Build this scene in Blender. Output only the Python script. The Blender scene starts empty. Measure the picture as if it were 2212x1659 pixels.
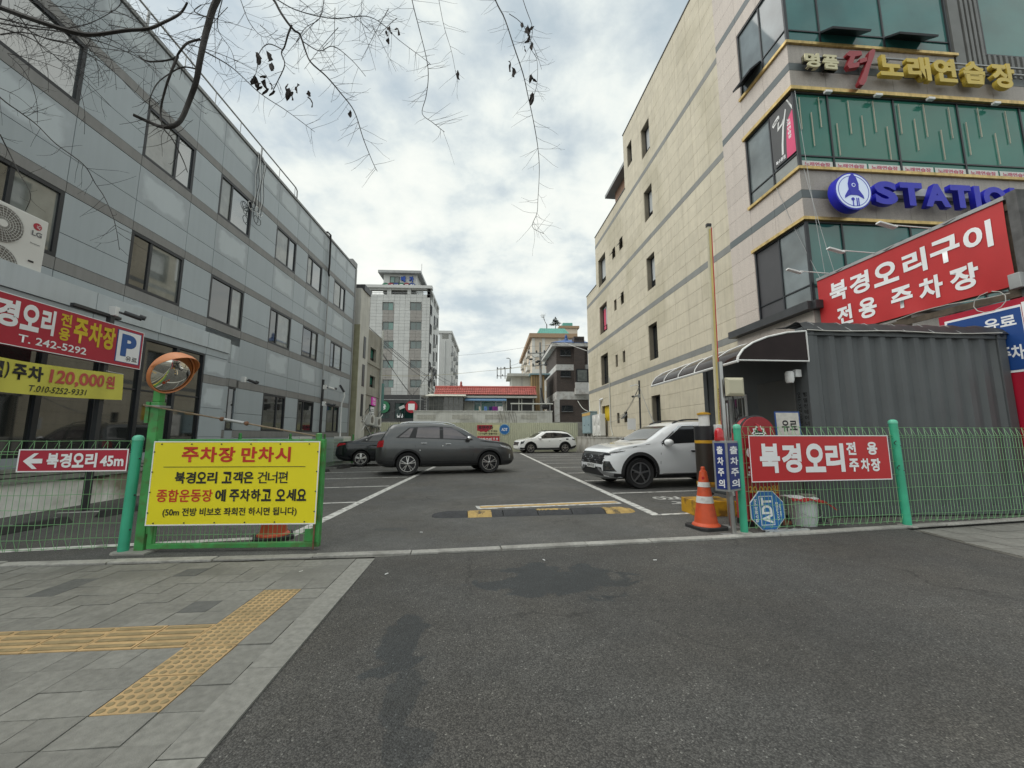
import bpy, bmesh, math, random
from math import sin, cos, pi, radians, sqrt, atan2
from mathutils import Vector as V, Matrix as M
from mathutils.bvhtree import BVHTree
random.seed(7)
SC = bpy.context.scene
COL = SC.collection
# ---------------------------------------------------------------- camera
FPX, CX, CY, HC = 860.0, 1106.0, 829.5, 1.27
YAW, PIT = radians(2.9), math.atan(112.5 / 860.0)
cam = bpy.data.cameras.new('camera'); camo = bpy.data.objects.new('camera', cam); COL.objects.link(camo)
cam.sensor_fit = 'HORIZONTAL'; cam.sensor_width = 36.0; cam.lens = 36.0 * FPX / 2212.0
cam.clip_start = 0.05; cam.clip_end = 3000
camo.location = (0, 0, HC); camo.rotation_euler = (pi / 2 + PIT, 0, -YAW)
SC.camera = camo
# ---------------------------------------------------------------- sky and sun
W = bpy.data.worlds.new('World'); SC.world = W; W.use_nodes = True
SUN_EL, SUN_AZ = radians(52), radians(-95)      # azimuth from +Y towards +X
nt = W.node_tree; nt.nodes.clear()
def wn(t, **k):
    n = nt.nodes.new(t)
    for a, b in k.items(): setattr(n, a, b)
    return n
wout = wn('ShaderNodeOutputWorld'); wbg = wn('ShaderNodeBackground')
sky = wn('ShaderNodeTexSky'); sky.sky_type = 'NISHITA'; sky.sun_disc = False
sky.sun_elevation = SUN_EL; sky.sun_rotation = SUN_AZ; sky.air_density = 1.2; sky.dust_density = 2.0
tc = wn('ShaderNodeTexCoord'); sep = wn('ShaderNodeSeparateXYZ')
nt.links.new(tc.outputs['Generated'], sep.inputs[0])
def wm(op, a, b=None, clamp=False):
    n = wn('ShaderNodeMath', operation=op); n.use_clamp = clamp
    for i, x in enumerate((a, b)):
        if x is None: continue
        if isinstance(x, (int, float)): n.inputs[i].default_value = x
        else: nt.links.new(x, n.inputs[i])
    return n.outputs[0]
zz = wm('ADD', wm('MAXIMUM', sep.outputs[2], 0.0), 0.22)
cmb = wn('ShaderNodeCombineXYZ')
nt.links.new(wm('DIVIDE', sep.outputs[0], zz), cmb.inputs[0]); nt.links.new(wm('DIVIDE', sep.outputs[1], zz), cmb.inputs[1])
def wnoise(scale, detail, rough, dist, off):
    mp = wn('ShaderNodeMapping'); mp.inputs['Location'].default_value = off
    nt.links.new(cmb.outputs[0], mp.inputs[0])
    n = wn('ShaderNodeTexNoise'); n.inputs['Scale'].default_value = scale; n.inputs['Detail'].default_value = detail
    n.inputs['Roughness'].default_value = rough; n.inputs['Distortion'].default_value = dist
    nt.links.new(mp.outputs[0], n.inputs['Vector']); return n.outputs[0]
n1 = wnoise(1.9, 9, .55, .15, (3.4, 1.2, 0)); n2 = wnoise(6.0, 8, .6, .1, (7.4, 2.2, 1.0))
dens = wm('ADD', wm('MULTIPLY', n1, .72), wm('MULTIPLY', n2, .28))
ramp = wn('ShaderNodeValToRGB'); nt.links.new(dens, ramp.inputs[0])
cr = ramp.color_ramp; cr.elements[0].position = .34; cr.elements[1].position = .63
cr.elements[0].color = (.34, .405, .43, 1); cr.elements[1].color = (.62, .63, .59, 1)
for p, c in ((.41, (.41, .46, .475, 1)), (.47, (.48, .52, .515, 1)), (.53, (.55, .575, .55, 1))):
    e = cr.elements.new(p); e.color = c
skys = wn('ShaderNodeMixRGB', blend_type='MULTIPLY'); skys.inputs[0].default_value = 1
nt.links.new(sky.outputs[0], skys.inputs[1]); skys.inputs[2].default_value = (.07, .07, .07, 1)
gap = wn('ShaderNodeMapRange'); gap.inputs[1].default_value = .38; gap.inputs[2].default_value = .5
gap.inputs[3].default_value = .22; gap.inputs[4].default_value = 0.0
nt.links.new(dens, gap.inputs[0])
mx = wn('ShaderNodeMixRGB'); nt.links.new(gap.outputs[0], mx.inputs[0])
nt.links.new(ramp.outputs[0], mx.inputs[1]); nt.links.new(skys.outputs[0], mx.inputs[2])
hz_ = wn('ShaderNodeMixRGB'); hf_ = wn('ShaderNodeMapRange'); hf_.inputs[1].default_value = .0; hf_.inputs[2].default_value = .42; hf_.inputs[3].default_value = .6; hf_.inputs[4].default_value = .0
nt.links.new(sep.outputs[2], hf_.inputs[0]); nt.links.new(hf_.outputs[0], hz_.inputs[0]); nt.links.new(mx.outputs[0], hz_.inputs[1]); hz_.inputs[2].default_value = (.53, .56, .55, 1)      # paler cloud deck low over the horizon
nt.links.new(hz_.outputs[0], wbg.inputs[0]); wbg.inputs[1].default_value = 1.0
nt.links.new(wbg.outputs[0], wout.inputs[0])
sl = bpy.data.lights.new('sun', 'SUN'); sl.energy = 1.3; sl.angle = radians(70); sl.color = (1, .96, .9)
so = bpy.data.objects.new('sun', sl); COL.objects.link(so)
sdir = V((sin(SUN_AZ) * cos(SUN_EL), cos(SUN_AZ) * cos(SUN_EL), sin(SUN_EL)))
so.rotation_euler = sdir.to_track_quat('Z', 'Y').to_euler(); so.location = sdir * 60
vs = SC.view_settings; vs.view_transform = 'Standard'; vs.look = 'None'; vs.exposure = 0.74; vs.gamma = 1.0
SC.cycles.use_denoising = True
SC.cycles.max_bounces = 6
# ---------------------------------------------------------------- measuring helpers (photo pixel of a 2212 wide frame -> world)
_fw = V((sin(YAW) * cos(PIT), cos(YAW) * cos(PIT), sin(PIT))); _rt = V((cos(YAW), -sin(YAW), 0)); _up = _rt.cross(_fw)
EYE = V((0, 0, HC))
def ray(x, y): return _fw + _rt * ((x - CX) / FPX) - _up * ((y - CY) / FPX)
def on_plane(x, y, p, n):
    d = ray(x, y); n = V(n); return EYE + d * ((V(p) - EYE).dot(n) / d.dot(n))
def atY(x, y, Y): return on_plane(x, y, (0, Y, 0), (0, 1, 0))
def gnd(x, y, z=0.0): return on_plane(x, y, (0, 0, z), (0, 0, 1))
# ---------------------------------------------------------------- materials
def srgb(r, g, b):
    f = lambda c: (c / 255 / 12.92) if c / 255 <= .04045 else ((c / 255 + .055) / 1.055) ** 2.4
    return (f(r), f(g), f(b))
MATS = {}
def mat(name, col, rough=.6, metal=0.0, var=.10, vs=2.5, bump=0.0, bs=60.0, streak=0.0, spec=.5, rand=0.0, coat=0.0, emit=None, ior=1.5, stain=None, stainw=0.0, stains=1.2, det=5.0):
    if name in MATS: return MATS[name]
    m = bpy.data.materials.new(name); m.use_nodes = True; t = m.node_tree; N = t.nodes; L = t.links
    b = N['Principled BSDF']
    b.inputs['Roughness'].default_value = rough; b.inputs['Metallic'].default_value = metal
    b.inputs['Specular IOR Level'].default_value = spec; b.inputs['Coat Weight'].default_value = coat; b.inputs['IOR'].default_value = ior
    b.inputs['Coat Roughness'].default_value = .04
    geo = N.new('ShaderNodeNewGeometry')
    def noise(scale, detail=det, vec=None, dist=0.0):
        n = N.new('ShaderNodeTexNoise'); n.inputs['Scale'].default_value = scale; n.inputs['Detail'].default_value = detail
        n.inputs['Distortion'].default_value = dist
        L.new(vec if vec else geo.outputs['Position'], n.inputs['Vector']); return n.outputs[0]
    def mrange(v, a, bb, c, d):
        r = N.new('ShaderNodeMapRange'); r.inputs[1].default_value = a; r.inputs[2].default_value = bb
        r.inputs[3].default_value = c; r.inputs[4].default_value = d; L.new(v, r.inputs[0]); return r.outputs[0]
    def mul(a, f):
        x = N.new('ShaderNodeMixRGB'); x.blend_type = 'MULTIPLY'; x.inputs[0].default_value = 1.0
        L.new(a, x.inputs[1]); L.new(f, x.inputs[2]); return x.outputs[0]
    x = N.new('ShaderNodeMixRGB'); c = tuple(col)
    x.inputs[1].default_value = tuple(max(0, k * (1 - var)) for k in c) + (1,); x.inputs[2].default_value = tuple(min(1, k * (1 + var)) for k in c) + (1,)
    L.new(mrange(noise(vs), .3, .7, 0, 1), x.inputs[0]); out = x.outputs[0]
    if stain:
        y = N.new('ShaderNodeMixRGB'); y.inputs[2].default_value = tuple(stain) + (1,); L.new(out, y.inputs[1])
        L.new(mrange(noise(stains, 7, None, .4), .5, .64, 0, stainw), y.inputs[0]); out = y.outputs[0]
    if streak:
        mp = N.new('ShaderNodeMapping'); mp.inputs['Scale'].default_value = (9, 9, .35); L.new(geo.outputs['Position'], mp.inputs[0])
        out = mul(out, mrange(noise(1.0, 5, mp.outputs[0]), .42, .72, 1.0, 1.0 - streak))
    if rand:
        oi = N.new('ShaderNodeObjectInfo'); out = mul(out, mrange(oi.outputs['Random'], 0, 1, 1 - rand, 1 + rand))
    L.new(out, b.inputs['Base Color'])
    if bump:
        bp = N.new('ShaderNodeBump'); bp.inputs['Strength'].default_value = bump; bp.inputs['Distance'].default_value = .01
        L.new(noise(bs, 4), bp.inputs['Height']); L.new(bp.outputs[0], b.inputs['Normal'])
    if emit:
        b.inputs['Emission Color'].default_value = tuple(emit[:3]) + (1,); b.inputs['Emission Strength'].default_value = emit[3]
    MATS[name] = m; return m
def glass(name, col, rough=.03, ior=1.9, wob=0.0, var=.3, vs=.6):
    return mat(name, col, rough, 0, var, vs, bump=wob, bs=1.2, spec=.8, ior=ior)
# ---------------------------------------------------------------- mesh builder
class MB:
    def __init__(s): s.v = []; s.f = []
    def add(s, vs, fs):
        o = len(s.v); s.v += [V(a) for a in vs]; s.f += [tuple(i + o for i in f) for f in fs]; return s
    def box(s, x0, x1, y0, y1, z0, z1):
        return s.add([(x0, y0, z0), (x1, y0, z0), (x1, y1, z0), (x0, y1, z0), (x0, y0, z1), (x1, y0, z1), (x1, y1, z1), (x0, y1, z1)],
                     [(0, 3, 2, 1), (4, 5, 6, 7), (0, 1, 5, 4), (1, 2, 6, 5), (2, 3, 7, 6), (3, 0, 4, 7)])
    def obox(s, c, half, R=None, ax=None):
        c = V(c); A = ax if ax else [(R or M.Identity(3)).col[i] for i in range(3)]
        A = [V(a) * h for a, h in zip(A, half)]
        vs = [c + A[0] * i + A[1] * j + A[2] * k for k in (-1, 1) for i, j in ((-1, -1), (1, -1), (1, 1), (-1, 1))]
        return s.add(vs, [(0, 3, 2, 1), (4, 5, 6, 7), (0, 1, 5, 4), (1, 2, 6, 5), (2, 3, 7, 6), (3, 0, 4, 7)])
    def prism(s, pts, ext):
        pts = [V(p) for p in pts]; n = len(pts); e = V(ext)
        nn = sum(((pts[i].cross(pts[(i + 1) % n])) for i in range(n)), V())
        if nn.dot(e) < 0: pts = pts[::-1]
        return s.add(pts + [p + e for p in pts], [tuple(range(n))[::-1], tuple(range(n, 2 * n))] + [(i, (i + 1) % n, n + (i + 1) % n, n + i) for i in range(n)])
    def tube(s, path, r, n=6, cap=True):
        path = [V(p) for p in path]; k = len(path); rr = r if isinstance(r, (list, tuple)) else [r] * k
        rings = []; prev = None
        for i, p in enumerate(path):
            t = (path[min(i + 1, k - 1)] - path[max(i - 1, 0)])
            t = t.normalized() if t.length > 1e-9 else V((0, 0, 1))
            if prev is None: a = t.orthogonal().normalized()
            else:
                a = prev - t * prev.dot(t); a = a.normalized() if a.length > 1e-6 else t.orthogonal().normalized()
            prev = a; b = t.cross(a); rings.append([p + (a * cos(2 * pi * j / n) + b * sin(2 * pi * j / n)) * rr[i] for j in range(n)])
        vs = [q for R in rings for q in R]
        fs = [(i * n + j, i * n + (j + 1) % n, (i + 1) * n + (j + 1) % n, (i + 1) * n + j) for i in range(k - 1) for j in range(n)]
        if cap: fs += [tuple(range(n))[::-1], tuple((k - 1) * n + j for j in range(n))]
        return s.add(vs, fs)
    def lathe(s, prof, c=(0, 0, 0), ax=(0, 0, 1), n=24, cap=True):
        ax = V(ax).normalized(); a = ax.orthogonal().normalized() if abs(ax.z) < .999 else V((1, 0, 0)); b = ax.cross(a); c = V(c); k = len(prof)
        vs = [c + ax * z + (a * cos(2 * pi * j / n) + b * sin(2 * pi * j / n)) * r for r, z in prof for j in range(n)]
        fs = [(i * n + j, i * n + (j + 1) % n, (i + 1) * n + (j + 1) % n, (i + 1) * n + j) for i in range(k - 1) for j in range(n)]
        if cap: fs += [tuple(range(n))[::-1], tuple((k - 1) * n + j for j in range(n))]
        return s.add(vs, fs)
    def ball(s, c, r, n=12, sc=(1, 1, 1)):
        c = V(c); k = n // 2; prof = []
        vs = []; fs = []
        for i in range(k + 1):
            th = pi * i / k
            for j in range(n): vs.append(c + V((r * sc[0] * sin(th) * cos(2 * pi * j / n), r * sc[1] * sin(th) * sin(2 * pi * j / n), r * sc[2] * cos(th))))
        for i in range(k):
            for j in range(n): fs.append((i * n + j, (i + 1) * n + j, (i + 1) * n + (j + 1) % n, i * n + (j + 1) % n))
        return s.add(vs, fs)
    def grid(s, P):      # P[i][j]
        m, n = len(P), len(P[0])
        return s.add([q for R in P for q in R], [(i * n + j, i * n + j + 1, (i + 1) * n + j + 1, (i + 1) * n + j) for i in range(m - 1) for j in range(n - 1)])
    def poly(s, pts): return s.add(pts, [tuple(range(len(pts)))])
    def build(s, name, m, parent=None, smooth=0, bevel=0.0, weld=False, world=True, thick=0.0, loc=None):
        vs = s.v
        if world and parent is not None:
            mi = ROOTM[root_of(parent)].inverted(); vs = [mi @ p for p in vs]
        me = bpy.data.meshes.new(name); me.from_pydata([tuple(p) for p in vs], [], s.f)
        if smooth or bevel or weld or thick:
            bm = bmesh.new(); bm.from_mesh(me)
            if weld: bmesh.ops.remove_doubles(bm, verts=bm.verts, dist=1e-5)
            if thick: bmesh.ops.solidify(bm, geom=bm.faces[:], thickness=thick)
            if bevel:
                bmesh.ops.bevel(bm, geom=[e for e in bm.edges if e.is_manifold and e.calc_face_angle(0) > .5], offset=bevel, segments=2, affect='EDGES', profile=.6, clamp_overlap=True)
            if smooth:
                for f in bm.faces: f.smooth = True
                for e in bm.edges: e.smooth = e.is_manifold and e.calc_face_angle(0) < radians(smooth)
            bm.to_mesh(me); bm.free()
        if m is not None: me.materials.append(m)
        o = bpy.data.objects.new(name, me); COL.objects.link(o)
        if parent is not None: o.parent = parent
        return o
ROOTM = {}
def root_of(o):
    while o.parent is not None: o = o.parent
    return o.name
def tag(o, label=None, cat=None, group=None, kind=None):
    if label: o['label'] = label
    if cat: o['category'] = cat
    if group: o['group'] = group
    if kind: o['kind'] = kind
    ROOTM.setdefault(o.name, M.Identity(4))
    return o
def thing(name, label, cat, loc=(0, 0, 0), rz=0.0, group=None, mtx=None):
    o = bpy.data.objects.new(name, None); COL.objects.link(o); o.empty_display_size = .2
    m = mtx if mtx is not None else M.Translation(V(loc)) @ M.Rotation(rz, 4, 'Z')
    o.matrix_world = m; ROOTM[o.name] = m
    return tag(o, label, cat, group)
def struct(o): o['kind'] = 'structure'; ROOTM.setdefault(o.name, M.Identity(4)); return o
def sub(parent, name):           # an empty grouping node is never used; parts are meshes
    raise NotImplementedError
UNIT = {}
def unit_box(key, m, bevel=0.0):
    if key in UNIT: return UNIT[key]
    b = MB().box(0, 1, 0, 1, 0, 1); me = bpy.data.meshes.new(key); me.from_pydata([tuple(p) for p in b.v], [], b.f); me.materials.append(m); UNIT[key] = me; return me
def piece(name, key, m, parent, x0, x1, y0, y1, z0, z1):      # a box piece sharing one mesh, in the parent's own coordinates
    o = bpy.data.objects.new(name, unit_box(key, m)); COL.objects.link(o); o.parent = parent
    o.location = (x0, y0, z0); o.scale = (x1 - x0, y1 - y0, z1 - z0); return o
# ---------------------------------------------------------------- lettering
WORK = bpy.data.scenes.new('workbench')          # a side scene, so that evaluating one shape does not re-evaluate the whole place
def baked(*obs):
    for q in obs: WORK.collection.objects.link(q)
    vl = WORK.view_layers[0]; vl.update(); dg = vl.depsgraph; dg.update()
    me = bpy.data.meshes.new_from_object(obs[0].evaluated_get(dg))
    for q in obs: WORK.collection.objects.unlink(q)
    return me
def text_mesh(body, bold=0.0, ext=0.0, spacing=1.0, line=1.0, shear=0.0):
    c = bpy.data.curves.new('lettering', 'FONT'); c.body = body; c.offset = bold; c.extrude = ext; c.space_character = spacing; c.space_line = line; c.shear = shear
    c.resolution_u = 4; c.align_x = 'CENTER'
    o = bpy.data.objects.new('lettering', c); me = baked(o)
    bpy.data.objects.remove(o); bpy.data.curves.remove(c)
    return me
class Face:          # a flat face in the world: origin at its lower left corner, u to the right, v up
    def __init__(s, o, u, v): s.o = V(o); s.u = V(u).normalized(); s.v = V(v).normalized(); s.n = s.u.cross(s.v)
    def p(s, a, b, d=0.0): return s.o + s.u * a + s.v * b + s.n * d
def letter(body, F, x0, y0, x1, y1, m, parent, bold=.02, d=.004, depth=0.0, name='lettering', rot=0, spacing=1.0, shear=0.0, warp=None, line=1.0):
    me = text_mesh(body, bold, .5 if depth else 0, spacing, line, shear)
    co = [v.co.copy() for v in me.vertices]
    if not co: return None
    if rot: co = [V((-c.y, c.x, c.z)) if rot > 0 else V((c.y, -c.x, c.z)) for c in co]
    ax, bx = min(c.x for c in co), max(c.x for c in co); ay, by = min(c.y for c in co), max(c.y for c in co)
    sx = (x1 - x0) / max(bx - ax, 1e-6); sy = (y1 - y0) / max(by - ay, 1e-6)
    mi = ROOTM[root_of(parent)].inverted()
    for v, c in zip(me.vertices, co):
        a, b = x0 + (c.x - ax) * sx, y0 + (c.y - ay) * sy
        dd = d + ((c.z + .5) * depth if depth else 0)
        q = F.p(a, b, dd) if warp is None else warp(a, b, dd)
        v.co = mi @ q
    me.materials.clear(); me.materials.append(m); me.name = name
    o = bpy.data.objects.new(name, me); COL.objects.link(o); o.parent = parent
    return o
def plate(F, w, h, t, m, parent, name, back=0.0):
    b = MB(); c = F.p(w / 2, h / 2, -t / 2 - back); b.obox(c, (w / 2, h / 2, t / 2), ax=[F.u, F.v, F.n]); return b.build(name, m, parent)
def rect(F, x0, y0, x1, y1, d, t, m, parent, name):
    b = MB(); b.obox(F.p((x0 + x1) / 2, (y0 + y1) / 2, d + t / 2), ((x1 - x0) / 2, (y1 - y0) / 2, t / 2), ax=[F.u, F.v, F.n]); return b.build(name, m, parent)
def polyplate(F, pts, d, t, m, parent, name, smooth=0):
    return MB().prism([F.p(a, b, d) for a, b in pts], F.n * t).build(name, m, parent, smooth=smooth)
# ---------------------------------------------------------------- common materials
m_white = mat('white paint', (.72, .73, .72), .45, var=.05)
m_black = mat('black plastic', (.018, .018, .02), .45, var=.2)
m_dark = mat('dark metal', (.035, .037, .04), .45, var=.2)
m_steel = mat('stainless steel', (.45, .45, .44), .3, metal=.9, var=.08)
m_galv = mat('galvanised steel', (.32, .33, .33), .5, metal=.5, var=.15)
m_red = mat('red sign face', (.48, .018, .022), .35, var=.05)
m_crimson = mat('crimson sign face', (.40, .012, .035), .35, var=.05)
m_yel = mat('yellow sign face', (.80, .70, .012), .4, var=.03)
m_blue = mat('blue sign face', (.012, .06, .24), .4, var=.06)
m_txtw = mat('white lettering', (.80, .81, .82), .45, var=.03)
m_txtk = mat('black lettering', (.012, .012, .014), .5, var=.05)
m_txtr = mat('red lettering', (.52, .03, .012), .5, var=.05)
m_green = mat('green gate paint', (.055, .29, .075), .45, var=.18, vs=6, stain=(.10, .05, .025), stainw=.45, stains=9)
m_mint = mat('mint post paint', (.05, .40, .24), .4, var=.12, vs=5)
m_wire = mat('green coated wire', (.22, .46, .22), .45, var=.15)
m_frame = mat('dark window frame', (.016, .019, .024), .4, var=.2)
m_wood = mat('weathered timber', (.09, .07, .05), .8, var=.3, vs=9)
m_rubber = mat('black rubber', (.022, .022, .023), .75, var=.25, vs=9)
m_line = mat('worn white road paint', (.60, .60, .57), .7, var=.12, vs=14, stain=(.16, .155, .15), stainw=.75, stains=9)
# ================================================================ GROUND
def asphalt(name, dark, light, stains=()):
    m = bpy.data.materials.new(name); m.use_nodes = True; t = m.node_tree; N = t.nodes; L = t.links; b = N['Principled BSDF']
    geo = N.new('ShaderNodeNewGeometry'); pos = geo.outputs['Position']
    def noise(s, d=4, dist=0):
        n = N.new('ShaderNodeTexNoise'); n.inputs['Scale'].default_value = s; n.inputs['Detail'].default_value = d; n.inputs['Distortion'].default_value = dist; L.new(pos, n.inputs['Vector']); return n.outputs[0]
    def mr(v, a, bb, c, d):
        r = N.new('ShaderNodeMapRange'); r.inputs[1].default_value = a; r.inputs[2].default_value = bb; r.inputs[3].default_value = c; r.inputs[4].default_value = d; L.new(v, r.inputs[0]); return r.outputs[0]
    def mth(op, a, bb):
        n = N.new('ShaderNodeMath'); n.operation = op
        for i, x in enumerate((a, bb)):
            if isinstance(x, (int, float)): n.inputs[i].default_value = x
            else: L.new(x, n.inputs[i])
        return n.outputs[0]
    def mix(f, a, bb, mode='MIX'):
        x = N.new('ShaderNodeMixRGB'); x.blend_type = mode
        if isinstance(f, (int, float)): x.inputs[0].default_value = f
        else: L.new(f, x.inputs[0])
        for i, c in ((1, a), (2, bb)):
            if isinstance(c, tuple): x.inputs[i].default_value = c + (1,)
            else: L.new(c, x.inputs[i])
        return x.outputs[0]
    vo = N.new('ShaderNodeTexVoronoi'); vo.inputs['Scale'].default_value = 135; L.new(pos, vo.inputs['Vector'])
    sepc = N.new('ShaderNodeSeparateColor'); L.new(vo.outputs['Color'], sepc.inputs[0])
    c = mix(mr(sepc.outputs[0], 0, 1, 0, 1), dark, light)                       # each stone its own grey
    c = mix(mr(vo.outputs['Distance'], .35, .75, 0, .55), c, tuple(k * .35 for k in dark))   # binder between stones
    c = mix(mr(sepc.outputs[1], .986, .996, 0, .7), c, (.27, .27, .25))          # pale chips
    c = mix(1.0, c, mr(noise(.55, 7), .3, .72, .74, 1.24), 'MULTIPLY')
    c = mix(1.0, c, mr(noise(5, 5), .3, .7, .88, 1.12), 'MULTIPLY')
    warm = mix(mr(noise(.9, 4), .4, .65, 0, .6), (1, 1, 1), (1.06, 1.0, .92)); c = mix(1.0, c, warm, 'MULTIPLY')
    wet = None
    for (x, y, rx, ry, k, sd) in stains:
        s = N.new('ShaderNodeVectorMath'); s.operation = 'SUBTRACT'; s.inputs[1].default_value = (x, y, 0); L.new(pos, s.inputs[0])
        d = N.new('ShaderNodeVectorMath'); d.operation = 'DIVIDE'; d.inputs[1].default_value = (rx, ry, 1); L.new(s.outputs[0], d.inputs[0])
        ln = N.new('ShaderNodeVectorMath'); ln.operation = 'LENGTH'; L.new(d.outputs[0], ln.inputs[0])
        e = mth('ADD', ln.outputs['Value'], mth('MULTIPLY', mth('SUBTRACT', noise(3.6 + sd, 9, .6), .5), 2.6))
        f = mr(e, .88, 1.02, k, 0); wet = f if wet is None else mth('MAXIMUM', wet, f)
    if wet is not None:
        c = mix(wet, c, mix(1.0, c, (.42, .49, .56), 'MULTIPLY'))
    # thin cracks
    vc = N.new('ShaderNodeTexVoronoi'); vc.feature = 'DISTANCE_TO_EDGE'; vc.inputs['Scale'].default_value = .55
    wv = N.new('ShaderNodeVectorMath'); wv.operation = 'ADD'; L.new(pos, wv.inputs[0])
    nz = N.new('ShaderNodeTexNoise'); nz.inputs['Scale'].default_value = 3; nz.inputs['Detail'].default_value = 5; L.new(pos, nz.inputs['Vector'])
    sc = N.new('ShaderNodeVectorMath'); sc.operation = 'SCALE'; sc.inputs['Scale'].default_value = .55; L.new(nz.outputs['Color'], sc.inputs[0]); L.new(sc.outputs[0], wv.inputs[1])
    L.new(wv.outputs[0], vc.inputs['Vector'])
    crk = mth('MULTIPLY', mr(vc.outputs['Distance'], .003, .012, 1, 0), mr(noise(.45, 3), .47, .60, 0, .5))
    c = mix(crk, c, tuple(k * .3 for k in dark))
    L.new(c, b.inputs['Base Color']); b.inputs['Roughness'].default_value = .82
    if wet is not None: L.new(mr(wet, 0, 1, .82, .6), b.inputs['Roughness'])
    bp = N.new('ShaderNodeBump'); bp.inputs['Strength'].default_value = .7; bp.inputs['Distance'].default_value = .006
    L.new(mth('SUBTRACT', 1.0, vo.outputs['Distance']), bp.inputs['Height']); L.new(bp.outputs[0], b.inputs['Normal'])
    return m
m_asp1 = asphalt('coarse apron asphalt', (.040, .0395, .038), (.122, .120, .113),
    [(.68, 3.68, .52, .40, 1, 0), (.28, 3.62, .42, .13, 1, 1), (.40, 3.98, .42, .10, 1, 2), (-.54, 2.68, .15, .36, .9, 0), (-.42, 2.15, .10, .22, .7, 1), (-.33, 1.80, .12, .12, .6, 0)])
m_asp2 = asphalt('parking lot asphalt', (.066, .066, .063), (.158, .158, .152), [(-1.35, 5.75, .25, .08, .6, 0), (-1.6, 9.5, .5, .6, .25, 1), (.5, 11.5, .8, .5, .25, 0), (3.6, 9.9, 1.1, .7, .3, 2), (-4.5, 9.2, 1.0, .4, .3, 2)])
m_conc = mat('concrete', (.30, .295, .27), .85, var=.15, vs=3, bump=.3, bs=60, stain=(.14, .135, .12), stainw=.5, stains=2)
struct(MB().poly([(-1500, -1500, -.03), (1500, -1500, -.03), (1500, 1500, -.03), (-1500, 1500, -.03)]).build('ground', mat('distant ground', (.16, .16, .15), .9, var=.2, vs=.3)))
CURB = [(-7.6, 4.16), (-4.76, 4.31), (-1.25, 4.47), (.02, 4.62), (1.4, 4.80), (2.81, 4.97), (4.3, 5.20), (5.80, 5.44), (8.2, 5.85), (12, 6.5)]   # front edge
def curb_y(x):
    if x < CURB[0][0]: return CURB[0][1]
    for (a, b), (c, d) in zip(CURB, CURB[1:]):
        if a <= x <= c: return b + (d - b) * (x - a) / (c - a)
    return CURB[-1][1]
apron = [(-1.2, -14, .004), (5.5, -14, .004), (5.5, 4.0, .004), (5.7, 5.3, .004)] + [(x, curb_y(x) - .005, .004) for x in (5.72, 4.3, 2.81, 1.4, .02, -1.22)]
apron_o = struct(MB().poly(apron).build('driveway_apron', m_asp1))
lot = [(x, curb_y(x) + .14, .004) for x in (-8.3, -4.76, -1.25, .02, 1.4, 2.81, 4.3, 5.8, 8.2, 9.5)] + [(9.5, 33.6, .004), (-9.0, 33.6, .004)]
lot_o = struct(MB().poly(lot).build('parking_lot', m_asp2))
# road behind the camera side
struct(MB().poly([(-40, -26, -.004), (40, -26, -.004), (40, -3.2, -.004), (-40, -3.2, -.004)]).build('road', m_asp1))
# kerb of granite stones along the lot
m_gran = mat('granite kerb', (.34, .335, .31), .75, var=.18, vs=30, bump=.25, bs=120, rand=.16, stain=(.16, .155, .14), stainw=.5, stains=3)
kerb = MB()
for (a, b), (c, d) in zip(CURB, CURB[1:]):
    kerb.add([(a, b + .01, .002), (c, d + .01, .002), (c, d + .13, .002), (a, b + .13, .002)], [(0, 1, 2, 3)])
kerb = struct(kerb.build('kerb', m_conc))
x = -7.4; k = 0
while x < 9:
    Ls = random.choice((.98, 1.0, .8, 1.02)); x1 = x + Ls; ya, yb = curb_y(x), curb_y(x1)
    dx, dy = x1 - x, yb - ya; ln = sqrt(dx * dx + dy * dy); u = V((dx / ln, dy / ln, 0)); n = V((-u.y, u.x, 0)); j = random.uniform(-.012, .012); h = random.uniform(.018, .032)
    c = V((x, ya, 0)) + u * ln / 2 + n * (.068 + j)
    MB().obox(c + V((0, 0, h / 2)), (ln / 2 - .006, .062, h / 2), ax=[u, n, V((0, 0, 1))]).build('kerb_stone', m_gran, kerb, bevel=.006)
    x = x1
# left pavement with pavers, tactile tiles and border stones
SW = M.Translation((-1.2, 4.43, 0)) @ M.Rotation(radians(1.9), 4, 'Z')
m_bed = mat('paving sand', (.12, .115, .10), .95, var=.2, vs=20)
sw = MB().poly([(-1.15, -14, .002), (-1.15, 4.44, .002), (-8, 4.14, .002), (-8, -14, .002)]).build('sidewalk', m_bed)
struct(sw)
m_pav = mat('grey paver', (.190, .189, .172), .8, var=.16, vs=26, bump=.35, bs=140, rand=.10, stain=(.13, .13, .118), stainw=.6, stains=1.6)
m_pavd = mat('dark paver', (.105, .108, .105), .8, var=.15, vs=26, bump=.3, bs=140)
m_tact = mat('tactile tile', (.43, .295, .145), .75, var=.14, vs=12, rand=.07, bump=.2, bs=120, stain=(.27, .20, .10), stainw=.6, stains=4)
m_dome = mat('worn tactile relief', (.245, .19, .098), .8, var=.2, vs=25)
def rounded_tile(key, m):
    if key in UNIT: return UNIT[key]
    b = MB().box(0, 1, 0, 1, 0, 1); me = bpy.data.meshes.new(key); me.from_pydata([tuple(p) for p in b.v], [], b.f); me.materials.append(m); UNIT[key] = me; return me
def swp(name, key, m, x0, x1, y0, y1, h):
    o = bpy.data.objects.new(name, rounded_tile(key, m)); COL.objects.link(o); o.parent = sw
    tilt = M.Rotation(random.gauss(0, .006), 4, 'X') @ M.Rotation(random.gauss(0, .006), 4, 'Y')
    o.matrix_local = SW @ M.Translation((x0, y0, .003)) @ tilt @ M.Diagonal((x1 - x0, y1 - y0, h, 1)); return o
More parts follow.
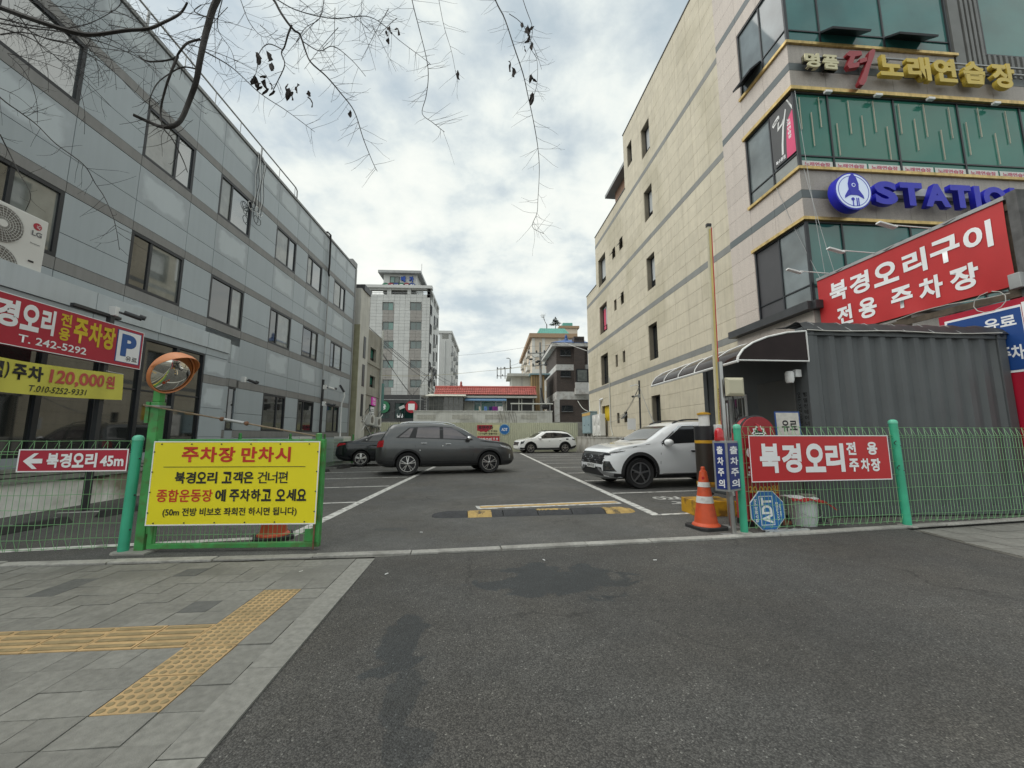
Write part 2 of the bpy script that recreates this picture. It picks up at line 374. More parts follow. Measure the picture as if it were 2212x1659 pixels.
def vis(x, y):
    p = SW @ V((x, y, 0)); d = p - EYE; z = d.dot(_fw)
    if z < .2: return False
    px = CX + FPX * d.dot(_rt) / z; py = CY - FPX * d.dot(_up) / z
    return -160 < px < 2300 and py < 1900
dark_at = [(-1.59, -.33), (-2.30, -.765), (-1.02, -1.107)]
rows = [-.04, -.24, -.44, -.64, -.84, -1.04, -1.24, -1.44, None, -1.74, -1.94, -2.14, -2.34, -2.54, -2.74, -2.94, -3.14, -3.34]
def pav(x0, x1, y0, y1):
    if not vis((x0 + x1) / 2, (y0 + y1) / 2): return
    dk = any(x0 < a < x1 and y0 < b < y1 for a, b in dark_at); g = random.uniform(.0012, .0026)
    swp('paver', 'paver_dark' if dk else 'paver', m_pavd if dk else m_pav, x0 + g, x1 - g, y0 + g, y1 - g, random.uniform(.010, .0145))
xs = [-.19, -.39, -.69] + [-.69 - .2 * i for i in range(1, 21)]
for i in range(len(xs) - 1):
    x1, x0 = xs[i], xs[i + 1]; skip = False
    for r in range(len(rows) - 1):
        y1, y0 = rows[r], rows[r + 1]
        if y1 is None or (y0 is None): continue
        if skip: skip = False; continue
        if x0 == -.69 and y1 <= -.84 and y0 >= -2.34: continue
        if random.random() < .08 and r + 2 < len(rows) and rows[r + 2] is not None and not (x0 == -.69):
            skip = True; pav(x0, x1, rows[r + 2], y1)
        else: pav(x0, x1, y0, y1)
    if x1 == -.19 or x0 == -.69:      # the row of the guide tiles beside the border
        pav(x0, x1, -1.74, -1.44) if x0 != -.69 else None
# dot tiles: base + domes in one mesh with two materials
def dot_tile():
    b = MB().box(.003, .297, .003, .297, 0, .012); nb = len(b.f)
    for i in range(6):
        for j in range(6):
            cx, cy = .03 + .048 * i, .03 + .048 * j
            b.lathe([(.0175, .012), (.015, .0155), (.010, .017)], (cx, cy, 0), n=10)
    me = bpy.data.meshes.new('tactile_dot_tile'); me.from_pydata([tuple(p) for p in b.v], [], b.f); me.materials.append(m_tact); me.materials.append(m_dome)
    for p in me.polygons:
        p.material_index = 1 if p.index >= nb else 0
    return me
def bar_tile():
    b = MB().box(.003, .297, .003, .297, 0, .012); nb = len(b.f)
    for j in range(4):
        y = .04 + .073 * j
        b.prism([(.018, y - .017, .012), (.282, y - .017, .012), (.282, y + .017, .012), (.018, y + .017, .012)], (0, 0, .004))
    me = bpy.data.meshes.new('tactile_bar_tile'); me.from_pydata([tuple(p) for p in b.v], [], b.f); me.materials.append(m_tact); me.materials.append(m_dome)
    for p in me.polygons: p.material_index = 1 if p.index >= nb else 0
    return me
md, mb_ = dot_tile(), bar_tile()
for k in range(5):
    o = bpy.data.objects.new('tactile_dot_tile', md); COL.objects.link(o); o.parent = sw; o.matrix_local = SW @ M.Translation((-.69, -2.34 + .3 * k, .003 + random.uniform(0, .003)))
for k in range(12):
    o = bpy.data.objects.new('tactile_bar_tile', mb_); COL.objects.link(o); o.parent = sw; o.matrix_local = SW @ M.Translation((-.99 - .3 * k, -1.74, .003 + random.uniform(0, .003))) @ M.Rotation(random.gauss(0, .004), 4, 'Z')
y = -.03
for k in range(5):
    L_ = (1.0, .98, .62, 1.0, 1.0)[k]; swp('border_stone', 'border_stone', mat('granite border', (.225, .224, .205), .78, var=.18, vs=30, bump=.25, bs=120, rand=.08), -.186, -.004, y - L_ + .006, y, .014); y -= L_
# right pavement
swr = struct(MB().poly([(5.52, -14, .002), (5.52, 4.0, .002), (5.74, 5.33, .002), (12, 6.4, .002), (12, -14, .002)]).build('sidewalk', m_bed))
for i in range(9):
    for j in range(12):
        x0, y1 = 5.74 + .3 * i + .005, 5.31 + .045 * i - .3 * j
        if y1 < 3.2 or x0 + .3 > 8.2: continue
        xo = max(0, .0) ; o = bpy.data.objects.new('paver', rounded_tile('paver_right', m_pav)); COL.objects.link(o); o.parent = swr
        o.matrix_local = M.Translation((x0 + (y1 - 5.3) * .15, y1 - .295, .003)) @ M.Diagonal((.293, .29, random.uniform(.010, .014), 1))
# painted markings: each line a part of the lot
def stripe(pts, w, name='stall_line', m=None, z=.008):
    b = MB()
    for (a, c) in zip(pts, pts[1:]):
        a, c = V((a[0], a[1], 0)), V((c[0], c[1], 0)); u = (c - a).normalized(); n = V((-u.y, u.x, 0)) * w / 2
        q = [a - n, c - n, c + n, a + n]; b.add([(p.x, p.y, z) for p in q], [(0, 1, 2, 3)])
    return b.build(name, m or m_line, lot_o)
stripe([(-2.56, 5.40), (-2.50, 10), (-2.36, 17.2), (-2.25, 26)], .15, 'aisle_line')
stripe([(2.66, 6.50), (2.45, 14), (2.14, 30)], .15, 'aisle_line')
stripe([(-7.6, 4.50), (-2.6, 5.38)], .14)
for y in (8.05, 10.56, 12.80, 15.05, 17.35, 19.7, 22.0, 24.3):
    stripe([(-7.2, y - .86), (-2.60 if y < 16 else -2.42, y)], .10)
for y in (6.55, 8.98, 11.45, 13.85, 16.35, 18.75, 21.15, 23.55, 26.0, 28.3):
    xa = 2.75 - (y - 6.5) * .0215; stripe([(xa, y), (xa + 4.7, y + .75)], .10)
# stall number and letters painted on the lot
for c_, pa, pb, yf, yn in (('경', 1419, 1474, 1073, 1080), ('차', 1456, 1508, 1083.5, 1091)):
    a_, b_ = gnd(pa, yn), gnd(pa, yf); e_ = gnd(pb, (yf + yn) / 2); FN = Face((a_.x, b_.y, .0095), (0, -1, 0), (1, 0, 0))
    letter(c_, FN, 0, 0, b_.y - a_.y, e_.x - a_.x, m_line, lot_o, bold=.012, d=0, name='painted_letter')
# yellow-white painted bar before the speed bump
m_yline = mat('worn yellow road paint', (.50, .33, .12), .75, var=.2, vs=9, stain=(.30, .27, .2), stainw=.6, stains=6)
stripe([(-.26, 7.34), (2.45, 7.80)], .34, 'painted_bar', m_line, .008)
stripe([(-.20, 7.36), (2.42, 7.81)], .16, 'painted_bar', m_yline, .0115)
# far kerb stones / wheel stops
m_stop = mat('wheel stop rubber', (.03, .03, .03), .7, var=.3)
for i, (x, y, r, lb) in enumerate(((-6.30, 6.02, 82, 'black rubber wheel stop nearest the fence on the left'), (-6.1, 7.2, 82, 'black rubber wheel stop beyond the mint green post'), (-5.95, 14.55, 80, 'short black wheel stop in front of the air conditioner behind the fence'), (-5.85, 16.45, 78, 'black wheel stop beside the rear of the dark sedan'))):
    t = thing('wheel_stop', lb, 'wheel stop', (x, y, .004), radians(r), 'wheel stops along the left side')
    b = MB().prism([(-.4, -.09, 0), (.4, -.09, 0), (.34, -.05, .10), (-.34, -.05, .10)], (0, 0, 0)) if False else MB()
    b.add([(-.42, -.08, 0), (.42, -.08, 0), (.42, .08, 0), (-.42, .08, 0), (-.36, -.05, .10), (.36, -.05, .10), (.36, .05, .10), (-.36, .05, .10)], [(0, 3, 2, 1), (4, 5, 6, 7), (0, 1, 5, 4), (1, 2, 6, 5), (2, 3, 7, 6), (3, 0, 4, 7)])
    b.build('rubber_block', m_stop, t, bevel=.01, world=False)
    for s in (-.24, .24): MB().lathe([(.02, .099), (.02, .104)], (s, 0, 0), n=10).build('bolt', m_galv, t, world=False)
# ---------------------------------------------------------------- speed bump of rubber segments
m_bump = mat('speed bump rubber', (.032, .034, .038), .7, var=.2, vs=15, bump=.3, bs=90)
m_bumpy = mat('worn yellow bump paint', (.42, .29, .10), .7, var=.2, vs=10, stain=(.05, .048, .045), stainw=.9, stains=7)
B0, B1 = V((-.95, 6.62, .004)), V((2.44, 6.92, .004)); bu = (B1 - B0).normalized(); bn = V((-bu.y, bu.x, 0)); BL = (B1 - B0).length
bump = thing('speed_bump', 'black and yellow rubber speed bump of six segments across the entrance', 'speed bump', B0, atan2(bu.y, bu.x))
def seg(x0, x1, m, endl=False, endr=False, yellow=None):
    nx, ny = 34, 34; P = []
    for i in range(nx + 1):
        row = []; tx = i / nx; X = x0 + .006 + (x1 - x0 - .012) * tx
        for j in range(ny + 1):
            ty = j / ny; Y = (ty - .5) * .40; h = .062 * (1 - abs(2 * ty - 1) ** 2.6)
            k = 1.0
            if endl: k = min(1, (tx / .55)) ; k = sqrt(max(0, 1 - (1 - k) ** 2))
            if endr: k = min(1, ((1 - tx) / .55)); k = sqrt(max(0, 1 - (1 - k) ** 2))
            r = sqrt((X - (x0 + x1) / 2) ** 2 + (Y + .20) ** 2)
            rip = .006 * sin(r * 2 * pi / .042) if 0.02 < ty < .66 else 0
            row.append(V((X, Y * (.25 + .75 * k) if (endl or endr) else Y, max(.001, h * k + (rip if h > .012 else 0)))))
        P.append(row)
    b = MB().grid(P); return b.build('bump_segment', m, bump, smooth=60, world=False, thick=-.004)
for k in range(6):
    a, c = BL * k / 6, BL * (k + 1) / 6
    o = seg(a, c, m_bumpy if k == 5 else m_bump, k == 0, k == 5)
    if k in (1, 3):     # worn patch of yellow paint on the black segment
        o.data.materials.append(m_bumpy)
        for p in o.data.polygons:
            cx, cy = p.center.x, p.center.y
            if k == 1 and cx < a + .68 * (c - a): p.material_index = 1
            if k == 3 and cy > -.05: p.material_index = 1
    for s in (.14, .42): MB().lathe([(.016, .0), (.016, .052)], (a + s, -.02, 0), n=8).build('bolt', m_rubber, bump, world=False)
# ================================================================ FACADE TOOLS
def subtract(r, holes):
    out = [r]
    for (a0, a1, b0, b1) in holes:
        nx = []
        for (x0, x1, z0, z1) in out:
            if a0 >= x1 or a1 <= x0 or b0 >= z1 or b1 <= z0: nx.append((x0, x1, z0, z1)); continue
            if a0 > x0: nx.append((x0, a0, z0, z1))
            if a1 < x1: nx.append((a1, x1, z0, z1))
            m0, m1 = max(x0, a0), min(x1, a1)
            if b0 > z0: nx.append((m0, m1, z0, b0))
            if b1 < z1: nx.append((m0, m1, b1, z1))
        out = nx
    return [r for r in out if r[1] - r[0] > .02 and r[3] - r[2] > .02]
class Fac:
    def __init__(s, root, mtx): s.root = root; s.m = mtx; s.rel = ROOTM[root.name].inverted() @ mtx
    def piece(s, name, key, m, x0, x1, y0, y1, z0, z1, parent=None):
        o = bpy.data.objects.new(name, unit_box(key, m)); COL.objects.link(o); o.parent = parent or s.root
        o.matrix_local = s.rel @ M.Translation((x0, y0, z0)) @ M.Diagonal((x1 - x0, y1 - y0, z1 - z0, 1)); return o
    def build(s, b, name, m, parent=None, **k):
        b.v = [s.m @ p for p in b.v]; return b.build(name, m, parent or s.root, **k)
    def face(s, x, z, y=0.0): return Face(s.m @ V((x, y, z)), s.m.to_3x3() @ V((1, 0, 0)), (0, 0, 1))
    def wall(s, rects, y0, y1, m, name='wall'):
        b = MB()
        for (x0, x1, z0, z1) in rects: b.box(x0, x1, y0, y1, z0, z1)
        return s.build(b, name, m)
    def window(s, x0, x1, z0, z1, y=.05, fw=.05, mull=(.4,), trans=(), fm=None, gm=None, depth=.06, sill=0.0, gmats=None, name='window'):
        fm = fm or m_frame; b = MB()
        b.box(x0, x0 + fw, y - depth, y, z0, z1); b.box(x1 - fw, x1, y - depth, y, z0, z1)
        b.box(x0 + fw, x1 - fw, y - depth, y, z0, z0 + fw); b.box(x0 + fw, x1 - fw, y - depth, y, z1 - fw, z1)
        xc = [x0 + fw] + [x0 + (x1 - x0) * t for t in mull] + [x1 - fw]; zc = [z0 + fw] + [z0 + (z1 - z0) * t for t in trans] + [z1 - fw]
        for c in xc[1:-1]: b.box(c - fw * .5, c + fw * .5, y - depth * .8, y - .002, z0 + fw, z1 - fw)
        for c in zc[1:-1]: b.box(x0 + fw, x1 - fw, y - depth * .75, y - .003, c - fw * .4, c + fw * .4)
        w = s.build(b, name, fm)
        if sill: s.piece('sill', 'sill_' + m_galv.name, m_galv, x0 - .03, x1 + .03, y - depth - sill, y, z0 - .04, z0 - .002, w)
        k = 0
        for i in range(len(xc) - 1):
            for j in range(len(zc) - 1):
                g = gmats[k % len(gmats)] if gmats else (gm or g_dark); k += 1
                o = s.piece('pane', 'pane_' + g.name, g, xc[i], xc[i + 1], y - depth * .45, y - depth * .45 + .01, zc[j], zc[j + 1], w)
        return w
g_dark = glass('dark window glass', (.018, .022, .024))
g_sky = glass('sky mirroring window glass', (.05, .065, .07), ior=2.6)
g_cur = glass('curtained window glass', (.17, .185, .175), ior=1.8, var=.25, vs=3)
g_green = glass('green tinted glass', (.030, .165, .125), ior=1.42, var=.12)
g_teal = glass('teal tinted glass', (.035, .145, .135), ior=1.5, var=.3)
g_brt = glass('glass with painted sky reflection', (.58, .61, .62), ior=1.6, var=.12)  # pale base colour stands in for the sky reflected in these panes
g_shop = glass('dim shop window glass', (.022, .025, .024), ior=1.75, var=.45, vs=1.3)
# ================================================================ LEFT GREY OFFICE BUILDING
ph = radians(1.5); dL = V((sin(ph), cos(ph), 0)); iL = V((-cos(ph), sin(ph), 0)); oL = V((-8, 20, 0)) - dL * 20
ML = M(((dL.x, iL.x, 0, oL.x), (dL.y, iL.y, 0, oL.y), (0, 0, 1, 0), (0, 0, 0, 1)))
lb = thing('office_building', 'grey metal panelled three storey office building along the left of the parking lot', 'building', mtx=ML)
FL = Fac(lb, ML)
m_pan = mat('grey composite panel', (.365, .415, .445), .42, var=.035, vs=.8, streak=.045, rand=.035, metal=.1)
m_panw = mat('weathered pale panel', (.375, .42, .45), .5, var=.05, vs=1.2, streak=.05, rand=.04)
def framed_wear(m):            # lime bloom left in the middle of each spandrel panel
    t = m.node_tree; N, L = t.nodes, t.links; b = N['Principled BSDF']; src = b.inputs['Base Color'].links[0].from_socket
    tc_ = N.new('ShaderNodeTexCoord'); sp_ = N.new('ShaderNodeSeparateXYZ'); L.new(tc_.outputs['Object'], sp_.inputs[0])
    def mm(op, a, c):
        n = N.new('ShaderNodeMath'); n.operation = op
        for i, v in enumerate((a, c)):
            if isinstance(v, (int, float)): n.inputs[i].default_value = v
            else: L.new(v, n.inputs[i])
        return n.outputs[0]
    e = mm('MINIMUM', mm('MINIMUM', sp_.outputs[0], mm('SUBTRACT', 1.0, sp_.outputs[0])), mm('MULTIPLY', mm('MINIMUM', sp_.outputs[2], mm('SUBTRACT', 1.0, sp_.outputs[2])), .8))
    g_ = N.new('ShaderNodeNewGeometry'); n_ = N.new('ShaderNodeTexNoise'); n_.inputs['Scale'].default_value = 2.2; n_.inputs['Detail'].default_value = 7; L.new(g_.outputs['Position'], n_.inputs['Vector'])
    e = mm('ADD', e, mm('MULTIPLY', mm('SUBTRACT', n_.outputs[0], .5), .35)); r = N.new('ShaderNodeMapRange'); r.inputs[1].default_value = .08; r.inputs[2].default_value = .16; r.inputs[4].default_value = .5; L.new(e, r.inputs[0])
    x = N.new('ShaderNodeMixRGB'); x.inputs[2].default_value = (.60, .67, .70, 1); L.new(src, x.inputs[1]); L.new(r.outputs[0], x.inputs[0]); L.new(x.outputs[0], b.inputs['Base Color'])
framed_wear(m_panw)
m_band = mat('dark panel band', (.225, .225, .22), .5, var=.06, vs=2, streak=.12)
m_joint = mat('panel joint', (.06, .062, .062), .8, var=.1)
m_cope = mat('grey coping', (.25, .26, .26), .5, var=.08)
COLS = [2.0, 3.9, 5.5, 7.63, 9.05, 10.56, 11.56, 13.07, 14.56, 16.03, 16.97, 18.40, 19.74, 21.20, 22.5]
WIN = [(5.5, 7.63), (9.05, 10.56), (11.56, 13.07), (14.56, 16.03), (16.97, 18.40), (19.74, 21.20)]
ROWS = [(1.22, 1.45, 'b'), (1.45, 2.0, 'w'), (2.0, 2.8, 'w'), (2.8, 3.05, 'b'), (3.05, 3.55, 'p'), (3.55, 4.4, 's'), (4.4, 4.65, 'b'), (4.65, 5.16, 'w'), (5.16, 5.98, 'w'), (5.98, 6.2, 'b'),
        (6.2, 6.72, 'p'), (6.72, 7.6, 's'), (7.6, 7.85, 'b'), (7.85, 8.37, 'w'), (8.37, 9.17, 'w'), (9.17, 9.4, 'b'), (9.4, 10.12, 'p'), (10.12, 10.88, 's'), (.62, 1.22, 'p'), (0, .62, 'p')]
core = MB().box(2.0, 22.45, .09, 9.0, 0, 10.9); FL.build(core, 'wall_core', m_joint)
for (x0, x1) in zip(COLS, COLS[1:]):
    isw = (x0, x1) in WIN
    for (z0, z1, k) in ROWS:
        if z1 < 4.3 and x0 < 12.6 and x1 < 13.1: continue       # behind the shop bay
        if k == 'w' and isw: continue
        if k == 'w' and x0 == 11.56 and z1 < 3: continue
        m = m_band if k == 'b' else (m_panw if (k == 's' and (isw or z0 > 10)) else m_pan)
        key = {'b': 'cladding_band'}.get(k, 'cladding_weathered' if m is m_panw else 'cladding')
        d = -.006 if k == 'b' else 0
        FL.piece('band_panel' if k == 'b' else 'panel', key, m, x0 + .006, x1 - .006, d, .085, z0 + .006, z1 - .006)
for fl, (z0, z1) in enumerate(((1.45, 2.8), (4.65, 5.98), (7.85, 9.17))):
    for i, (x0, x1) in enumerate(WIN):
        if fl == 0 and i < 3: continue
        mm = (.62,) if (i + fl) % 2 else (.36,)
        gs = [[g_sky, g_cur, g_dark], [g_dark, g_cur], [g_cur, g_sky]][fl] if fl else [g_shop, g_dark]
        FL.window(x0, x1, z0, z1, .075, .07, mm, gmats=gs, depth=.075)
FL.window(12.72, 13.07 + .1, 1.45, 2.8, .075, .05, (), gm=g_shop, depth=.075)
cp = MB().box(1.95, 22.56, -.04, .30, 10.9, 11.0); FL.build(cp, 'coping', m_cope, bevel=.01)
# far corner pier slightly higher
b = MB().box(21.9, 22.62, -.03, .6, 10.99, 11.25).box(22.46, 22.62, -.03, 9, 0, 10.9); FL.build(b, 'corner_pier', m_cope)
# projecting shop bay with pale ledge and glazing
b = MB().box(2.0, 12.05, -.34, .09, 3.5, 4.08).box(11.15, 12.05, -.34, .09, 0, 3.5).box(2.0, 11.15, -.34, .09, 0, .92); FL.build(b, 'bay_wall', m_joint)
lx = [2.0, 4.5, 6.3, 8.11, 9.63, 11.17, 12.07]
for a, c in zip(lx, lx[1:]):
    FL.piece('ledge_panel', 'cladding_pale', mat('pale weathered ledge', (.47, .52, .54), .5, var=.08, vs=1.4, streak=.08, stain=(.50, .56, .60), stainw=.7, stains=.8), a + .006, c - .006, -.40, .09, 3.70, 4.12)
    FL.piece('panel', 'cladding', m_pan, a + .006, c - .006, -.365, -.34, 3.51, 3.69)
for (z0, z1, k) in ((0, .62, 'p'), (.62, 1.25, 'p'), (1.25, 2.05, 'p'), (2.05, 2.72, 's'), (2.72, 2.95, 'b'), (2.95, 3.5, 's')):
    FL.piece('panel', {'p': 'cladding', 's': 'cladding_weathered', 'b': 'cladding_band'}[k], {'p': m_pan, 's': m_panw, 'b': m_band}[k], 11.17, 12.06, -.365, -.34, z0 + .005, z1 - .005)
for a, c in ((2.0, 5.2), (5.2, 8.4), (8.4, 11.15)):
    FL.piece('panel', 'cladding', m_pan, a + .005, c - .005, -.365, -.34, .03, .9)
gx = [2.0, 3.6, 5.0, 6.2, 7.4, 8.4, 9.3, 10.25, 11.15]
for (z0, z1, k) in ROWS:
    if z1 < 4.45: FL.piece('band_panel' if k == 'b' else 'panel', 'cladding_band' if k == 'b' else 'cladding', m_band if k == 'b' else m_pan, 12.07, 12.715, 0, .085, z0 + .006, z1 - .006)
FL.piece('panel', 'cladding', m_pan, 11.566, 13.064, 0, .085, 4.13, 4.394); FL.piece('panel', 'cladding', m_pan, 12.72, 14.55, .001, .084, 3.06, 3.55); FL.piece('panel', 'cladding', m_pan, 12.72, 14.55, .001, .084, 3.56, 4.12); FL.piece('band_panel', 'cladding_band', m_band, 12.72, 13.17, -.006, .085, 2.81, 3.05); FL.piece('panel', 'cladding', m_pan, 12.72, 13.17, 0, .085, .02, 1.44)
for a, c in zip(gx, gx[1:]):
    FL.window(a, c, .92, 3.5, -.26, .045, (), (.535,), gmats=[g_shop, g_shop], depth=.10, name='shop_window')
# roof railing
rl = thing('roof_railing', 'thin grey pipe railing on the roof edge of the grey office building', 'railing', oL + dL * 10 + V((0, 0, 11)))
b = MB(); y_ = .18
b.tube([FL.m @ V((3, y_, 11.62)), FL.m @ V((15.95, y_, 11.62)), FL.m @ V((16.08, y_, 11.55)), FL.m @ V((16.1, y_, 11.0))], .025, 8)
b.build('handrail', m_galv, rl, smooth=50)
for k in range(11):
    x = 4.3 + k * 1.16
    MB().tube([FL.m @ V((x, y_, 10.98)), FL.m @ V((x, y_, 11.61))], .012 if k % 4 else .03, 6).build('baluster', m_galv, rl)
# cable bundle hanging from the roof
cb = thing('cable_bundle', 'bundle of dark and white cables hanging down over a top floor window', 'cables', FL.m @ V((13.15, -.05, 8.9)))
for k in range(8):
    r = random.Random(k); x0 = 13.05 + .04 * k; zb = 8.55 + r.uniform(0, .6)
    pts = [V((x0, .25, 11.02)), V((x0, -.05, 11.03))] + [V((x0 + .05 * sin(i * 1.3 + k), -.06 - .015 * k, 11.0 - (11.0 - zb) * i / 8)) for i in range(1, 9)]
    if k % 2 == 0:
        c0 = pts[-1]; pts += [c0 + V((.16 * sin(t * .8) - .02 * t, -.02, -.14 + .14 * cos(t * .8))) for t in range(1, 12)]
    MB().tube([FL.m @ p for p in pts], .010, 5).build('cable', m_white if k % 3 == 0 else m_dark, cb, smooth=60)
# black flexible pipe from the roof and pale downpipe
dp = thing('downpipe', 'pale downpipe with black hose bend at the roof edge of the grey building', 'pipe', FL.m @ V((18.95, -.06, 0)))
b = MB().tube([FL.m @ V(p) for p in ((18.62, .3, 11.02), (18.7, 0, 11.12), (18.8, -.1, 11.02), (18.84, -.1, 10.6), (18.9, -.09, 9.6), (18.86, -.08, 9.1), (18.98, -.07, 9.0))], .045, 8); b.build('hose', m_rubber, dp, smooth=60)
MB().tube([FL.m @ V((18.98, -.07, 9.02)), FL.m @ V((18.95, -.07, 0.05))], .03, 8).build('pipe', m_galv, dp, smooth=60)
# plaster remains of the old low wall below the shop bay
pw = thing('low_wall', 'broken low wall with flaking white plaster behind the left fence', 'wall', FL.m @ V((6.5, -.7, 0)))
m_plast = mat('flaking white plaster', (.80, .80, .76), .9, var=.12, vs=7, bump=.8, bs=14, stain=(.26, .235, .175), stainw=1.0, stains=.8)
b = MB()
for i in range(34):
    a, c = 2.0 + i * .31, 2.31 + i * .31; h = .50 + .035 * sin(i * .9) + random.uniform(-.012, .012)
    b.box(a, c, -.72, -.45, 0, h)
FL.build(b, 'plaster_wall', m_plast, pw)
for k, (a, c, z) in enumerate(((2.2, 6.6, .50), (6.62, 8.9, .50), (8.92, 12.4, .51))):
    b = MB().box(a, c - .02, -.80, -.44, z + .02, z + .10).box(a, c - .02, -.78, -.44, z + .115, z + .17).box(a + .01, c - .03, -.76, -.44, z + .185, z + .235); FL.build(b, 'cap_board', mat('grey cap boards', (.24, .25, .22), .8, var=.25, vs=8), pw)
# ---- air conditioner on the ledge
ac = thing('air_conditioner', 'white twin fan outdoor air conditioner behind the ledge of the grey building', 'air conditioner', FL.m @ V((6.7, -.2, 3.66)))
m_acw = mat('white appliance enamel', (.66, .66, .63), .4, var=.04)
m_fan = mat('fan grille grey', (.16, .15, .135), .5, var=.2, vs=10)
def fb(b, name, m, par, **k): return FL.build(b, name, m, par, **k)
AX0, AX1, AY0, AY1 = 6.15, 7.17, -.33, .0
fb(MB().box(AX0, AX1, AY0, AY1, 3.70, 5.09), 'casing', m_acw, ac, bevel=.02)
for s_ in (AX0 + .08, AX1 - .2): fb(MB().box(s_, s_ + .12, AY0, AY1, 3.66, 3.70), 'foot', m_dark, ac)
for cz in (4.72, 4.06):
    c = V((AX0 + .37, AY0 - .002, cz))
    fb(MB().lathe([(.30, 0), (.30, -.012), (.275, -.02)], c, (0, 1, 0), 28), 'fan_recess', m_fan, ac)
    g = MB()
    for r in (.06, .10, .14, .18, .22, .26, .295): g.tube([c + V((r * cos(t * pi / 16), -.03, r * sin(t * pi / 16))) for t in range(33)], .003, 4, cap=False)
    for t in range(28):
        a = t * 2 * pi / 28; g.tube([c + V((.05 * cos(a), -.03, .05 * sin(a))), c + V((.295 * cos(a + .35), -.028, .295 * sin(a + .35)))], .0028, 4)
    gr = fb(g, 'fan_grille', m_acw, ac)
    fb(MB().lathe([(.065, -.025), (.06, -.04)], c, (0, 1, 0), 20), 'fan_hub', m_acw, ac)
FA = FL.face(AX0, 3.66, AY0 - .003)
fb(MB().lathe([(.062, 0), (.062, -.006)], (AX0 + .86, AY0 - .001, 4.92), (0, 1, 0), 24), 'badge', m_crimson, ac)
letter('LG', FA, .79, 1.08, .94, 1.17, mat('grey lettering', (.15, .15, .16), .5), ac, bold=.03)
letter('L', FA, .845, 1.235, .86, 1.285, m_txtw, ac, bold=.01, d=.008); letter('G', FA, .86, 1.225, .895, 1.29, m_txtw, ac, bold=0, d=.008)
letter('Inverter', FA, .79, .93, .94, .955, mat('grey lettering', (.15, .15, .16), .5), ac, bold=.02)
rect(FA, .80, .60, .88, .63, .001, .004, m_black, ac, 'handle_slot')
# ================================================================ RIGHT COMMERCIAL BUILDING
ph = radians(-2.5); dR = V((sin(ph), cos(ph), 0)); iR = V((cos(ph), -sin(ph), 0)); oR = V((8.2, 20, 0)) + dR * 11.2
MR = M(((-dR.x, iR.x, 0, oR.x), (-dR.y, iR.y, 0, oR.y), (0, 0, 1, 0), (0, 0, 0, 1)))       # local x = 31.2 - s
rbld = thing('commercial_building', 'tall beige stone building with green glass corner front right of the lot', 'building', mtx=MR)
FRt = Fac(rbld, MR)
S = lambda s: 31.2 - s
m_tile = mat('beige stone tile', (.56, .51, .395), .62, var=.06, vs=3, rand=.045, streak=.12, bump=.1, bs=120, stain=(.36, .325, .22), stainw=.45, stains=.35)
m_tjoint = mat('tile joint', (.20, .18, .14), .8, var=.1)
m_stripe = mat('grey stone stripe', (.21, .215, .205), .6, var=.08, rand=.05)
m_granp = mat('pinkish granite slab', (.52, .46, .41), .5, var=.16, vs=40, rand=.05, streak=.10, bump=.05, bs=150)  # side face granite: its brighter light is put into the raised tone
m_gold = mat('brass trim', (.58, .42, .17), .28, metal=.75, var=.22, vs=5, streak=.3)
HR = [(S(31.15), S(28.55), 12.6), (S(28.55), S(22.4), 16.4), (S(22.4), S(12.9), 20.0)]
holes = [(S(b), S(a), z0, z1) for a, b, z0, z1 in (
    (18.85, 19.85, 16.4, 18.16), (18.88, 19.85, 12.7, 14.42), (18.95, 19.9, 8.86, 10.66), (19.03, 20.02, 5.15, 7.0), (19.06, 20.03, 1.05, 3.3), (21.15, 21.85, 17.35, 18.75),
    (26.35, 27.95, 12.13, 14.22), (26.35, 27.95, 8.56, 10.6), (26.45, 28.0, 4.86, 6.98), (26.5, 28.05, 2.3, 3.36),
    (24.4, 24.95, 12.95, 13.65), (23.08, 23.65, 12.95, 13.68), (24.48, 24.93, 9.38, 10.1), (23.22, 23.7, 9.4, 10.15), (24.6, 25.0, 5.68, 6.45), (23.34, 23.76, 5.74, 6.44), (24.64, 25.1, 2.08, 2.72), (23.35, 23.84, 2.1, 2.72))]
stripes = [(4.55, 4.80), (7.84, 8.10), (11.50, 11.76), (15.42, 15.68)]
wr, tiles = [], []
for (x0, x1, h) in HR: wr += subtract((x0, x1, 0, h), holes)
FRt.wall(wr, .045, .40, m_tjoint)
b = MB()
for (x0, x1, h) in HR: b.box(x0, x1, .40, 12, 0, h)
FRt.build(b, 'wall_core', m_joint)
zr = [0, .62, 1.25, 1.9, 2.55, 3.2, 3.9, 4.55, 4.8, 5.4, 6.0, 6.62, 7.23, 7.84, 8.10, 8.66, 9.23, 9.8, 10.36, 10.93, 11.5, 11.76, 12.37, 12.98, 13.59, 14.2, 14.81, 15.42, 15.68, 16.3, 16.95, 17.55, 18.15, 18.75, 19.35, 19.95]
srt = []
for (x0, x1, h) in HR:
    n = max(2, round((x1 - x0) / 1.02)); w = (x1 - x0) / n
    for i in range(n):
        for z0, z1 in zip(zr, zr[1:]):
            z1 = min(z1, h - .03)
            if z1 - z0 < .05: continue
            st = any(abs(z0 - a) < .01 for a, _ in stripes)
            for r in subtract((x0 + w * i, x0 + w * (i + 1), z0, z1), holes): srt.append((-(r[0]), r, st))
srt.sort(key=lambda t: t[0])
nt_, rest = 0, MB(); rests = MB()
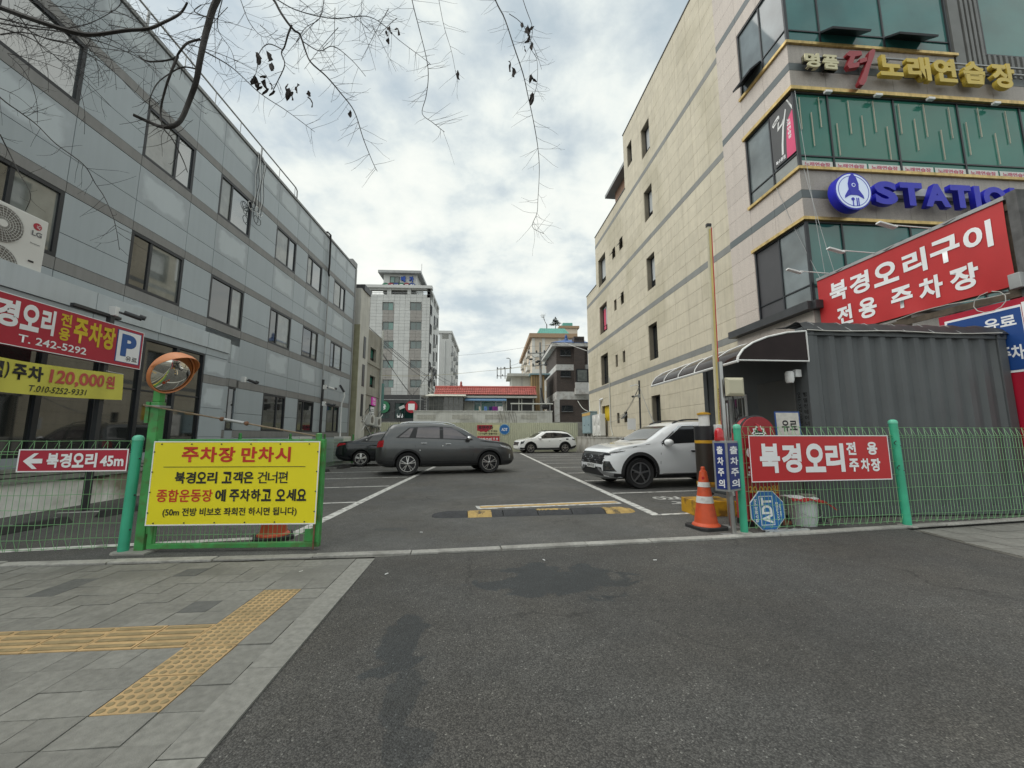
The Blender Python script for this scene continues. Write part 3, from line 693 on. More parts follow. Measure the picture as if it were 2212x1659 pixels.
for _, (a, c, z0, z1), st in srt:
    if nt_ < 296 and not st:
        FRt.piece('tile', 'beige_tile', m_tile, a + .005, c - .005, 0, .045, z0 + .005, z1 - .005); nt_ += 1
    elif st: FRt.piece('stripe_stone', 'stripe_stone', m_stripe, a + .003, c - .003, -.004, .045, z0 + .003, z1 - .003)
    else: rest.box(a + .005, c - .005, 0, .045, z0 + .005, z1 - .005)
o = FRt.build(rest, 'tile_field', m_tile); o['kind'] = 'stuff'
b = MB()
for (x0, x1, h) in HR: b.box(x0 - .03, x1 + .03, -.03, .5, h - .03, h + .03)
FRt.build(b, 'coping', m_dark)
for i, (x0, x1, z0, z1) in enumerate(holes):
    if x1 - x0 > .9:
        if abs(z0 - 2.3) < .01:
            FRt.piece('yellow_board', 'yellow_board', mat('yellow painted board', (.62, .45, .02), .5, var=.12), x0 + .02, x1 - .02, .2, .24, z0, z1)
        else: FRt.window(x0, x1, z0, z1, .34, .05, (), (.3,), gmats=[g_dark, g_brt if z0 > 8 else g_shop], depth=.08)
    else: FRt.window(x0, x1, z0, z1, .30, .035, (), (.45,) if z0 > 12 else (), gmats=[g_dark, g_cur], depth=.06)
for (sa, sb, z) in ((23.1, 23.63, 13.2), (24.42, 24.93, 13.2), (23.36, 23.84, 2.3), (23.24, 23.7, 9.75)):
    b = MB(); b.prism([V((S(sb), -.22, z)), V((S(sa), -.22, z)), V((S(sa), .2, z + .42)), V((S(sb), .2, z + .42))], (0, 0, .03)); FRt.build(b, 'open_sash', m_frame)
# red sticker strip in the second left window
FRt.piece('window_sticker', 'pinkstick', mat('pink sticker', (.6, .1, .16), .5), S(27.85), S(27.4), .285, .29, 8.9, 10.4)
# roof shed behind the step
b = MB().box(S(25.6), S(23.4), .6, 4, 16.3, 18.2); FRt.build(b, 'roof_shed', mat('brick shed wall', (.25, .15, .10), .8, var=.2, vs=8))
b = MB().box(S(26.3), S(22.45), .1, 4.6, 18.2, 18.42); FRt.build(b, 'shed_roof', m_cope)
# ---- granite corner part: side return
MR2 = MR @ M.Translation((0, -.14, 0)); FS = Fac(rbld, MR2)
XA, XB = S(12.9), S(9.79)
W2 = [(4.80, 7.12), (8.70, 11.08), (12.66, 15.05), (16.6, 19.0)]
hs = [(S(11.78), XB + 1, a, c) for a, c in W2]
FS.wall(subtract((XA, XB, 0, 20), hs), .04, .5, m_tjoint)
zs = [0, .8, 1.6, 2.4, 3.2, 4.0, 4.6] + [4.78 + .42 * 0] + [5.3, 5.9, 6.5, 7.14, 7.79, 8.03, 8.68, 9.3, 9.9, 10.5, 11.1, 11.74, 11.98, 12.64, 13.25, 13.85, 14.45, 15.07, 15.6, 15.86, 16.58, 17.2, 17.8, 18.4, 19.02, 20]
for x0, x1 in ((XA, S(11.8)), (S(11.8), S(10.8)), (S(10.8), XB)):
    for z0, z1 in zip(zs, zs[1:]):
        st = abs(z0 - 7.79) < .01 or abs(z0 - 11.74) < .01 or abs(z0 - 15.6) < .01
        for (a, c, d, e) in subtract((x0, x1, z0, z1), hs):
            FS.piece('stripe_stone' if st else 'granite_slab', 'stripe_stone2' if st else 'granite_slab', mat('blue grey stone stripe', (.105, .125, .13), .45, var=.08) if st else m_granp, a + .004, c - .004, -.003 if st else 0, .04, d + .004, e - .004)
# ---- front
ph = radians(1.4); xf = V((cos(ph), sin(ph), 0)); yf = V((-sin(ph), cos(ph), 0)); oF = FS.m @ V((XB, 0, 0))
MF = M(((xf.x, yf.x, 0, oF.x), (xf.y, yf.y, 0, oF.y), (0, 0, 1, 0), (0, 0, 0, 1))); FF = Fac(rbld, MF)
FW = 10.5
hf = [(-1, FW + 1, 4.80, 7.12), (-1, FW + 1, 8.70, 11.08), (-1, 5.32, 12.66, 15.05), (6.42, FW + 1, 12.75, 15.6), (-1, 5.32, 16.6, 19.0)]
FF.wall(subtract((.5, FW, 0, 20), hf), .04, .5, m_tjoint)
xv = [0.0, 1.08, 2.15, 3.2, 4.28, 5.32, 6.42, 7.5, 8.55, 9.6, FW]
for x0, x1 in zip(xv, xv[1:]):
    for z0, z1 in zip([7.14, 7.79, 8.03, 8.62, 11.2, 11.74, 11.98, 12.58, 15.13, 15.6, 15.86, 16.5, 19.1], [7.79, 8.03, 8.62, 8.62, 11.74, 11.98, 12.58, 12.58, 15.6, 15.86, 16.5, 16.5, 20]):
        if z1 - z0 < .05: continue
        if x0 >= 5.3 and z0 > 11.9: continue
        st = abs(z0 - 7.79) < .01 or abs(z0 - 11.74) < .01 or abs(z0 - 15.6) < .01
        for (a, c, d, e) in subtract((x0, x1, z0, z1), hf):
            FF.piece('stripe_stone' if st else 'granite_slab', 'stripe_stone2' if st else 'granite_slab_grey', MATS['blue grey stone stripe'] if st else mat('grey granite slab', (.36, .33, .30), .5, var=.16, vs=40, rand=.05, streak=.12), a + .004, c - .004, -.003 if st else 0, .04, d + .004, e - .004)
for x0, x1 in ((0, 2.6), (2.6, 5.2), (5.2, 7.8), (7.8, FW)):
    FF.piece('granite_slab', 'granite_slab_grey', MATS['grey granite slab'], x0 + .004, x1 - .004, 0, .04, 3.2, 4.78)
# ribbed metal panel at the right
b = MB().box(5.34, 6.40, .02, .5, 11.99, 20)
for k in range(4): b.box(5.78 + k * .16, 5.78 + k * .16 + .09, -.03, .02, 11.99, 20)
b.box(5.36, 5.70, -.02, .02, 11.99, 20); FF.build(b, 'ribbed_panel', mat('ribbed grey metal', (.16, .165, .16), .5, metal=.3, var=.1))
b = MB().box(6.42, FW, .02, .5, 11.99, 12.75)
for k in range(22): b.box(6.45 + k * .19, 6.53 + k * .19, -.02, .02, 11.99, 12.75)
FF.build(b, 'ribbed_panel', MATS['ribbed grey metal'])
# corner glazing (side)
g_cor = glass('silver corner glass', (.13, .155, .16), ior=1.55, var=.4, vs=1.1)
m_blackpan = mat('matt dark window panel', (.055, .055, .06), .5, var=.08)
FS.window(S(11.78), XB, 4.80, 7.12, .10, .045, (.5,), (.22,), gmats=[m_blackpan, m_blackpan, g_cor, g_cor], depth=.09, name='corner_window')
FS.window(S(11.78), XB, 8.70, 11.08, .10, .045, (.52,), (.20,), gmats=[g_cor, g_cor, g_cur, g_cor], depth=.09, name='corner_window')
FS.window(S(11.78), XB, 12.66, 15.05, .10, .045, (.5,), (.20,), gmats=[g_cor, g_cor], depth=.09, name='corner_window')
FS.window(S(11.78), XB, 16.6, 19.0, .10, .045, (.5,), (.20,), gmats=[g_cor], depth=.09, name='corner_window')
# front glazing
mu = [1.06 / FW, 3.12 / FW, 5.18 / FW, 7.24 / FW, 9.3 / FW]
FF.window(.05, FW, 4.80, 7.12, .10, .05, mu, (.2,), gm=g_teal, depth=.09, name='front_window')
FF.window(.05, FW, 8.70, 11.08, .10, .05, mu, (.165,), gm=g_green, depth=.09, name='front_window')
FF.window(.05, 5.32, 12.66, 15.05, .10, .05, (1.06 / 5.3, 3.12 / 5.3), (.19,), gm=g_teal, depth=.09, name='front_window')
FF.window(6.42, FW, 12.75, 15.6, .10, .05, (.5,), (), gm=g_teal, depth=.09, name='front_window')
FF.window(.05, 5.32, 16.6, 19.0, .10, .05, (.2, .6), (), gm=g_teal, depth=.09, name='front_window')
for (xa, xb) in ((1.12, 2.3), (3.18, 4.4)):          # open awning sashes
    b = MB(); b.prism([V((xa, -.36, 12.80)), V((xb, -.36, 12.80)), V((xb, .04, 13.08)), V((xa, .04, 13.08))], (0, -.02, .05)); FF.build(b, 'open_sash', m_frame)
b = MB(); b.prism([V((S(11.7), -.34, 12.78)), V((S(10.85), -.34, 12.78)), V((S(10.85), .04, 13.12)), V((S(11.7), .04, 13.12))], (0, -.02, .05)); FS.build(b, 'open_sash', m_frame)
for (z0, z1) in ((12.58, 12.665), (11.08, 11.19), (8.62, 8.705), (7.12, 7.21)):
    FS.piece('brass_trim', 'brass_trim', m_gold, S(11.83), XB + .07, -.07, .05, z0, z1)
    FF.piece('brass_trim', 'brass_trim', m_gold, -.0, (5.4 if z0 > 12 else FW), -.07, .05, z0 + .001, z1 - .001)
FS.piece('base_cornice', 'cornice', m_dark, XA - .1, XB + .1, -.25, .05, 4.58, 4.80)
FF.piece('base_cornice', 'cornice', m_dark, -.12, FW, -.22, .05, 4.582, 4.798)
# light bars behind the green glass
m_bar = mat('pale light bar', (.42, .42, .33), .5, var=.1)
for k, x in enumerate([.22, .55, .82, 1.3, 1.72, 2.1, 2.5, 2.85, 3.3, 3.75, 4.1, 4.55, 4.9, 5.4, 5.85, 6.3, 6.75, 7.5, 8.0, 8.5]):
    L_ = (1.0, 1.05, .95)[k % 3]; top = (10.9, 10.45, 10.95, 10.15)[k % 4]
    FF.piece('light_bar', 'light_bar', m_bar, x, x + .02, .02, .04, top - L_, top)
# corner downlights lit inside the top front window are seen through the glass
# ================================================================ SIGNS ON THE GLASS BUILDING
ORD = ['first', 'second', 'third', 'fourth', 'fifth', 'sixth', 'seventh', 'eighth']
FX = lambda X: (X - oF.x) / xf.x          # world X -> front facade coordinate
m_gy = mat('golden sign letter', (.56, .42, .07), .35, var=.08)
m_crm = mat('cream sign letter', (.60, .56, .36), .4, var=.05)
m_blue3 = mat('royal blue letter', (.014, .018, .46), .4, var=.08, vs=4)
m_mar = mat('maroon letter', (.30, .03, .04), .35, var=.08)
Ff = FF.face(0, 0)
def nearer(box, d):          # measured on the wall plane, moved out to the letter face
    k = 1 - d / 9.79; f = lambda x: ((oF.x + x * xf.x) * k - oF.x) / xf.x; g = lambda z: HC + (z - HC) * k
    return (f(box[0]), g(box[1]), f(box[2]), g(box[3]))
def letters3d(label, chars, boxes, m, d, depth, bold, rails=(), msd=None, rail_m=None):
    boxes = [nearer(q_, d + depth) for q_ in boxes]
    t = thing('letter_sign', label, 'sign', Ff.p(boxes[0][0], boxes[0][1], d))
    for c, (x0, z0, x1, z1) in zip(chars, boxes):
        letter(c, Ff, x0, z0, x1, z1, m, t, bold=bold, d=d, depth=depth, name='letter')
        if msd: letter(c, Ff, x0, z0, x1, z1, msd, t, bold=bold * 1.15, d=d - .02, depth=depth - .02, name='letter_side')
    for (x0, x1, z) in rails: rect(Ff, x0, z - .02, x1, z + .02, .10, .04, rail_m or m_galv, t, 'mounting_rail')
    for (x0, x1, z) in rails[:1]:
        k = x0 + .2
        while k < x1: rect(Ff, k, z - .06, k + .04, z + .06, .0, .12, rail_m or m_galv, t, 'bracket'); k += 1.3
    return t
letters3d('small cream hangul letters at the left end of the upper sign row', '명품', [(FX(9.03), 11.90, FX(9.48), 12.36), (FX(9.58), 11.88, FX(10.06), 12.34)], m_crm, .12, .12, .035, [(FX(8.98), FX(10.4), 12.1)], m_black)
t = thing('letter_sign', 'large slanted maroon brush letter on the upper sign row', 'sign', Ff.p(FX(10.7), 11.5, .1))
def zf7(a, b_):
    p = on_plane(1591 + a * .3307, b_ * .3307, Ff.o + Ff.n * .24, Ff.n) - Ff.o; return p.dot(Ff.u), p.dot(Ff.v)
for st_ in ([(722, 345), (740, 330), (815, 332), (822, 358), (775, 368), (762, 412), (805, 402), (800, 436), (738, 446), (724, 424), (745, 368), (722, 360)], [(805, 385), (850, 372), (855, 398), (808, 412)], [(868, 335), (890, 318), (907, 325), (902, 360), (872, 440), (848, 530), (832, 555), (806, 552), (800, 535), (830, 470), (858, 390)]):
    polyplate(Ff, [zf7(a, b_) for a, b_ in st_], .12, .12, m_mar, t, 'brush_stroke')
rect(Ff, FX(10.2), 12.0, FX(11.3), 12.04, .08, .04, m_galv, t, 'mounting_rail')
letters3d('row of thick golden yellow hangul letters on the upper facade', '노래연습장', [(FX(11.36), 11.80, FX(12.08), 12.48), (FX(12.24), 11.72, FX(12.98), 12.50), (FX(13.10), 11.72, FX(13.82), 12.50), (FX(14.05), 11.72, FX(14.76), 12.48), (FX(15.0), 11.66, FX(15.76), 12.50)], m_gy, .15, .12, .04, [(FX(11.3), FX(16.2), 12.22), (FX(11.3), FX(16.2), 12.0)])
# station sign with round rocket emblem
t = thing('letter_sign', 'blue illuminated letters with a round rocket emblem above the lower glass', 'sign', Ff.p(FX(10), 8.0, .1))
rect(Ff, FX(9.55), 7.88, FX(15.9), 8.10, .02, .16, mat('pale sign rail', (.5, .51, .5), .5), t, 'mounting_rail')
cc = nearer((FX(9.98), 8.02, 0, 0), .36)[:2]
def disc(F, c, r, d, th, m, par, name, n=36, r0=None):
    b = MB()
    if r0 is None: b.lathe([(r, 0), (r, th)], F.p(c[0], c[1], d), F.n, n)
    else: b.lathe([(r0, 0), (r, 0), (r, th), (r0, th), (r0, 0)], F.p(c[0], c[1], d), F.n, n, cap=False)
    return b.build(name, m, par, smooth=40)
disc(Ff, cc, .53, .18, .22, m_blue3, t, 'emblem_rim')
m_lit = mat('white lit acrylic', (.62, .70, .82), .4, var=.02, emit=(.6, .72, 1.0, .12))
disc(Ff, cc, .49, .40, .01, m_lit, t, 'emblem_face'); disc(Ff, cc, .44, .411, .004, m_blue3, t, 'emblem_ring', r0=.425)
rk = [(-.0, .52), (.10, .38), (.15, .2), (.14, .02), (.08, -.12), (-.08, -.12), (-.14, .02), (-.15, .2), (-.10, .38)]
polyplate(Ff, [(cc[0] + a, cc[1] + b_) for a, b_ in rk], .412, .012, m_blue3, t, 'rocket_body')
for s_ in (-1, 1): polyplate(Ff, [(cc[0] + s_ * a, cc[1] + b_) for a, b_ in ((.15, .03), (.26, -.14), (.27, -.22), (.14, -.14), (.08, -.12))], .4115, .01, m_blue3, t, 'rocket_fin')
disc(Ff, (cc[0], cc[1] + .16), .055, .425, .004, m_lit, t, 'rocket_window'); disc(Ff, (cc[0], cc[1] + .16), .035, .43, .004, m_blue3, t, 'rocket_window')
disc(Ff, (cc[0] - .05, cc[1] - .24), .045, .412, .01, m_blue3, t, 'spoon_bowl'); rect(Ff, cc[0] - .06, cc[1] - .44, cc[0] - .04, cc[1] - .26, .412, .01, m_blue3, t, 'spoon_handle')
for s_ in (.05, .10): rect(Ff, cc[0] + s_, cc[1] - .43, cc[0] + s_ + .02, cc[1] - .2, .412, .01, m_blue3, t, 'chopstick')
xs_ = [(10.68, 11.36), (11.46, 12.14), (12.20, 12.98), (13.02, 13.66), (13.76, 13.94), (14.04, 14.78), (14.9, 15.6)]
for c, (a, e) in zip('STATION', xs_): letter(c, Ff, *nearer((FX(a), 7.70, FX(e), 8.40), .32), m_blue3, t, bold=.05, d=.18, depth=.14, name='letter')
# white strips with pink lettering along the foot of the green glass
m_pink = mat('pink lettering', (.50, .05, .13), .5); m_strip = mat('white strip', (.62, .63, .61), .5)
sx = [.10, 1.09, 2.12, 3.15, 4.18, 5.21, 6.24, 7.27]
for i, (a, e) in enumerate(zip(sx, sx[1:])):
    t = thing('window_strip', 'white strip with pink hangul lettering below the green glass, %s from the corner' % ORD[i], 'sign', Ff.p(a, 8.74, -.03), group='white strips with pink lettering below the green glass')
    FFs = FF.face(a + .03, 8.745, .045); plate(FFs, e - a - .06, .20, .008, m_strip, t, 'strip'); letter('노래연습장', FFs, .08, .04, e - a - .14, .165, m_pink, t, bold=.025, d=.003)
for i, X in enumerate((9.50, 11.04, 12.68, 14.78)):
    x = FX(X); t = thing('floodlight', 'small white floodlight under the brass trim, %s from the corner' % ORD[i], 'lamp', Ff.p(x, 11.0, .0), group='floodlights above the green glass')
    b = MB().obox(Ff.p(x, 10.99, .12), (.10, .035, .05), ax=[Ff.u, Ff.v, Ff.n]); b.build('housing', m_white, t, bevel=.01); MB().tube([Ff.p(x, 11.1, -.02), Ff.p(x, 11.03, .1)], .012, 6).build('arm', m_dark, t)
# black and pink poster on the corner window
FPo = FS.face(S(10.68), 9.24, .012); t = thing('window_poster', 'black and pink poster with a white brush stroke letter on the corner window', 'poster', FPo.o)
PW = .84; PH = 1.74
plate(FPo, PW, PH, .012, mat('dark poster', (.05, .05, .052), .4), t, 'poster_sheet')
m_hot = mat('hot pink print', (.65, .05, .16), .45)
polyplate(FPo, [(PW, 0), (PW, PH * .74)] + [(PW - .30 * (1 - (k / 9.) ** 2) ** .5 - .02 - .0 * k, PH * .74 * k / 9.) for k in range(9, -1, -1)], .001, .003, m_hot, t, 'pink_field')
polyplate(FPo, [(.66, PH), (.71, PH - .02), (PW, PH * .74), (PW, PH * .82)], .001, .004, m_white, t, 'white_swoosh')
polyplate(FPo, [(.60, PH * .87), (.63, PH * .85), (.50, PH * .58), (.43, PH * .3), (.41, PH * .13), (.34, PH * .13), (.37, PH * .32), (.45, PH * .6)], .001, .004, m_white, t, 'brush_stroke')
polyplate(FPo, [(.30, PH * .75), (.36, PH * .76), (.30, PH * .66), (.44, PH * .68), (.50, PH * .74), (.47, PH * .65), (.26, PH * .61)], .001, .004, m_white, t, 'brush_stroke')
polyplate(FPo, [(.08, PH * .78), (.12, PH * .74), (.36, PH * .81), (.37, PH * .86), (.33, PH * .88), (.10, PH * .82)], .001, .003, m_white, t, 'badge'); letter('Luxury', FPo, .11, PH * .765, .34, PH * .85, m_txtk, t, bold=.02, d=.005)
for i, c in enumerate('노래연습장'): letter(c, FPo, .62, PH * (.60 - .075 * i), .74, PH * (.66 - .075 * i), m_txtw, t, bold=.03, d=.006)
letter('북수원점', FPo, .10, PH * .035, .46, PH * .105, m_txtw, t, bold=.03, d=.005)
# ================================================================ CONTAINER BOOTH
m_cont = mat('dark grey container paint', (.088, .097, .102), .5, var=.08, vs=2, streak=.10)
C0 = V((5.13, 6.15, 0)); uc = V((cos(radians(1.6)), sin(radians(1.6)), 0)); nc = V((-uc.y, uc.x, 0)); CW, CD, CH = 3.69, 3.05, 3.05
ct = thing('container_booth', 'dark grey corrugated shipping container used as parking booth behind the right fence', 'container', C0, atan2(uc.y, uc.x))
def cpt(a, b_, z): return C0 + uc * a + nc * b_ + V((0, 0, z))
b = MB()
def cb_(a0, a1, b0, b1, z0, z1, name, m=m_cont, par=ct, **k):
    q = MB().box(a0, a1, b0, b1, z0, z1); return q.build(name, m, par, world=False, **k)
for (a, b_) in ((0, 0), (CW - .16, 0), (0, CD - .16), (CW - .16, CD - .16)):
    cb_(a, a + .16, b_, b_ + .16, 0, CH, 'corner_post', bevel=.01)
for (a, b_) in ((-.012, -.012), (CW - .17, -.012)):
    o = cb_(a, a + .185, b_, b_ + .185, CH - .13, CH + .012, 'corner_casting', bevel=.012)
    MB().lathe([(.035, 0), (.035, .004)], V((a + .09, b_ - .003, CH - .06)), (0, -1, 0), 14).build('casting_hole', m_black, ct, world=False)
cb_(.16, CW - .16, .01, .12, CH - .12, CH - .002, 'top_rail'); cb_(.16, CW - .16, .01, .12, .02, .16, 'bottom_rail'); cb_(.01, .12, .16, CD - .16, CH - .12, CH - .002, 'top_rail'); cb_(.01, .12, .16, CD - .16, .02, .16, 'bottom_rail')
# corrugated front
P = []; x = .16; prof = []
n = 11; pw_ = (CW - .32) / n
for i in range(n):
    x = .16 + i * pw_; prof += [(x, .03), (x + pw_ * .3, .03), (x + pw_ * .5, .085), (x + pw_ * .8, .085)]
prof.append((CW - .16, .03))
MB().grid([[V((a, b_, .16)), V((a, b_, CH - .12))] for a, b_ in prof]).build('corrugated_wall', m_cont, ct, world=False, thick=-.01)
cb_(.02, .06, .16, 1.55, .16, CH - .12, 'side_wall'); cb_(.02, .06, 2.62, CD - .16, .16, CH - .12, 'side_wall'); cb_(.02, .06, 1.55, 2.62, .16, .85, 'side_wall'); cb_(.02, .06, 1.55, 2.62, 2.1, CH - .12, 'side_wall')
cb_(CW - .06, CW - .02, .16, CD - .16, .16, CH - .12, 'side_wall'); cb_(.16, CW - .16, CD - .08, CD - .04, .16, CH - .12, 'rear_wall'); cb_(.02, CW - .02, .02, CD - .02, CH - .02, CH, 'roof')
cb_(.10, .12, .2, CD - .2, .2, CH - .15, 'inner_lining', m_black)
cb_(-.012, .02, .30, 1.20, .12, 2.25, 'door', mat('grey door', (.095, .095, .09), .5, var=.06), bevel=.008); MB().ball((-.05, 1.1, 1.1), .03).build('door_knob', m_steel, ct, world=False)
# barred window
wq = MB()
for y0, y1, z0, z1 in ((1.55, 1.61, .85, 2.1), (2.56, 2.62, .85, 2.1), (1.61, 2.56, .85, .91), (1.61, 2.56, 2.04, 2.1), (2.06, 2.11, .91, 2.04)): wq.box(.0, .055, y0, y1, z0, z1)
wq = wq.build('window', m_white, ct, world=False)
MB().box(.035, .045, 1.61, 2.56, .91, 2.04).build('pane', g_dark, wq, world=False)
for k in range(7): MB().tube([V((-.03, 1.64 + k * .145, .86)), V((-.03, 1.64 + k * .145, 2.09))], .008, 6).build('window_bar', m_steel, wq, world=False)
# stencil on the corner, read sideways
FCs = Face(cpt(-.016, .295, 1.35), -nc, (0, 0, 1)); m_sten = mat('black stencil paint', (.01, .01, .011), .6)
for i, c in enumerate('행엘컨테이너'): letter(c, FCs, .16, .56 - .095 * i, .24, .635 - .095 * i, m_sten, ct, bold=.02, d=-.012 - 0 + .0)
letter('041-357-0880', FCs, .07, .08, .13, .64, m_sten, ct, bold=.02, d=.006, rot=-1)
# tarpaulin on the roof
m_tarp = mat('black tarpaulin', (.022, .023, .025), .5, var=.3, vs=4, bump=.4, bs=5)
tp = thing('tarpaulin', 'black tarpaulin strapped over the container roof', 'tarpaulin', cpt(CW / 2, .2, CH))
G_ = []
for i in range(30):
    a = -.02 + (CW + .14) * i / 29; r = []
    for j in range(9):
        q = j / 8; zt = CH + .025 + .085 * (q > .05) * min(1, q * 4) + .018 * sin(i * 1.7 + j) + (.05 * sin(i * .9) ** 2 if j > 2 else 0)
        r.append(cpt(a, -.035 + q * .62, CH - .055 + .012 * sin(i * 2.1) if j == 0 else zt))
    G_.append(r)
MB().grid(G_).build('sheet', m_tarp, tp, smooth=70, thick=.006)
MB().tube([cpt(.02, -.05, CH - .05)] + [cpt(.02 + k * .33, -.055, CH - .052 - .012 * sin(k)) for k in range(1, 10)] + [cpt(CW - .12, -.05, CH - .03)], .008, 6).build('rope', mat('white rope', (.5, .5, .47), .8), tp)
for k in range(6): MB().tube([cpt(.3 + k * .5, -.05, CH - .05), cpt(.22 + k * .5, .12, CH + .13), cpt(.2 + k * .5, .6, CH + .14)], .005, 5).build('strap', m_galv, tp)
# curved smoked awning
aw = thing('awning', 'curved smoked plastic awning with white ribs over the booth window', 'awning', cpt(0, 1.5, 2.4))
m_smoke = mat('smoked polycarbonate', (.026, .017, .017), .15, var=.2, spec=.35, ior=1.3)
AWp = lambda t: (-.02 - 1.22 * sin(t * pi / 2) ** .9 if t > 0 else -.02, 2.36 + (.52) * cos(t * pi / 2) ** .75)
cur = [(-.02, 2.97), (-.35, 2.94), (-.70, 2.86), (-.95, 2.76), (-1.12, 2.65), (-1.21, 2.53), (-1.225, 2.47)]
ys = [-.05 + k * .64 for k in range(6)]
for k in range(5):
    MB().grid([[cpt(a, ys[k] + .01, z), cpt(a, ys[k + 1] - .01, z)] for a, z in cur]).build('smoked_panel', m_smoke, aw, smooth=60, thick=.006)
for k in range(6): MB().tube([cpt(a, ys[k], z + .004) for a, z in cur], .013, 6).build('rib', m_white, aw, smooth=60)
MB().tube([cpt(-1.225, ys[0] - .02, 2.455), cpt(-1.225, ys[-1] + .02, 2.455)], .022, 6).build('gutter', m_white, aw)
e = MB().prism([cpt(a, -.06, z) for a, z in cur] + [cpt(-.02, -.06, 2.47)], nc * -.006); e.build('end_panel', m_smoke, aw)
MB().tube([cpt(a, -.07, z) for a, z in cur] + [cpt(-.02, -.07, 2.47), cpt(-.02, -.07, 2.97)], .014, 6).build('end_frame', m_white, aw)
MB().prism([cpt(-1.2, .1, 2.33), cpt(-.03, .1, 2.33), cpt(-.03, 3.1, 2.33), cpt(-1.2, 3.1, 2.33)], (0, 0, .004)).build('lattice_shade', mat('brown lattice shade', (.20, .12, .075), .8, var=.4, vs=28), aw) if False else None
# camera and lamp under the awning
t = thing('security_camera', 'white dome security camera under the front edge of the awning', 'camera', cpt(-.18, .1, 2.32)); MB().lathe([(.05, -.16), (.065, -.12), (.065, .0), (.05, .03)], cpt(-.22, .12, 2.30), n=16).build('housing', m_white, t, smooth=40); MB().obox(cpt(-.08, .12, 2.3), (.05, .03, .06), ax=[uc, nc, V((0, 0, 1))]).build('bracket', m_white, t)
# ================================================================ RED BANNER ON THE SIGN FRAME
XB_ = 8.87
def bp(y, z, dx=0): return V((XB_ + dx - .075 * (y - 6.02), y, z))
BDIR = V((.075, -1, 0)).normalized()
fr = thing('billboard_scaffold', 'old timber and steel scaffold carrying the red and blue boards beside the container', 'scaffold', (XB_ + .2, 7.5, 0))
for y in (6.1, 7.9, 9.5): MB().prism([bp(y - .08, 0, .06), bp(y + .08, 0, .06), bp(y + .08, 0, .22), bp(y - .08, 0, .22)], (0, 0, 5.45)).build('upright', m_wood, fr)
for z in (3.66, 3.84, 5.2): MB().prism([bp(6.0, z - .05, .03), bp(9.65, z - .05, .03), bp(9.65, z - .05, .06), bp(6.0, z - .05, .06)], (0, 0, .12)).build('rail', m_wood, fr)
MB().box(XB_ + .02, XB_ + .40, 5.86, 6.0, 3.3, 5.45).build('edge_board', mat('grey weathered board', (.10, .10, .10), .8, var=.3, vs=6, streak=.3), fr)
MB().prism([bp(6.0, 5.34, -.02), bp(9.7, 5.34, -.02), bp(9.7, 5.34, .28), bp(6.0, 5.34, .28)], (0, 0, .07)).build('top_angle', m_galv, fr)
bnr = thing('banner', 'large red banner with white hangul lettering raised above the container', 'banner', bp(8, 3.82))
y0b, y1b, z0b, z1b = 9.70, 6.02, 3.81, 5.34       # far to near
FB = Face(bp(y0b, z0b, 0), BDIR, (0, 0, 1)); BWd, BH = y0b - y1b, z1b - z0b
def bw(a, b_): return .018 * sin(a * 2.3) * sin(b_ * 2.1) + .012 * sin(a * 7 + b_ * 3) * max(0, 1 - b_ / .3)
G_ = [[FB.p(BWd * i / 40, BH * j / 14, bw(BWd * i / 40, BH * j / 14)) for j in range(15)] for i in range(41)]
MB().grid(G_).build('cloth', mat('red banner cloth', (.46, .02, .022), .55, var=.06, bump=.1, bs=300), bnr, smooth=80)
wrp = lambda a, b_, d: FB.p(a, b_, bw(a, b_) + d + .006)
for c, (a, e) in zip('북경오리구이', ((.34, .80), (.87, 1.33), (1.42, 1.93), (2.03, 2.47), (2.54, 3.03), (3.09, 3.50))):
    letter(c, FB, a, .80, e, 1.30, m_txtw, bnr, bold=.035, d=.004, warp=wrp)
for c, (a, e) in zip('전용', ((.48, .86), (1.02, 1.42))): letter(c, FB, a, .17, e, .64, m_txtw, bnr, bold=.035, d=.004, warp=wrp)
for c, (a, e) in zip('주차장', ((1.72, 2.14), (2.26, 2.68), (2.80, 3.24))): letter(c, FB, a, .17, e, .64, m_txtw, bnr, bold=.035, d=.004, warp=wrp)
# sign lamps on arms over the banner
for i, y in enumerate((9.35, 8.2, 7.1)):
    t = thing('sign_lamp', 'white lamp on a thin arm above the red banner, %s from its far end' % ORD[i], 'lamp', bp(y, 5.16), group='lamps above the red banner')
    MB().tube([bp(y, 5.41, .1), bp(y, 5.46, -.75)], .012, 6).build('arm', m_white, t)
    MB().obox(bp(y, 5.455, -.92), (.19, .05, .018), ax=[V((.96, 0, -.26)), V((0, 1, 0)), V((.26, 0, .96))]).build('lamp_head', m_white, t, bevel=.008)
    MB().tube([bp(y, 5.43, .05), bp(y - .25, 5.36, -.03), bp(y - .6, 5.43, 0)], .007, 5).build('cable', m_black, t)
t = thing('loose_cables', 'loose pale cables hanging between the red banner and the blue board', 'cables', bp(7, 3.5))
MB().tube([bp(8.9 - .28 * k, 3.76 - .05 * sin(k * .8) - .02 * (k > 5), -.06 - .03 * sin(k)) for k in range(11)], .008, 5).build('cable', mat('pale cable', (.45, .45, .42), .6), t, smooth=60)
MB().tube([bp(6.35 + .22 * sin(k * .55), 3.62 + .18 * cos(k * .55), -.08) for k in range(12)], .007, 5).build('cable', MATS['pale cable'], t, smooth=60)
MB().obox(bp(5.98, 3.86, -.06), (.05, .08, .13), ax=[V((1, 0, 0)), V((0, 1, 0)), V((0, 0, 1))]).build('junction_box', m_galv, t, bevel=.01)
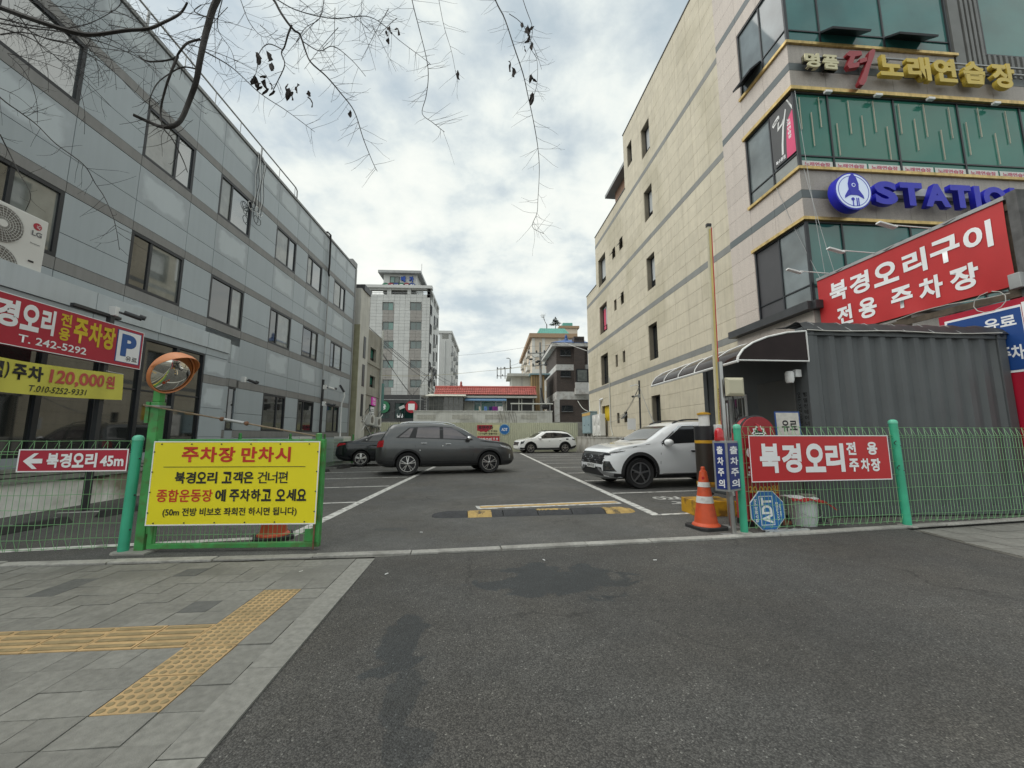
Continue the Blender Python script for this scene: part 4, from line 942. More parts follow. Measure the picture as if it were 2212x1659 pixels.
# stay wires of the frame up to the facade
t = thing('stay_wires', 'thin stay wires running from the glass building down to the sign frame', 'wires', bp(9, 5.2))
for (a, c) in (((FS.m @ V((S(10.6), -.05, 8.65))), bp(9.6, 5.4)), (FF.m @ V((.06, -.08, 8.60)), bp(9.2, 5.4)), (FF.m @ V((.03, -.08, 11.0)), bp(9.45, 5.4))):
    MB().tube([a + (c - a) * k / 8 + V((0, 0, -.12 * sin(pi * k / 8))) for k in range(9)], .006, 5).build('wire', m_galv, t)
# blue parking board below
pb = thing('parking_board', 'blue and white parking sign board half hidden behind the container', 'sign', bp(6.6, 1.2, .02))
FPb = Face(bp(7.18, .6, -.0), BDIR, (0, 0, 1))
rect(FPb, 0, 0, 1.5, 2.98, -.04, .04, m_crimson, pb, 'backing'); rect(FPb, .09, 1.74, 1.16, 2.87, .001, .005, m_txtw, pb, 'white_border'); rect(FPb, .13, 1.78, 1.15, 2.83, .007, .004, m_blue, pb, 'blue_field')
rect(FPb, 1.17, 1.76, 1.49, 2.90, .001, .005, m_txtw, pb, 'white_field'); letter('P', FPb, .26, 2.05, .58, 2.66, m_txtw, pb, bold=.05, d=.012); letter('유료', FPb, .66, 2.52, 1.08, 2.73, m_txtw, pb, bold=.03, d=.012); letter('주차', FPb, .80, 1.95, 1.12, 2.2, m_txtw, pb, bold=.03, d=.012)
# ================================================================ WIRE FENCES, POSTS
def wire_fence(p0, p1, h, label, posts=(), z0=.05):
    p0, p1 = V(p0), V(p1); u = (p1 - p0).normalized(); n = V((-u.y, u.x, 0)); L_ = (p1 - p0).length
    t = thing('wire_fence', label, 'fence', p0, atan2(u.y, u.x), 'green wire mesh fences')
    b = MB(); sp = .058; k = int(L_ / sp); zt = h - .12; r = .0029
    W_ = lambda a, z, d=0: p0 + u * a + n * d + V((0, 0, z))
    for i in range(k + 1):
        a = i * L_ / k; o = (sp * .5 if i % 2 else 0); o2 = a + (sp * .45 if i % 2 == 0 else -sp * .45)
        b.tube([W_(a + (sp * .4 if i % 2 == 0 else -sp * .4), z0, .02), W_(a, z0 + .12), W_(a, zt), W_(o2, h - .012, .03), W_(o2 + (.012 if i % 2 == 0 else -.012), h, .03)], r, 3, cap=False)
    for z, d in [(z0 + .02, .018), (z0 + .12, 0)] + [(z0 + .12 + (zt - z0 - .12) * q / 6, 0) for q in range(1, 7)] + [(zt - .03, 0), (h - .004, .03)]:
        b.tube([W_(L_ * q / 12, z + .004 * sin(q * 1.9), d - .004) for q in range(13)], r * 1.1, 3, cap=False)
    b.build('wire_mesh', m_wire, t)
    return t, W_
def post(p, h, r, label, m, lean=(0, 0), cap=True):
    t = thing('fence_post', label, 'fence post', p, group='mint green fence posts')
    tip = V(p) + V((lean[0], lean[1], h)); MB().tube([V(p), tip], r, 16).build('tube', m, t, smooth=40)
    if cap: MB().lathe([(r * 1.08, -.03), (r * 1.08, .0), (r * .8, .022), (r * .3, .032)], tip, n=16).build('cap', mat('mint cap', (.12, .50, .34), .4), t, smooth=50)
    MB().lathe([(r * 2.2, 0), (r * 2.0, .02), (r * 1.05, .025)], V(p), n=12).build('footing', m_conc, t)
    for z in (.25, .62, 1.02): MB().ball(V(p) + V((lean[0] * z / h + r, lean[1] * z / h - .01, z)), .010, 8).build('bolt', m_dark, t)
    return t
RA, RB = V((3.32, 5.27, 0)), V((5.90, 5.57, 0)); ru = (RB - RA).normalized(); rn = V((ru.y, -ru.x, 0))
wire_fence(RA + ru * .05, RB - ru * .05, 1.40, 'green wire mesh fence behind the red sign on the right')
wire_fence(RB + ru * .05, RB + ru * 3.4, 1.40, 'green wire mesh fence in front of the container at the right edge')
p_ra = post(RA, 1.40, .047, 'mint green post beside the blue exit warning lamp', m_mint); post(RB, 1.48, .052, 'mint green post at the right end of the red sign', m_mint, (-.03, 0))
LA, LB = V((-7.4, 4.42, 0)), V((-4.06, 4.76, 0)); lu = (LB - LA).normalized()
wire_fence(LA, LB, 1.22, 'green wire mesh fence at the left carrying the red arrow sign'); post(V((-4.02, 4.765, 0)), 1.25, .05, 'mint green post between the arrow sign and the gate', m_mint, (.02, 0))
for i, z in enumerate((1.13, .78)):
    MB().tube([RB + V((-.07 + .07 * cos(k * .7), -.06 + .03 * sin(k), z + .01 * k)) for k in range(9)], .005, 5).build('cable_tie', m_black, bpy.data.objects['fence_post.001'])
# red sign on the right fence
def signboard(name, label, F, w, h, m, border=None, t=.012):
    o = thing(name, label, 'sign', F.o); plate(F, w, h, t, m, o, 'board')
    if border:
        bw_ = .012
        for (a, c, d, e) in ((0, 0, w, bw_), (0, h - bw_, w, h), (0, bw_, bw_, h - bw_), (w - bw_, bw_, w, h - bw_)): rect(F, a, c, d, e, .0005, .002, border, o, 'border_strip')
    return o
q = lambda x, y: on_plane(x, y, RA + rn * .06, rn)
a = q(1624, 1044); F1 = Face((a.x, a.y, q(1629, 1042).z), ru, (0, 0, 1)); w1 = (q(1925, 985) - q(1624, 995)).length; h1 = q(1920, 938).z - q(1932, 1033).z
o = signboard('sign_board', 'red sign with large white hangul lettering tied to the right fence', F1, w1, h1, m_red, m_txtw)
sx = lambda z: (z - 560) / (1400 - 560) * w1
for c, (x0, x1) in zip('북경오리', ((620, 735), (745, 860), (880, 1000), (1005, 1118))): letter(c, F1, sx(x0 - 5), h1 * .19, sx(x1 - 5), h1 * .82, m_txtw, o, bold=.045)
for c, (x0, x1) in zip('전용', ((1138, 1198), (1268, 1332))): letter(c, F1, sx(x0 - 8), h1 * .56, sx(x1 - 8), h1 * .85, m_txtw, o, bold=.04)
for c, (x0, x1) in zip('주차장', ((1150, 1210), (1222, 1278), (1285, 1345))): letter(c, F1, sx(x0 - 12), h1 * .19, sx(x1 - 12), h1 * .48, m_txtw, o, bold=.04)
# octagonal blue security sign leaning inside the fence
c8 = on_plane(1660, 1103, RA - rn * .05, rn); F8 = Face(c8 - ru * .25 - V((0, 0, .25)), ru, V((0, .06, 1)))
o = thing('security_sign', 'blue octagonal security sign lying sideways behind the fence wires', 'sign', F8.o)
R8 = .265; oc = lambda r: [(.25 + r * cos(pi / 8 + k * pi / 4), .25 + r * sin(pi / 8 + k * pi / 4)) for k in range(8)]
m_adt = mat('bright blue sign', (.012, .14, .42), .4, var=.04)
polyplate(F8, oc(R8 + .012), -.012, .008, m_txtw, o, 'rim'); polyplate(F8, oc(R8), -.004, .006, m_adt, o, 'board')
for (a, c, d, e) in ((.13, .06, .138, .44), (.33, .06, .338, .44), (.138, .06, .33, .068), (.138, .432, .33, .44)): rect(F8, a, c, d, e, .002, .002, m_txtw, o, 'frame_line')
letter('ADT', F8, .155, .08, .315, .42, m_txtw, o, bold=.04, d=.005, rot=1); letter('캡스경비구역', F8, .05, .10, .095, .40, m_txtw, o, bold=.03, d=.005, rot=1)
letter('CCTV작동중', F8, .375, .12, .415, .36, m_txtw, o, bold=.03, d=.005, rot=1); letter('1588-6400', F8, .43, .17, .455, .33, m_txtw, o, bold=.03, d=.005, rot=1)
# red arched standing sign behind the fence
K0 = V((3.62, 5.62, 0)); ku = V((cos(radians(-4)), sin(radians(-4)), 0)); kn = V((-ku.y, ku.x, 0))
ks = thing('standing_sign', 'dark red arched standing sign with a round white emblem behind the fence', 'sign', K0, radians(-4))
KW, KH, KD = .46, 1.55, .30; FK = Face(K0 + V((0, 0, .0)), ku, (0, 0, 1))
arch = [(0, .08), (KW, .08), (KW, KH - KW / 2)] + [(KW / 2 + KW / 2 * cos(k * pi / 14), KH - KW / 2 + KW / 2 * sin(k * pi / 14)) for k in range(1, 14)] + [(0, KH - KW / 2)]
m_kio = mat('dark red plastic', (.28, .012, .02), .35, var=.06)
polyplate(FK, arch, -KD, KD - .01, mat('red plastic side', (.42, .05, .06), .4, var=.08), ks, 'body', smooth=40); polyplate(FK, arch, -.01, .012, m_kio, ks, 'front_face')
b = MB()
for k in (-.06, -.24):
    b.tube([FK.p(KW / 2 + (KW / 2 + .004) * cos(t * pi / 14), KH - KW / 2 + (KW / 2 + .004) * sin(t * pi / 14), k) for t in range(15)], .02, 5)
b.build('black_trim', m_black, ks); rect(FK, -.01, 0, KW + .01, .08, -KD, KD, m_black, ks, 'base')
star = []
for k in range(20):
    r = .085 if k % 2 else .115; star.append((KW / 2 + r * cos(k * pi / 10) * .9, KH - .24 + r * sin(k * pi / 10)))
polyplate(FK, star, .003, .004, m_txtw, ks, 'emblem_burst'); polyplate(FK, [(KW / 2 + (a - KW / 2) * .78, KH - .24 + (b_ - KH + .24) * .78) for a, b_ in star], .008, .002, m_txtk, ks, 'emblem_core')
polyplate(FK, [(KW / 2 - .02, KH - .20), (KW / 2 + .05, KH - .22), (KW / 2 + .01, KH - .12), (KW / 2 - .05, KH - .09), (KW / 2 - .01, KH - .14)], .011, .002, mat('red emblem flash', (.5, .04, .06), .4), ks, 'emblem_flame')
polyplate(FK, [(KW / 2 - .02, KH - .34), (KW / 2 + .02, KH - .34), (KW / 2, KH - .38)], .011, .002, m_txtw, ks, 'emblem_tip'); rect(FK, KW / 2 - .06, KH - .25, KW / 2 + .06, KH - .235, .011, .002, m_txtw, ks, 'emblem_bar')
for i, c in enumerate('이용주차'): letter(c, FK, .03 + .2 * (i % 2), .92 - .28 * (i // 2), .20 + .2 * (i % 2), 1.12 - .28 * (i // 2), m_txtw, ks, bold=.03, d=.005)
m_txty = mat('yellow lettering', (.62, .36, .03), .5); letter('20,000원', FK, .03, .46, .44, .58, m_txty, ks, bold=.02, d=.005); letter('0', FK, .18, .30, .25, .40, m_txty, ks, bold=.02, d=.005)
# paper parking notice leaning on the booth
FQ = Face(cpt(-.03, -.02, .74) + V((-.60, -.02, .0)), (1, .03, 0), (0, .03, 1)); o = thing('parking_notice', 'peeling white parking notice with blue border leaning on the booth', 'sign', FQ.o)
plate(FQ, .42, .92, .01, m_blue, o, 'board'); rect(FQ, .02, .34, .40, .90, .0005, .002, mat('dirty white paper', (.55, .54, .5), .7, var=.15, vs=12), o, 'paper'); letter('유료', FQ, .10, .60, .36, .78, m_txtk, o, bold=.03, d=.004); rect(FQ, 0.02, .02, .40, .06, .0005, .002, m_txtw, o, 'white_line')
# white bucket with a folded banner sheet on it
bk = gnd(1752, 1138); bk = V((bk.x, bk.y + .12, 0)); o = thing('bucket', 'white plastic bucket holding a folded red and white sheet behind the fence', 'bucket', bk)
MB().lathe([(.15, 0), (.155, .01), (.185, .36), (.195, .36), (.195, .39), (.18, .39), (.15, .02)], bk, n=28).build('bucket_body', mat('white bucket plastic', (.60, .63, .64), .4, var=.05), o, smooth=40)
MB().tube([bk + V((.195 * cos(t), -.05 - .19 * sin(t), .27 - .12 * sin(t))) for t in [k * pi / 10 for k in range(11)]], .004, 5).build('wire_handle', m_galv, o)
o = thing('folded_sheet', 'folded red and white banner sheet lying over the white bucket', 'sheet', bk + V((0, 0, .4)))
G_ = [[bk + V((-.32 + .62 * i / 9 + .03 * sin(j), -.24 + .42 * j / 5, .41 - .10 * ((i / 9 - .45) * 2) ** 2 * (i > 4) - .04 * (abs(j - 2.5) / 2.5) + .012 * sin(i * 2 + j))) for j in range(6)] for i in range(10)]
oo = MB().grid(G_).build('sheet', m_txtw, o, smooth=60, thick=.012); oo.data.materials.append(m_red)
for p in oo.data.polygons:
    if p.center.y + 0 < -.13 or p.center.x > .2: p.material_index = 1
b = MB().obox(bk + V((.05, -.04, .425)), (.11, .05, .012), ax=[V((.96, .2, -.05)).normalized(), V((-.2, .96, 0)).normalized(), V((.05, 0, 1))]); b.build('folded_flap', mat('grey cloth', (.22, .21, .19), .9), o)
# planks and clutter inside the fence
for i, (x, y, l, r, m_, lb_) in enumerate(((4.05, 5.75, .55, 12, mat('reddish plank', (.20, .075, .045), .8, var=.2, vs=9), 'short reddish plank on the ground behind the blue octagonal sign'), (4.55, 6.0, .9, -8, m_dark, 'dark metal channel lying on the ground beside the booth'))):
    t = thing('plank' if i == 0 else 'metal_channel', lb_, 'plank' if i == 0 else 'metal bar', (x, y, .004), radians(r)); MB().box(-l / 2, l / 2, -.07, .07, 0, .05).build('board', m_, t, world=False, bevel=.006)
    MB().box(-l / 2 + .03, l / 2 - .05, -.03, .05, .05, .085).build('upper_board', m_, t, world=False)
# plastic sheet litter in front of the fence
g0 = gnd(1705, 1150); o = thing('plastic_sheet', 'crumpled translucent plastic sheet on the ground below the octagonal sign', 'litter', g0)
G_ = [[V((g0.x - .33 + .66 * i / 12 + .02 * sin(j * 2), g0.y + .06 * (i / 12.) - .085 + .17 * j / 5 * (1 - .5 * abs(i / 12 - .5)), .012 + .02 * abs(sin(i * 1.3 + j * 1.7)))) for j in range(6)] for i in range(13)]
MB().grid(G_).build('sheet', mat('milky plastic film', (.42, .44, .44), .25, var=.2, vs=12, bump=.4, bs=18), o, smooth=50)
# ================================================================ BARRIER GATE
B_ = V((2.94, 5.98, 0)); bb = gnd(1537, 1112); bb = V((bb.x, bb.y, 0))
br = thing('barrier_gate', 'parking barrier with raised yellow and white arm on a dark round pillar', 'barrier', bb)
m_by = mat('worn yellow steel', (.55, .30, .015), .5, var=.15, vs=5, stain=(.12, .06, .02), stainw=.8, stains=5)
m_col = mat('dark brown pillar', (.030, .024, .018), .45, var=.15)
MB().box(bb.x - .33, bb.x + .33, bb.y - .17, bb.y + .35, 0, .24).build('base_block', m_by, br, bevel=.012)
cx, cy = bb.x + .02, bb.y + .12
b = MB().lathe([(.05, .24), (.05, .30), (.10, .31), (.10, .33), (.05, .35), (.05, .42), (.135, .44), (.15, .45), (.15, .50)], (cx, cy, 0), n=24); b.build('pillar_foot', m_black, br, smooth=40)
MB().lathe([(.153, .44), (.153, .52)], (cx, cy, 0), n=28).build('yellow_ring', m_by, br, smooth=40)
MB().lathe([(.148, .50), (.150, 1.16)], (cx, cy, 0), n=28).build('pillar', m_col, br, smooth=40); MB().lathe([(.152, 1.15), (.152, 1.20)], (cx, cy, 0), n=28).build('yellow_ring', m_by, br, smooth=40)
MB().lathe([(.152, 1.20), (.152, 1.43), (.14, 1.44)], (cx, cy, 0), n=28).build('pillar_cap', m_black, br, smooth=40)
MB().lathe([(.088, 1.44), (.088, 1.63)], (cx + .02, cy, 0), n=24).build('lamp_body', mat('white lamp diffuser', (.72, .72, .70), .5), br, smooth=40); MB().lathe([(.11, 1.63), (.11, 1.655), (.05, 1.675)], (cx + .02, cy, 0), n=24).build('lamp_cap', m_by, br, smooth=40)
a0 = atY(1552, 925, bb.y - .02); a1 = atY(1530.5, 490, bb.y - .02); au = (a1 - a0); al = au.length; au.normalize(); ax_ = V((au.z, 0, -au.x)); ay_ = V((0, 1, 0))
m_armw = mat('worn cream arm paint', (.56, .52, .38), .45, var=.1, vs=4, streak=.15)
MB().obox(a0 + au * al / 2, (.032, .022, al / 2), ax=[ax_, ay_, au]).build('arm', m_armw, br, bevel=.005)
MB().obox(a0 + au * al / 2 + ax_ * .040, (.008, .023, al / 2 - .02), ax=[ax_, ay_, au]).build('red_edge_strip', mat('red reflective strip', (.55, .03, .015), .35), br)
MB().obox(a0 + au * al / 2 - V((0, .024, 0)) + ax_ * .008, (.016, .002, al / 2 - .05), ax=[ax_, ay_, au]).build('yellow_strip', mat('pale yellow strip', (.58, .47, .16), .5), br)
MB().obox(a0 + au * (al + .025), (.042, .028, .03), ax=[ax_, ay_, au]).build('arm_tip', m_black, br, bevel=.006); MB().obox(a0 - au * .02, (.06, .05, .08), ax=[ax_, ay_, au]).build('arm_clamp', m_white, br, bevel=.008)
FAr = Face(a0 + au * .12 - V((0, .026, 0)) + ax_ * .026, au, -ax_); letter('WWW.LIKETECH.CO.KR', FAr, 0, -.0, .55, .018, m_txtk, br, bold=.01, d=.002)
# reader panel on a steel pole
rp = gnd(1587, 1141); rp = V((rp.x, rp.y + .08, 0)); o = thing('antenna_post', 'beige square reader antenna on a steel pole beside the barrier', 'antenna', rp)
zt = atY(1579, 782, rp.y).z; MB().tube([rp, V((rp.x, rp.y, zt))], .034, 14).build('pole', m_steel, o, smooth=40); MB().tube([rp + V((.075, .03, 0)), V((rp.x + .075, rp.y + .03, 1.75))], .012, 8).build('conduit', m_steel, o, smooth=40)
c = atY(1585, 836, rp.y - .09); b = MB(); hw = .135
b.add([c + V((s * hw, 0, k * hw)) for k in (-1, 1) for s in (-1, 1)] + [c + V((s * hw, -.03, k * hw)) for k in (-1, 1) for s in (-1, 1)] + [c + V((s * hw * .72, -.055, k * hw * .72)) for k in (-1, 1) for s in (-1, 1)],
      [(0, 1, 3, 2), (0, 4, 5, 1), (1, 5, 7, 3), (3, 7, 6, 2), (2, 6, 4, 0), (4, 8, 9, 5), (5, 9, 11, 7), (7, 11, 10, 6), (6, 10, 8, 4), (8, 10, 11, 9)])
b.build('antenna_panel', mat('beige antenna plastic', (.52, .49, .36), .5, var=.05), o, bevel=.008); MB().obox(c + V((.0, .05, -.02)), (.05, .05, .06), R=M.Identity(3)).build('bracket', m_dark, o)
MB().obox(rp + V((0, 0, .006)), (.10, .10, .006), R=M.Identity(3)).build('base_plate', m_galv, o)
MB().tube([c + V((0, .04, -.13)), c + V((.03, .05, -.3)), c + V((.05, .02, -.42)), c + V((.02, .06, -.5))], .010, 6).build('cable', m_black, o)
# exit warning lamp
wp = gnd(1588, 1158); wp = V((wp.x, wp.y + .02, 0)); o = thing('warning_lamp', 'blue hangul exit warning lamp box with red beacon on a steel post', 'warning lamp', wp)
MB().tube([wp, wp + V((-.02, 0, .62))], .030, 14).build('post', m_steel, o, smooth=40); MB().obox(wp + V((0, 0, .006)), (.13, .10, .006), R=M.Identity(3)).build('base_plate', m_galv, o); MB().tube([wp + V((.0, 0, .50)), wp + V((-.02, 0, .62))], .045, 12).build('collar', m_steel, o, smooth=40)
z0w, z1w = atY(1575, 1062, wp.y - .05).z, atY(1560, 952, wp.y - .05).z
pL, pM, pR = atY(1542, 1010, wp.y + .05), atY(1572.5, 1010, wp.y - .10), atY(1598, 1010, wp.y + .06); tri = [V((p.x, p.y, z0w)) for p in (pL, pM, pR)] + [V((wp.x - .02, wp.y + .18, z0w))]
MB().prism(tri, (0, 0, z1w - z0w)).build('lamp_box', m_galv, o, bevel=.006)
for (p, r_) in ((pL, pM), (pM, pR)):
    u_ = V((r_.x - p.x, r_.y - p.y, 0)); w_ = u_.length; Fw = Face(V((p.x, p.y, z0w)) , u_, (0, 0, 1)); Hh = z1w - z0w
    rect(Fw, .028, .03, w_ - .022, Hh - .03, .0015, .006, mat('blue lit panel', (.014, .03, .17), .35), o, 'blue_panel')
    for i, ch in enumerate('출차주의'): letter(ch, Fw, .055, Hh - .05 - (Hh - .08) * (i + .86) / 4, w_ - .048, Hh - .05 - (Hh - .08) * (i + .14) / 4, m_txtw, o, bold=.03, d=.009)
bc = V((wp.x - .10, wp.y + .02, z1w)); MB().lathe([(.062, 0), (.062, .035), (.055, .04)], bc, n=20).build('beacon_base', mat('clear red base', (.40, .02, .02), .3), o, smooth=40); MB().lathe([(.058, .04), (.058, .10), (.05, .14), (.03, .165), (.005, .172)], bc, n=20).build('beacon_dome', mat('red beacon dome', (.50, .012, .02), .12, spec=.7), o, smooth=50)
# traffic cones
m_cone = mat('orange cone plastic', (.60, .085, .025), .5, var=.1, vs=6, stain=(.35, .06, .03), stainw=.5, stains=6); m_refl = mat('white reflective band', (.62, .62, .60), .45, var=.12, vs=14, stain=(.35, .3, .26), stainw=.6, stains=8)
def cone(p, H_, label, cup=False, rz=.2):
    o = thing('traffic_cone', label, 'traffic cone', p, rz, 'orange traffic cones'); p = V(p); R = lambda z: .165 - .125 * (z / H_)
    b = MB()
    pts = [(-.22, -.16), (-.16, -.22), (.16, -.22), (.22, -.16), (.22, .16), (.16, .22), (-.16, .22), (-.22, .16)]
    b.prism([p + M.Rotation(rz, 3, 'Z') @ V((x, y, 0)) for x, y in pts], (0, 0, .045)); b.build('base', m_rubber, o, bevel=.008)
    MB().lathe([(.185, .045), (.18, .06), (R(.10 * H_), .10 * H_)] + [(R(q * H_), q * H_) for q in (.3, .5, .7, .9, .93)] + [(.032, .94 * H_), (.04, .95 * H_), (.028, .96 * H_), (.028, H_), (.02, H_ + .01)], p, n=28).build('cone_body', m_cone, o, smooth=35)
    for q0, q1 in ((.42, .53), (.68, .76)): MB().lathe([(R(q0 * H_) + .003, q0 * H_), (R(q1 * H_) + .003, q1 * H_)], p, n=28, cap=False).build('reflective_band', m_refl, o, smooth=40)
    MB().lathe([(.018, 0), (.018, .004)], p + V((-.035, -R(.83 * H_) + .008, .83 * H_)), V((-.2, -1, .15)), 12).build('red_reflector', m_red, o)
cone(gnd(1526, 1141), .83, 'orange traffic cone with white bands in front of the barrier pillar')
cone((-2.72, 5.33, .004), .78, 'orange traffic cone half hidden behind the yellow gate sign', rz=.5)
# ================================================================ LEFT GATE
GY = 4.79; m_gp = m_green
gt = thing('gate_leaf', 'green steel mesh gate leaf swung open beside the left post', 'gate', (-3.7, GY, 0))
gx0, gx1 = -3.78, -1.93; gz0, gz1 = .04, 1.235
def gb(x0, x1, z0, z1, name, d=.03, m=m_green, y=GY): return MB().box(x0, x1, y - d, y + d, z0, z1).build(name, m, gt, bevel=.004)
gb(gx0, gx1, gz0, gz0 + .05, 'bottom_rail'); gb(gx0, gx1, gz1 - .04, gz1, 'top_rail'); gb(gx0, gx0 + .05, gz0 + .05, gz1 - .04, 'stile'); gb(gx1 - .07, gx1, gz0 + .05, gz1 - .04, 'stile', .035)
b = MB()
for k in range(36): b.tube([V((gx0 + .05 + k * .049, GY, gz0 + .05)), V((gx0 + .05 + k * .049, GY, gz1 - .04))], .0032, 3, cap=False)
for z in (.18, .36, .54, .72, .9, 1.08): b.tube([V((gx0 + .05, GY - .004, z)), V((gx1 - .07, GY - .004, z))], .0035, 3, cap=False)
b.build('wire_mesh', m_wire, gt); gb(gx1 - .17, gx1 - .07, gz0 + .05, gz0 + .19, 'lock_plate', .01); MB().tube([V((gx1 - .05, GY - .05, .02)), V((gx1 - .05, GY - .05, .45))], .010, 8).build('drop_bolt', mat('rusty bolt', (.16, .08, .045), .8, var=.3, vs=20), gt)
MB().lathe([(.035, -.02), (.035, .06), (.02, .07)], (gx1 - .08, GY, gz1), n=14).build('stay_lug', m_green, gt, smooth=40)
for z in (.2, .62, 1.02): MB().tube([V((gx0 - .02, GY, z)), V((gx0 - .02, GY, z + .1))], .018, 8).build('hinge', m_green, gt)
gp = thing('gate_post', 'thick green steel gate post carrying the convex mirror', 'gate post', (-3.87, GY + .03, 0))
MB().box(-3.92, -3.82, GY - .02, GY + .08, 0, 1.66).build('column', m_green, gp, bevel=.008); MB().box(-3.91, -3.83, GY - .01, GY + .07, 1.66, 1.92).build('mirror_pole', mat('bright green paint', (.05, .30, .06), .45, var=.1), gp, bevel=.01)
MB().box(-3.95, -3.79, GY - .05, GY + .11, 1.60, 1.62).build('collar', m_galv, gp); MB().box(-3.96, -3.92, GY - .03, GY + .03, 1.42, 1.66).build('hinge_plate', m_green, gp)
MB().obox((-3.87, GY + .03, .01), (.16, .16, .012), R=M.Identity(3)).build('footing', m_conc, gp)
st = thing('stay_rod', 'rusty stay rod with a turnbuckle from the gate post down to the gate end', 'stay rod', (-2.9, GY, 1.4))
r0, r1 = V((-3.84, GY - .06, 1.60)), V((gx1 - .08, GY, gz1 + .03)); m_rod = mat('rusty steel rod', (.20, .15, .10), .7, var=.3, vs=15)
MB().tube([r0 + V((-.12, 0, .02)), r0, r0 + (r1 - r0) * .40], .009, 6).build('rod', m_rod, st); MB().tube([r0 + (r1 - r0) * .56, r1], .009, 6).build('rod', m_rod, st)
MB().tube([r0 + (r1 - r0) * .42, r0 + (r1 - r0) * .54], .017, 8).build('turnbuckle', m_galv, st)
for q_ in (.405, .555): MB().ball(r0 + (r1 - r0) * q_, .026, 10).build('eye_bolt', mat('rusty bolt', (.16, .08, .045)), st)
# yellow notice board on the gate
pq = lambda x, y: atY(x, y, GY - .075); w2 = pq(687, 1040).x - pq(323, 1045).x; zlo, zhi = pq(500, 1134).z, pq(510, 953).z
F2 = Face((pq(323, 1045).x, GY - .075, zlo), (1, 0, 0), (0, 0, 1)); h2 = zhi - zlo
o = signboard('notice_board', 'large yellow notice board with red and black hangul lettering on the gate', F2, w2, h2, m_yel, m_txtw)
nx = lambda z: (z - 935) / (1980 - 935) * w2; 
def row(chars, m, y0, y1, spans, bold=.033):
    for c, (a, e) in zip(chars, spans): letter(c, F2, nx(a), h2 * y0, nx(e), h2 * y1, m, o, bold=bold)
def even(x0, x1, n, gap=.08):
    w = (x1 - x0) / n; return [(x0 + w * i + w * gap / 2, x0 + w * (i + 1) - w * gap / 2) for i in range(n)]
row('주차장', m_txtr, .745, .93, even(1110, 1450, 3)); row('만차시', m_txtr, .745, .93, even(1480, 1800, 3)); rect(F2, nx(1010), h2 * .685, nx(1895), h2 * .692, .001, .002, m_txtk, o, 'rule_line')
row('북경오리', m_txtk, .49, .63, even(1085, 1350, 4)); row('고객은', m_txtk, .49, .63, even(1375, 1575, 3)); row('건너편', m_txtk, .49, .63, even(1595, 1790, 3), .012)
row('종합운동장', m_txtr, .275, .42, even(985, 1330, 5), .018); row('에', m_txtk, .275, .42, [(1345, 1410)]); row('주차하고', m_txtk, .275, .42, even(1430, 1695, 4)); row('오세요', m_txtk, .275, .42, even(1718, 1915, 3))
letter('(50m 전방 비보호 좌회전 하시면 됩니다)', F2, nx(1035), h2 * .095, nx(1858), h2 * .205, m_txtk, o, bold=.02)
for k in range(6):
    for zb_ in (.03, .965): MB().ball(F2.p(nx(985 + k * 185), h2 * zb_, .004), .008, 8).build('rivet', m_dark, o)
for k in range(4):
    for xb_ in (945, 1968): MB().ball(F2.p(nx(xb_), h2 * (.15 + .24 * k), .004), .008, 8).build('rivet', m_dark, o)
# red arrow sign on the left fence
ln = V((lu.y, -lu.x, 0)); q = lambda x, y: on_plane(x, y, LB + ln * .05, ln)
a = q(34, 1020); e = q(273, 1018); z0_, z1_ = q(150, 1019).z, q(150, 970).z; F3 = Face((a.x, a.y, z0_), lu, (0, 0, 1)); w3 = (V((e.x, e.y, 0)) - V((a.x, a.y, 0))).length; h3 = z1_ - z0_
o = signboard('arrow_sign', 'crimson direction sign with white left arrow on the left fence', F3, w3, h3, m_crimson, m_txtw)
polyplate(F3, [(w3 * .05, h3 * .48), (w3 * .14, h3 * .82), (w3 * .18, h3 * .82), (w3 * .125, h3 * .58), (w3 * .22, h3 * .58), (w3 * .22, h3 * .38), (w3 * .125, h3 * .38), (w3 * .18, h3 * .14), (w3 * .14, h3 * .14)], .001, .003, m_txtw, o, 'arrow')
for c, (x0, x1) in zip('북경오리', even(.255, .72, 4)): letter(c, F3, w3 * x0, h3 * .18, w3 * x1, h3 * .82, m_txtw, o, bold=.04)
letter('45m', F3, w3 * .745, h3 * .22, w3 * .965, h3 * .70, m_txtw, o, bold=.035)
# convex mirror
mc = atY(372, 806, GY - .02); mn = V((.90, -.16, -.40)).normalized(); cmir = thing('convex_mirror', 'orange rimmed convex traffic mirror on the green gate post', 'mirror', mc)
R_, rr = .42, .235; h0 = R_ - sqrt(R_ * R_ - rr * rr)
MB().lathe([(rr * k / 14., h0 * 1.0 - (R_ - sqrt(R_ * R_ - (rr * k / 14.) ** 2))) for k in range(14, 0, -1)] + [(.002, h0)], mc, mn, 48, cap=False).build('mirror_face', mat('mirror silver', (.75, .74, .68), .03, metal=1.0, var=.03), cmir, smooth=60)
m_or = mat('orange mirror rim', (.58, .21, .075), .45, var=.1)
MB().lathe([(rr + .015, -.03), (rr + .02, .0), (rr + .012, .02), (rr - .002, .012)], mc, mn, 48, cap=False).build('rim', m_or, cmir, smooth=50); MB().lathe([(rr + .01, -.03), (.15, -.07), (.01, -.08)], mc, mn, 32, cap=False).build('back_shell', m_or, cmir, smooth=50)
a_ = V((0, 0, 1)) - mn * mn.z; a_.normalize(); b__ = mn.cross(a_); G_ = []
for k in range(25):
    th = -1.45 + 2.9 * k / 24; d_ = a_ * cos(th) + b__ * sin(th); wv_ = .15 * max(0.03, cos(th * 1.05)); G_.append([mc + d_ * (rr + .018), mc + d_ * (rr + .024) + mn * wv_ * .5, mc + d_ * (rr + .012) + mn * wv_])
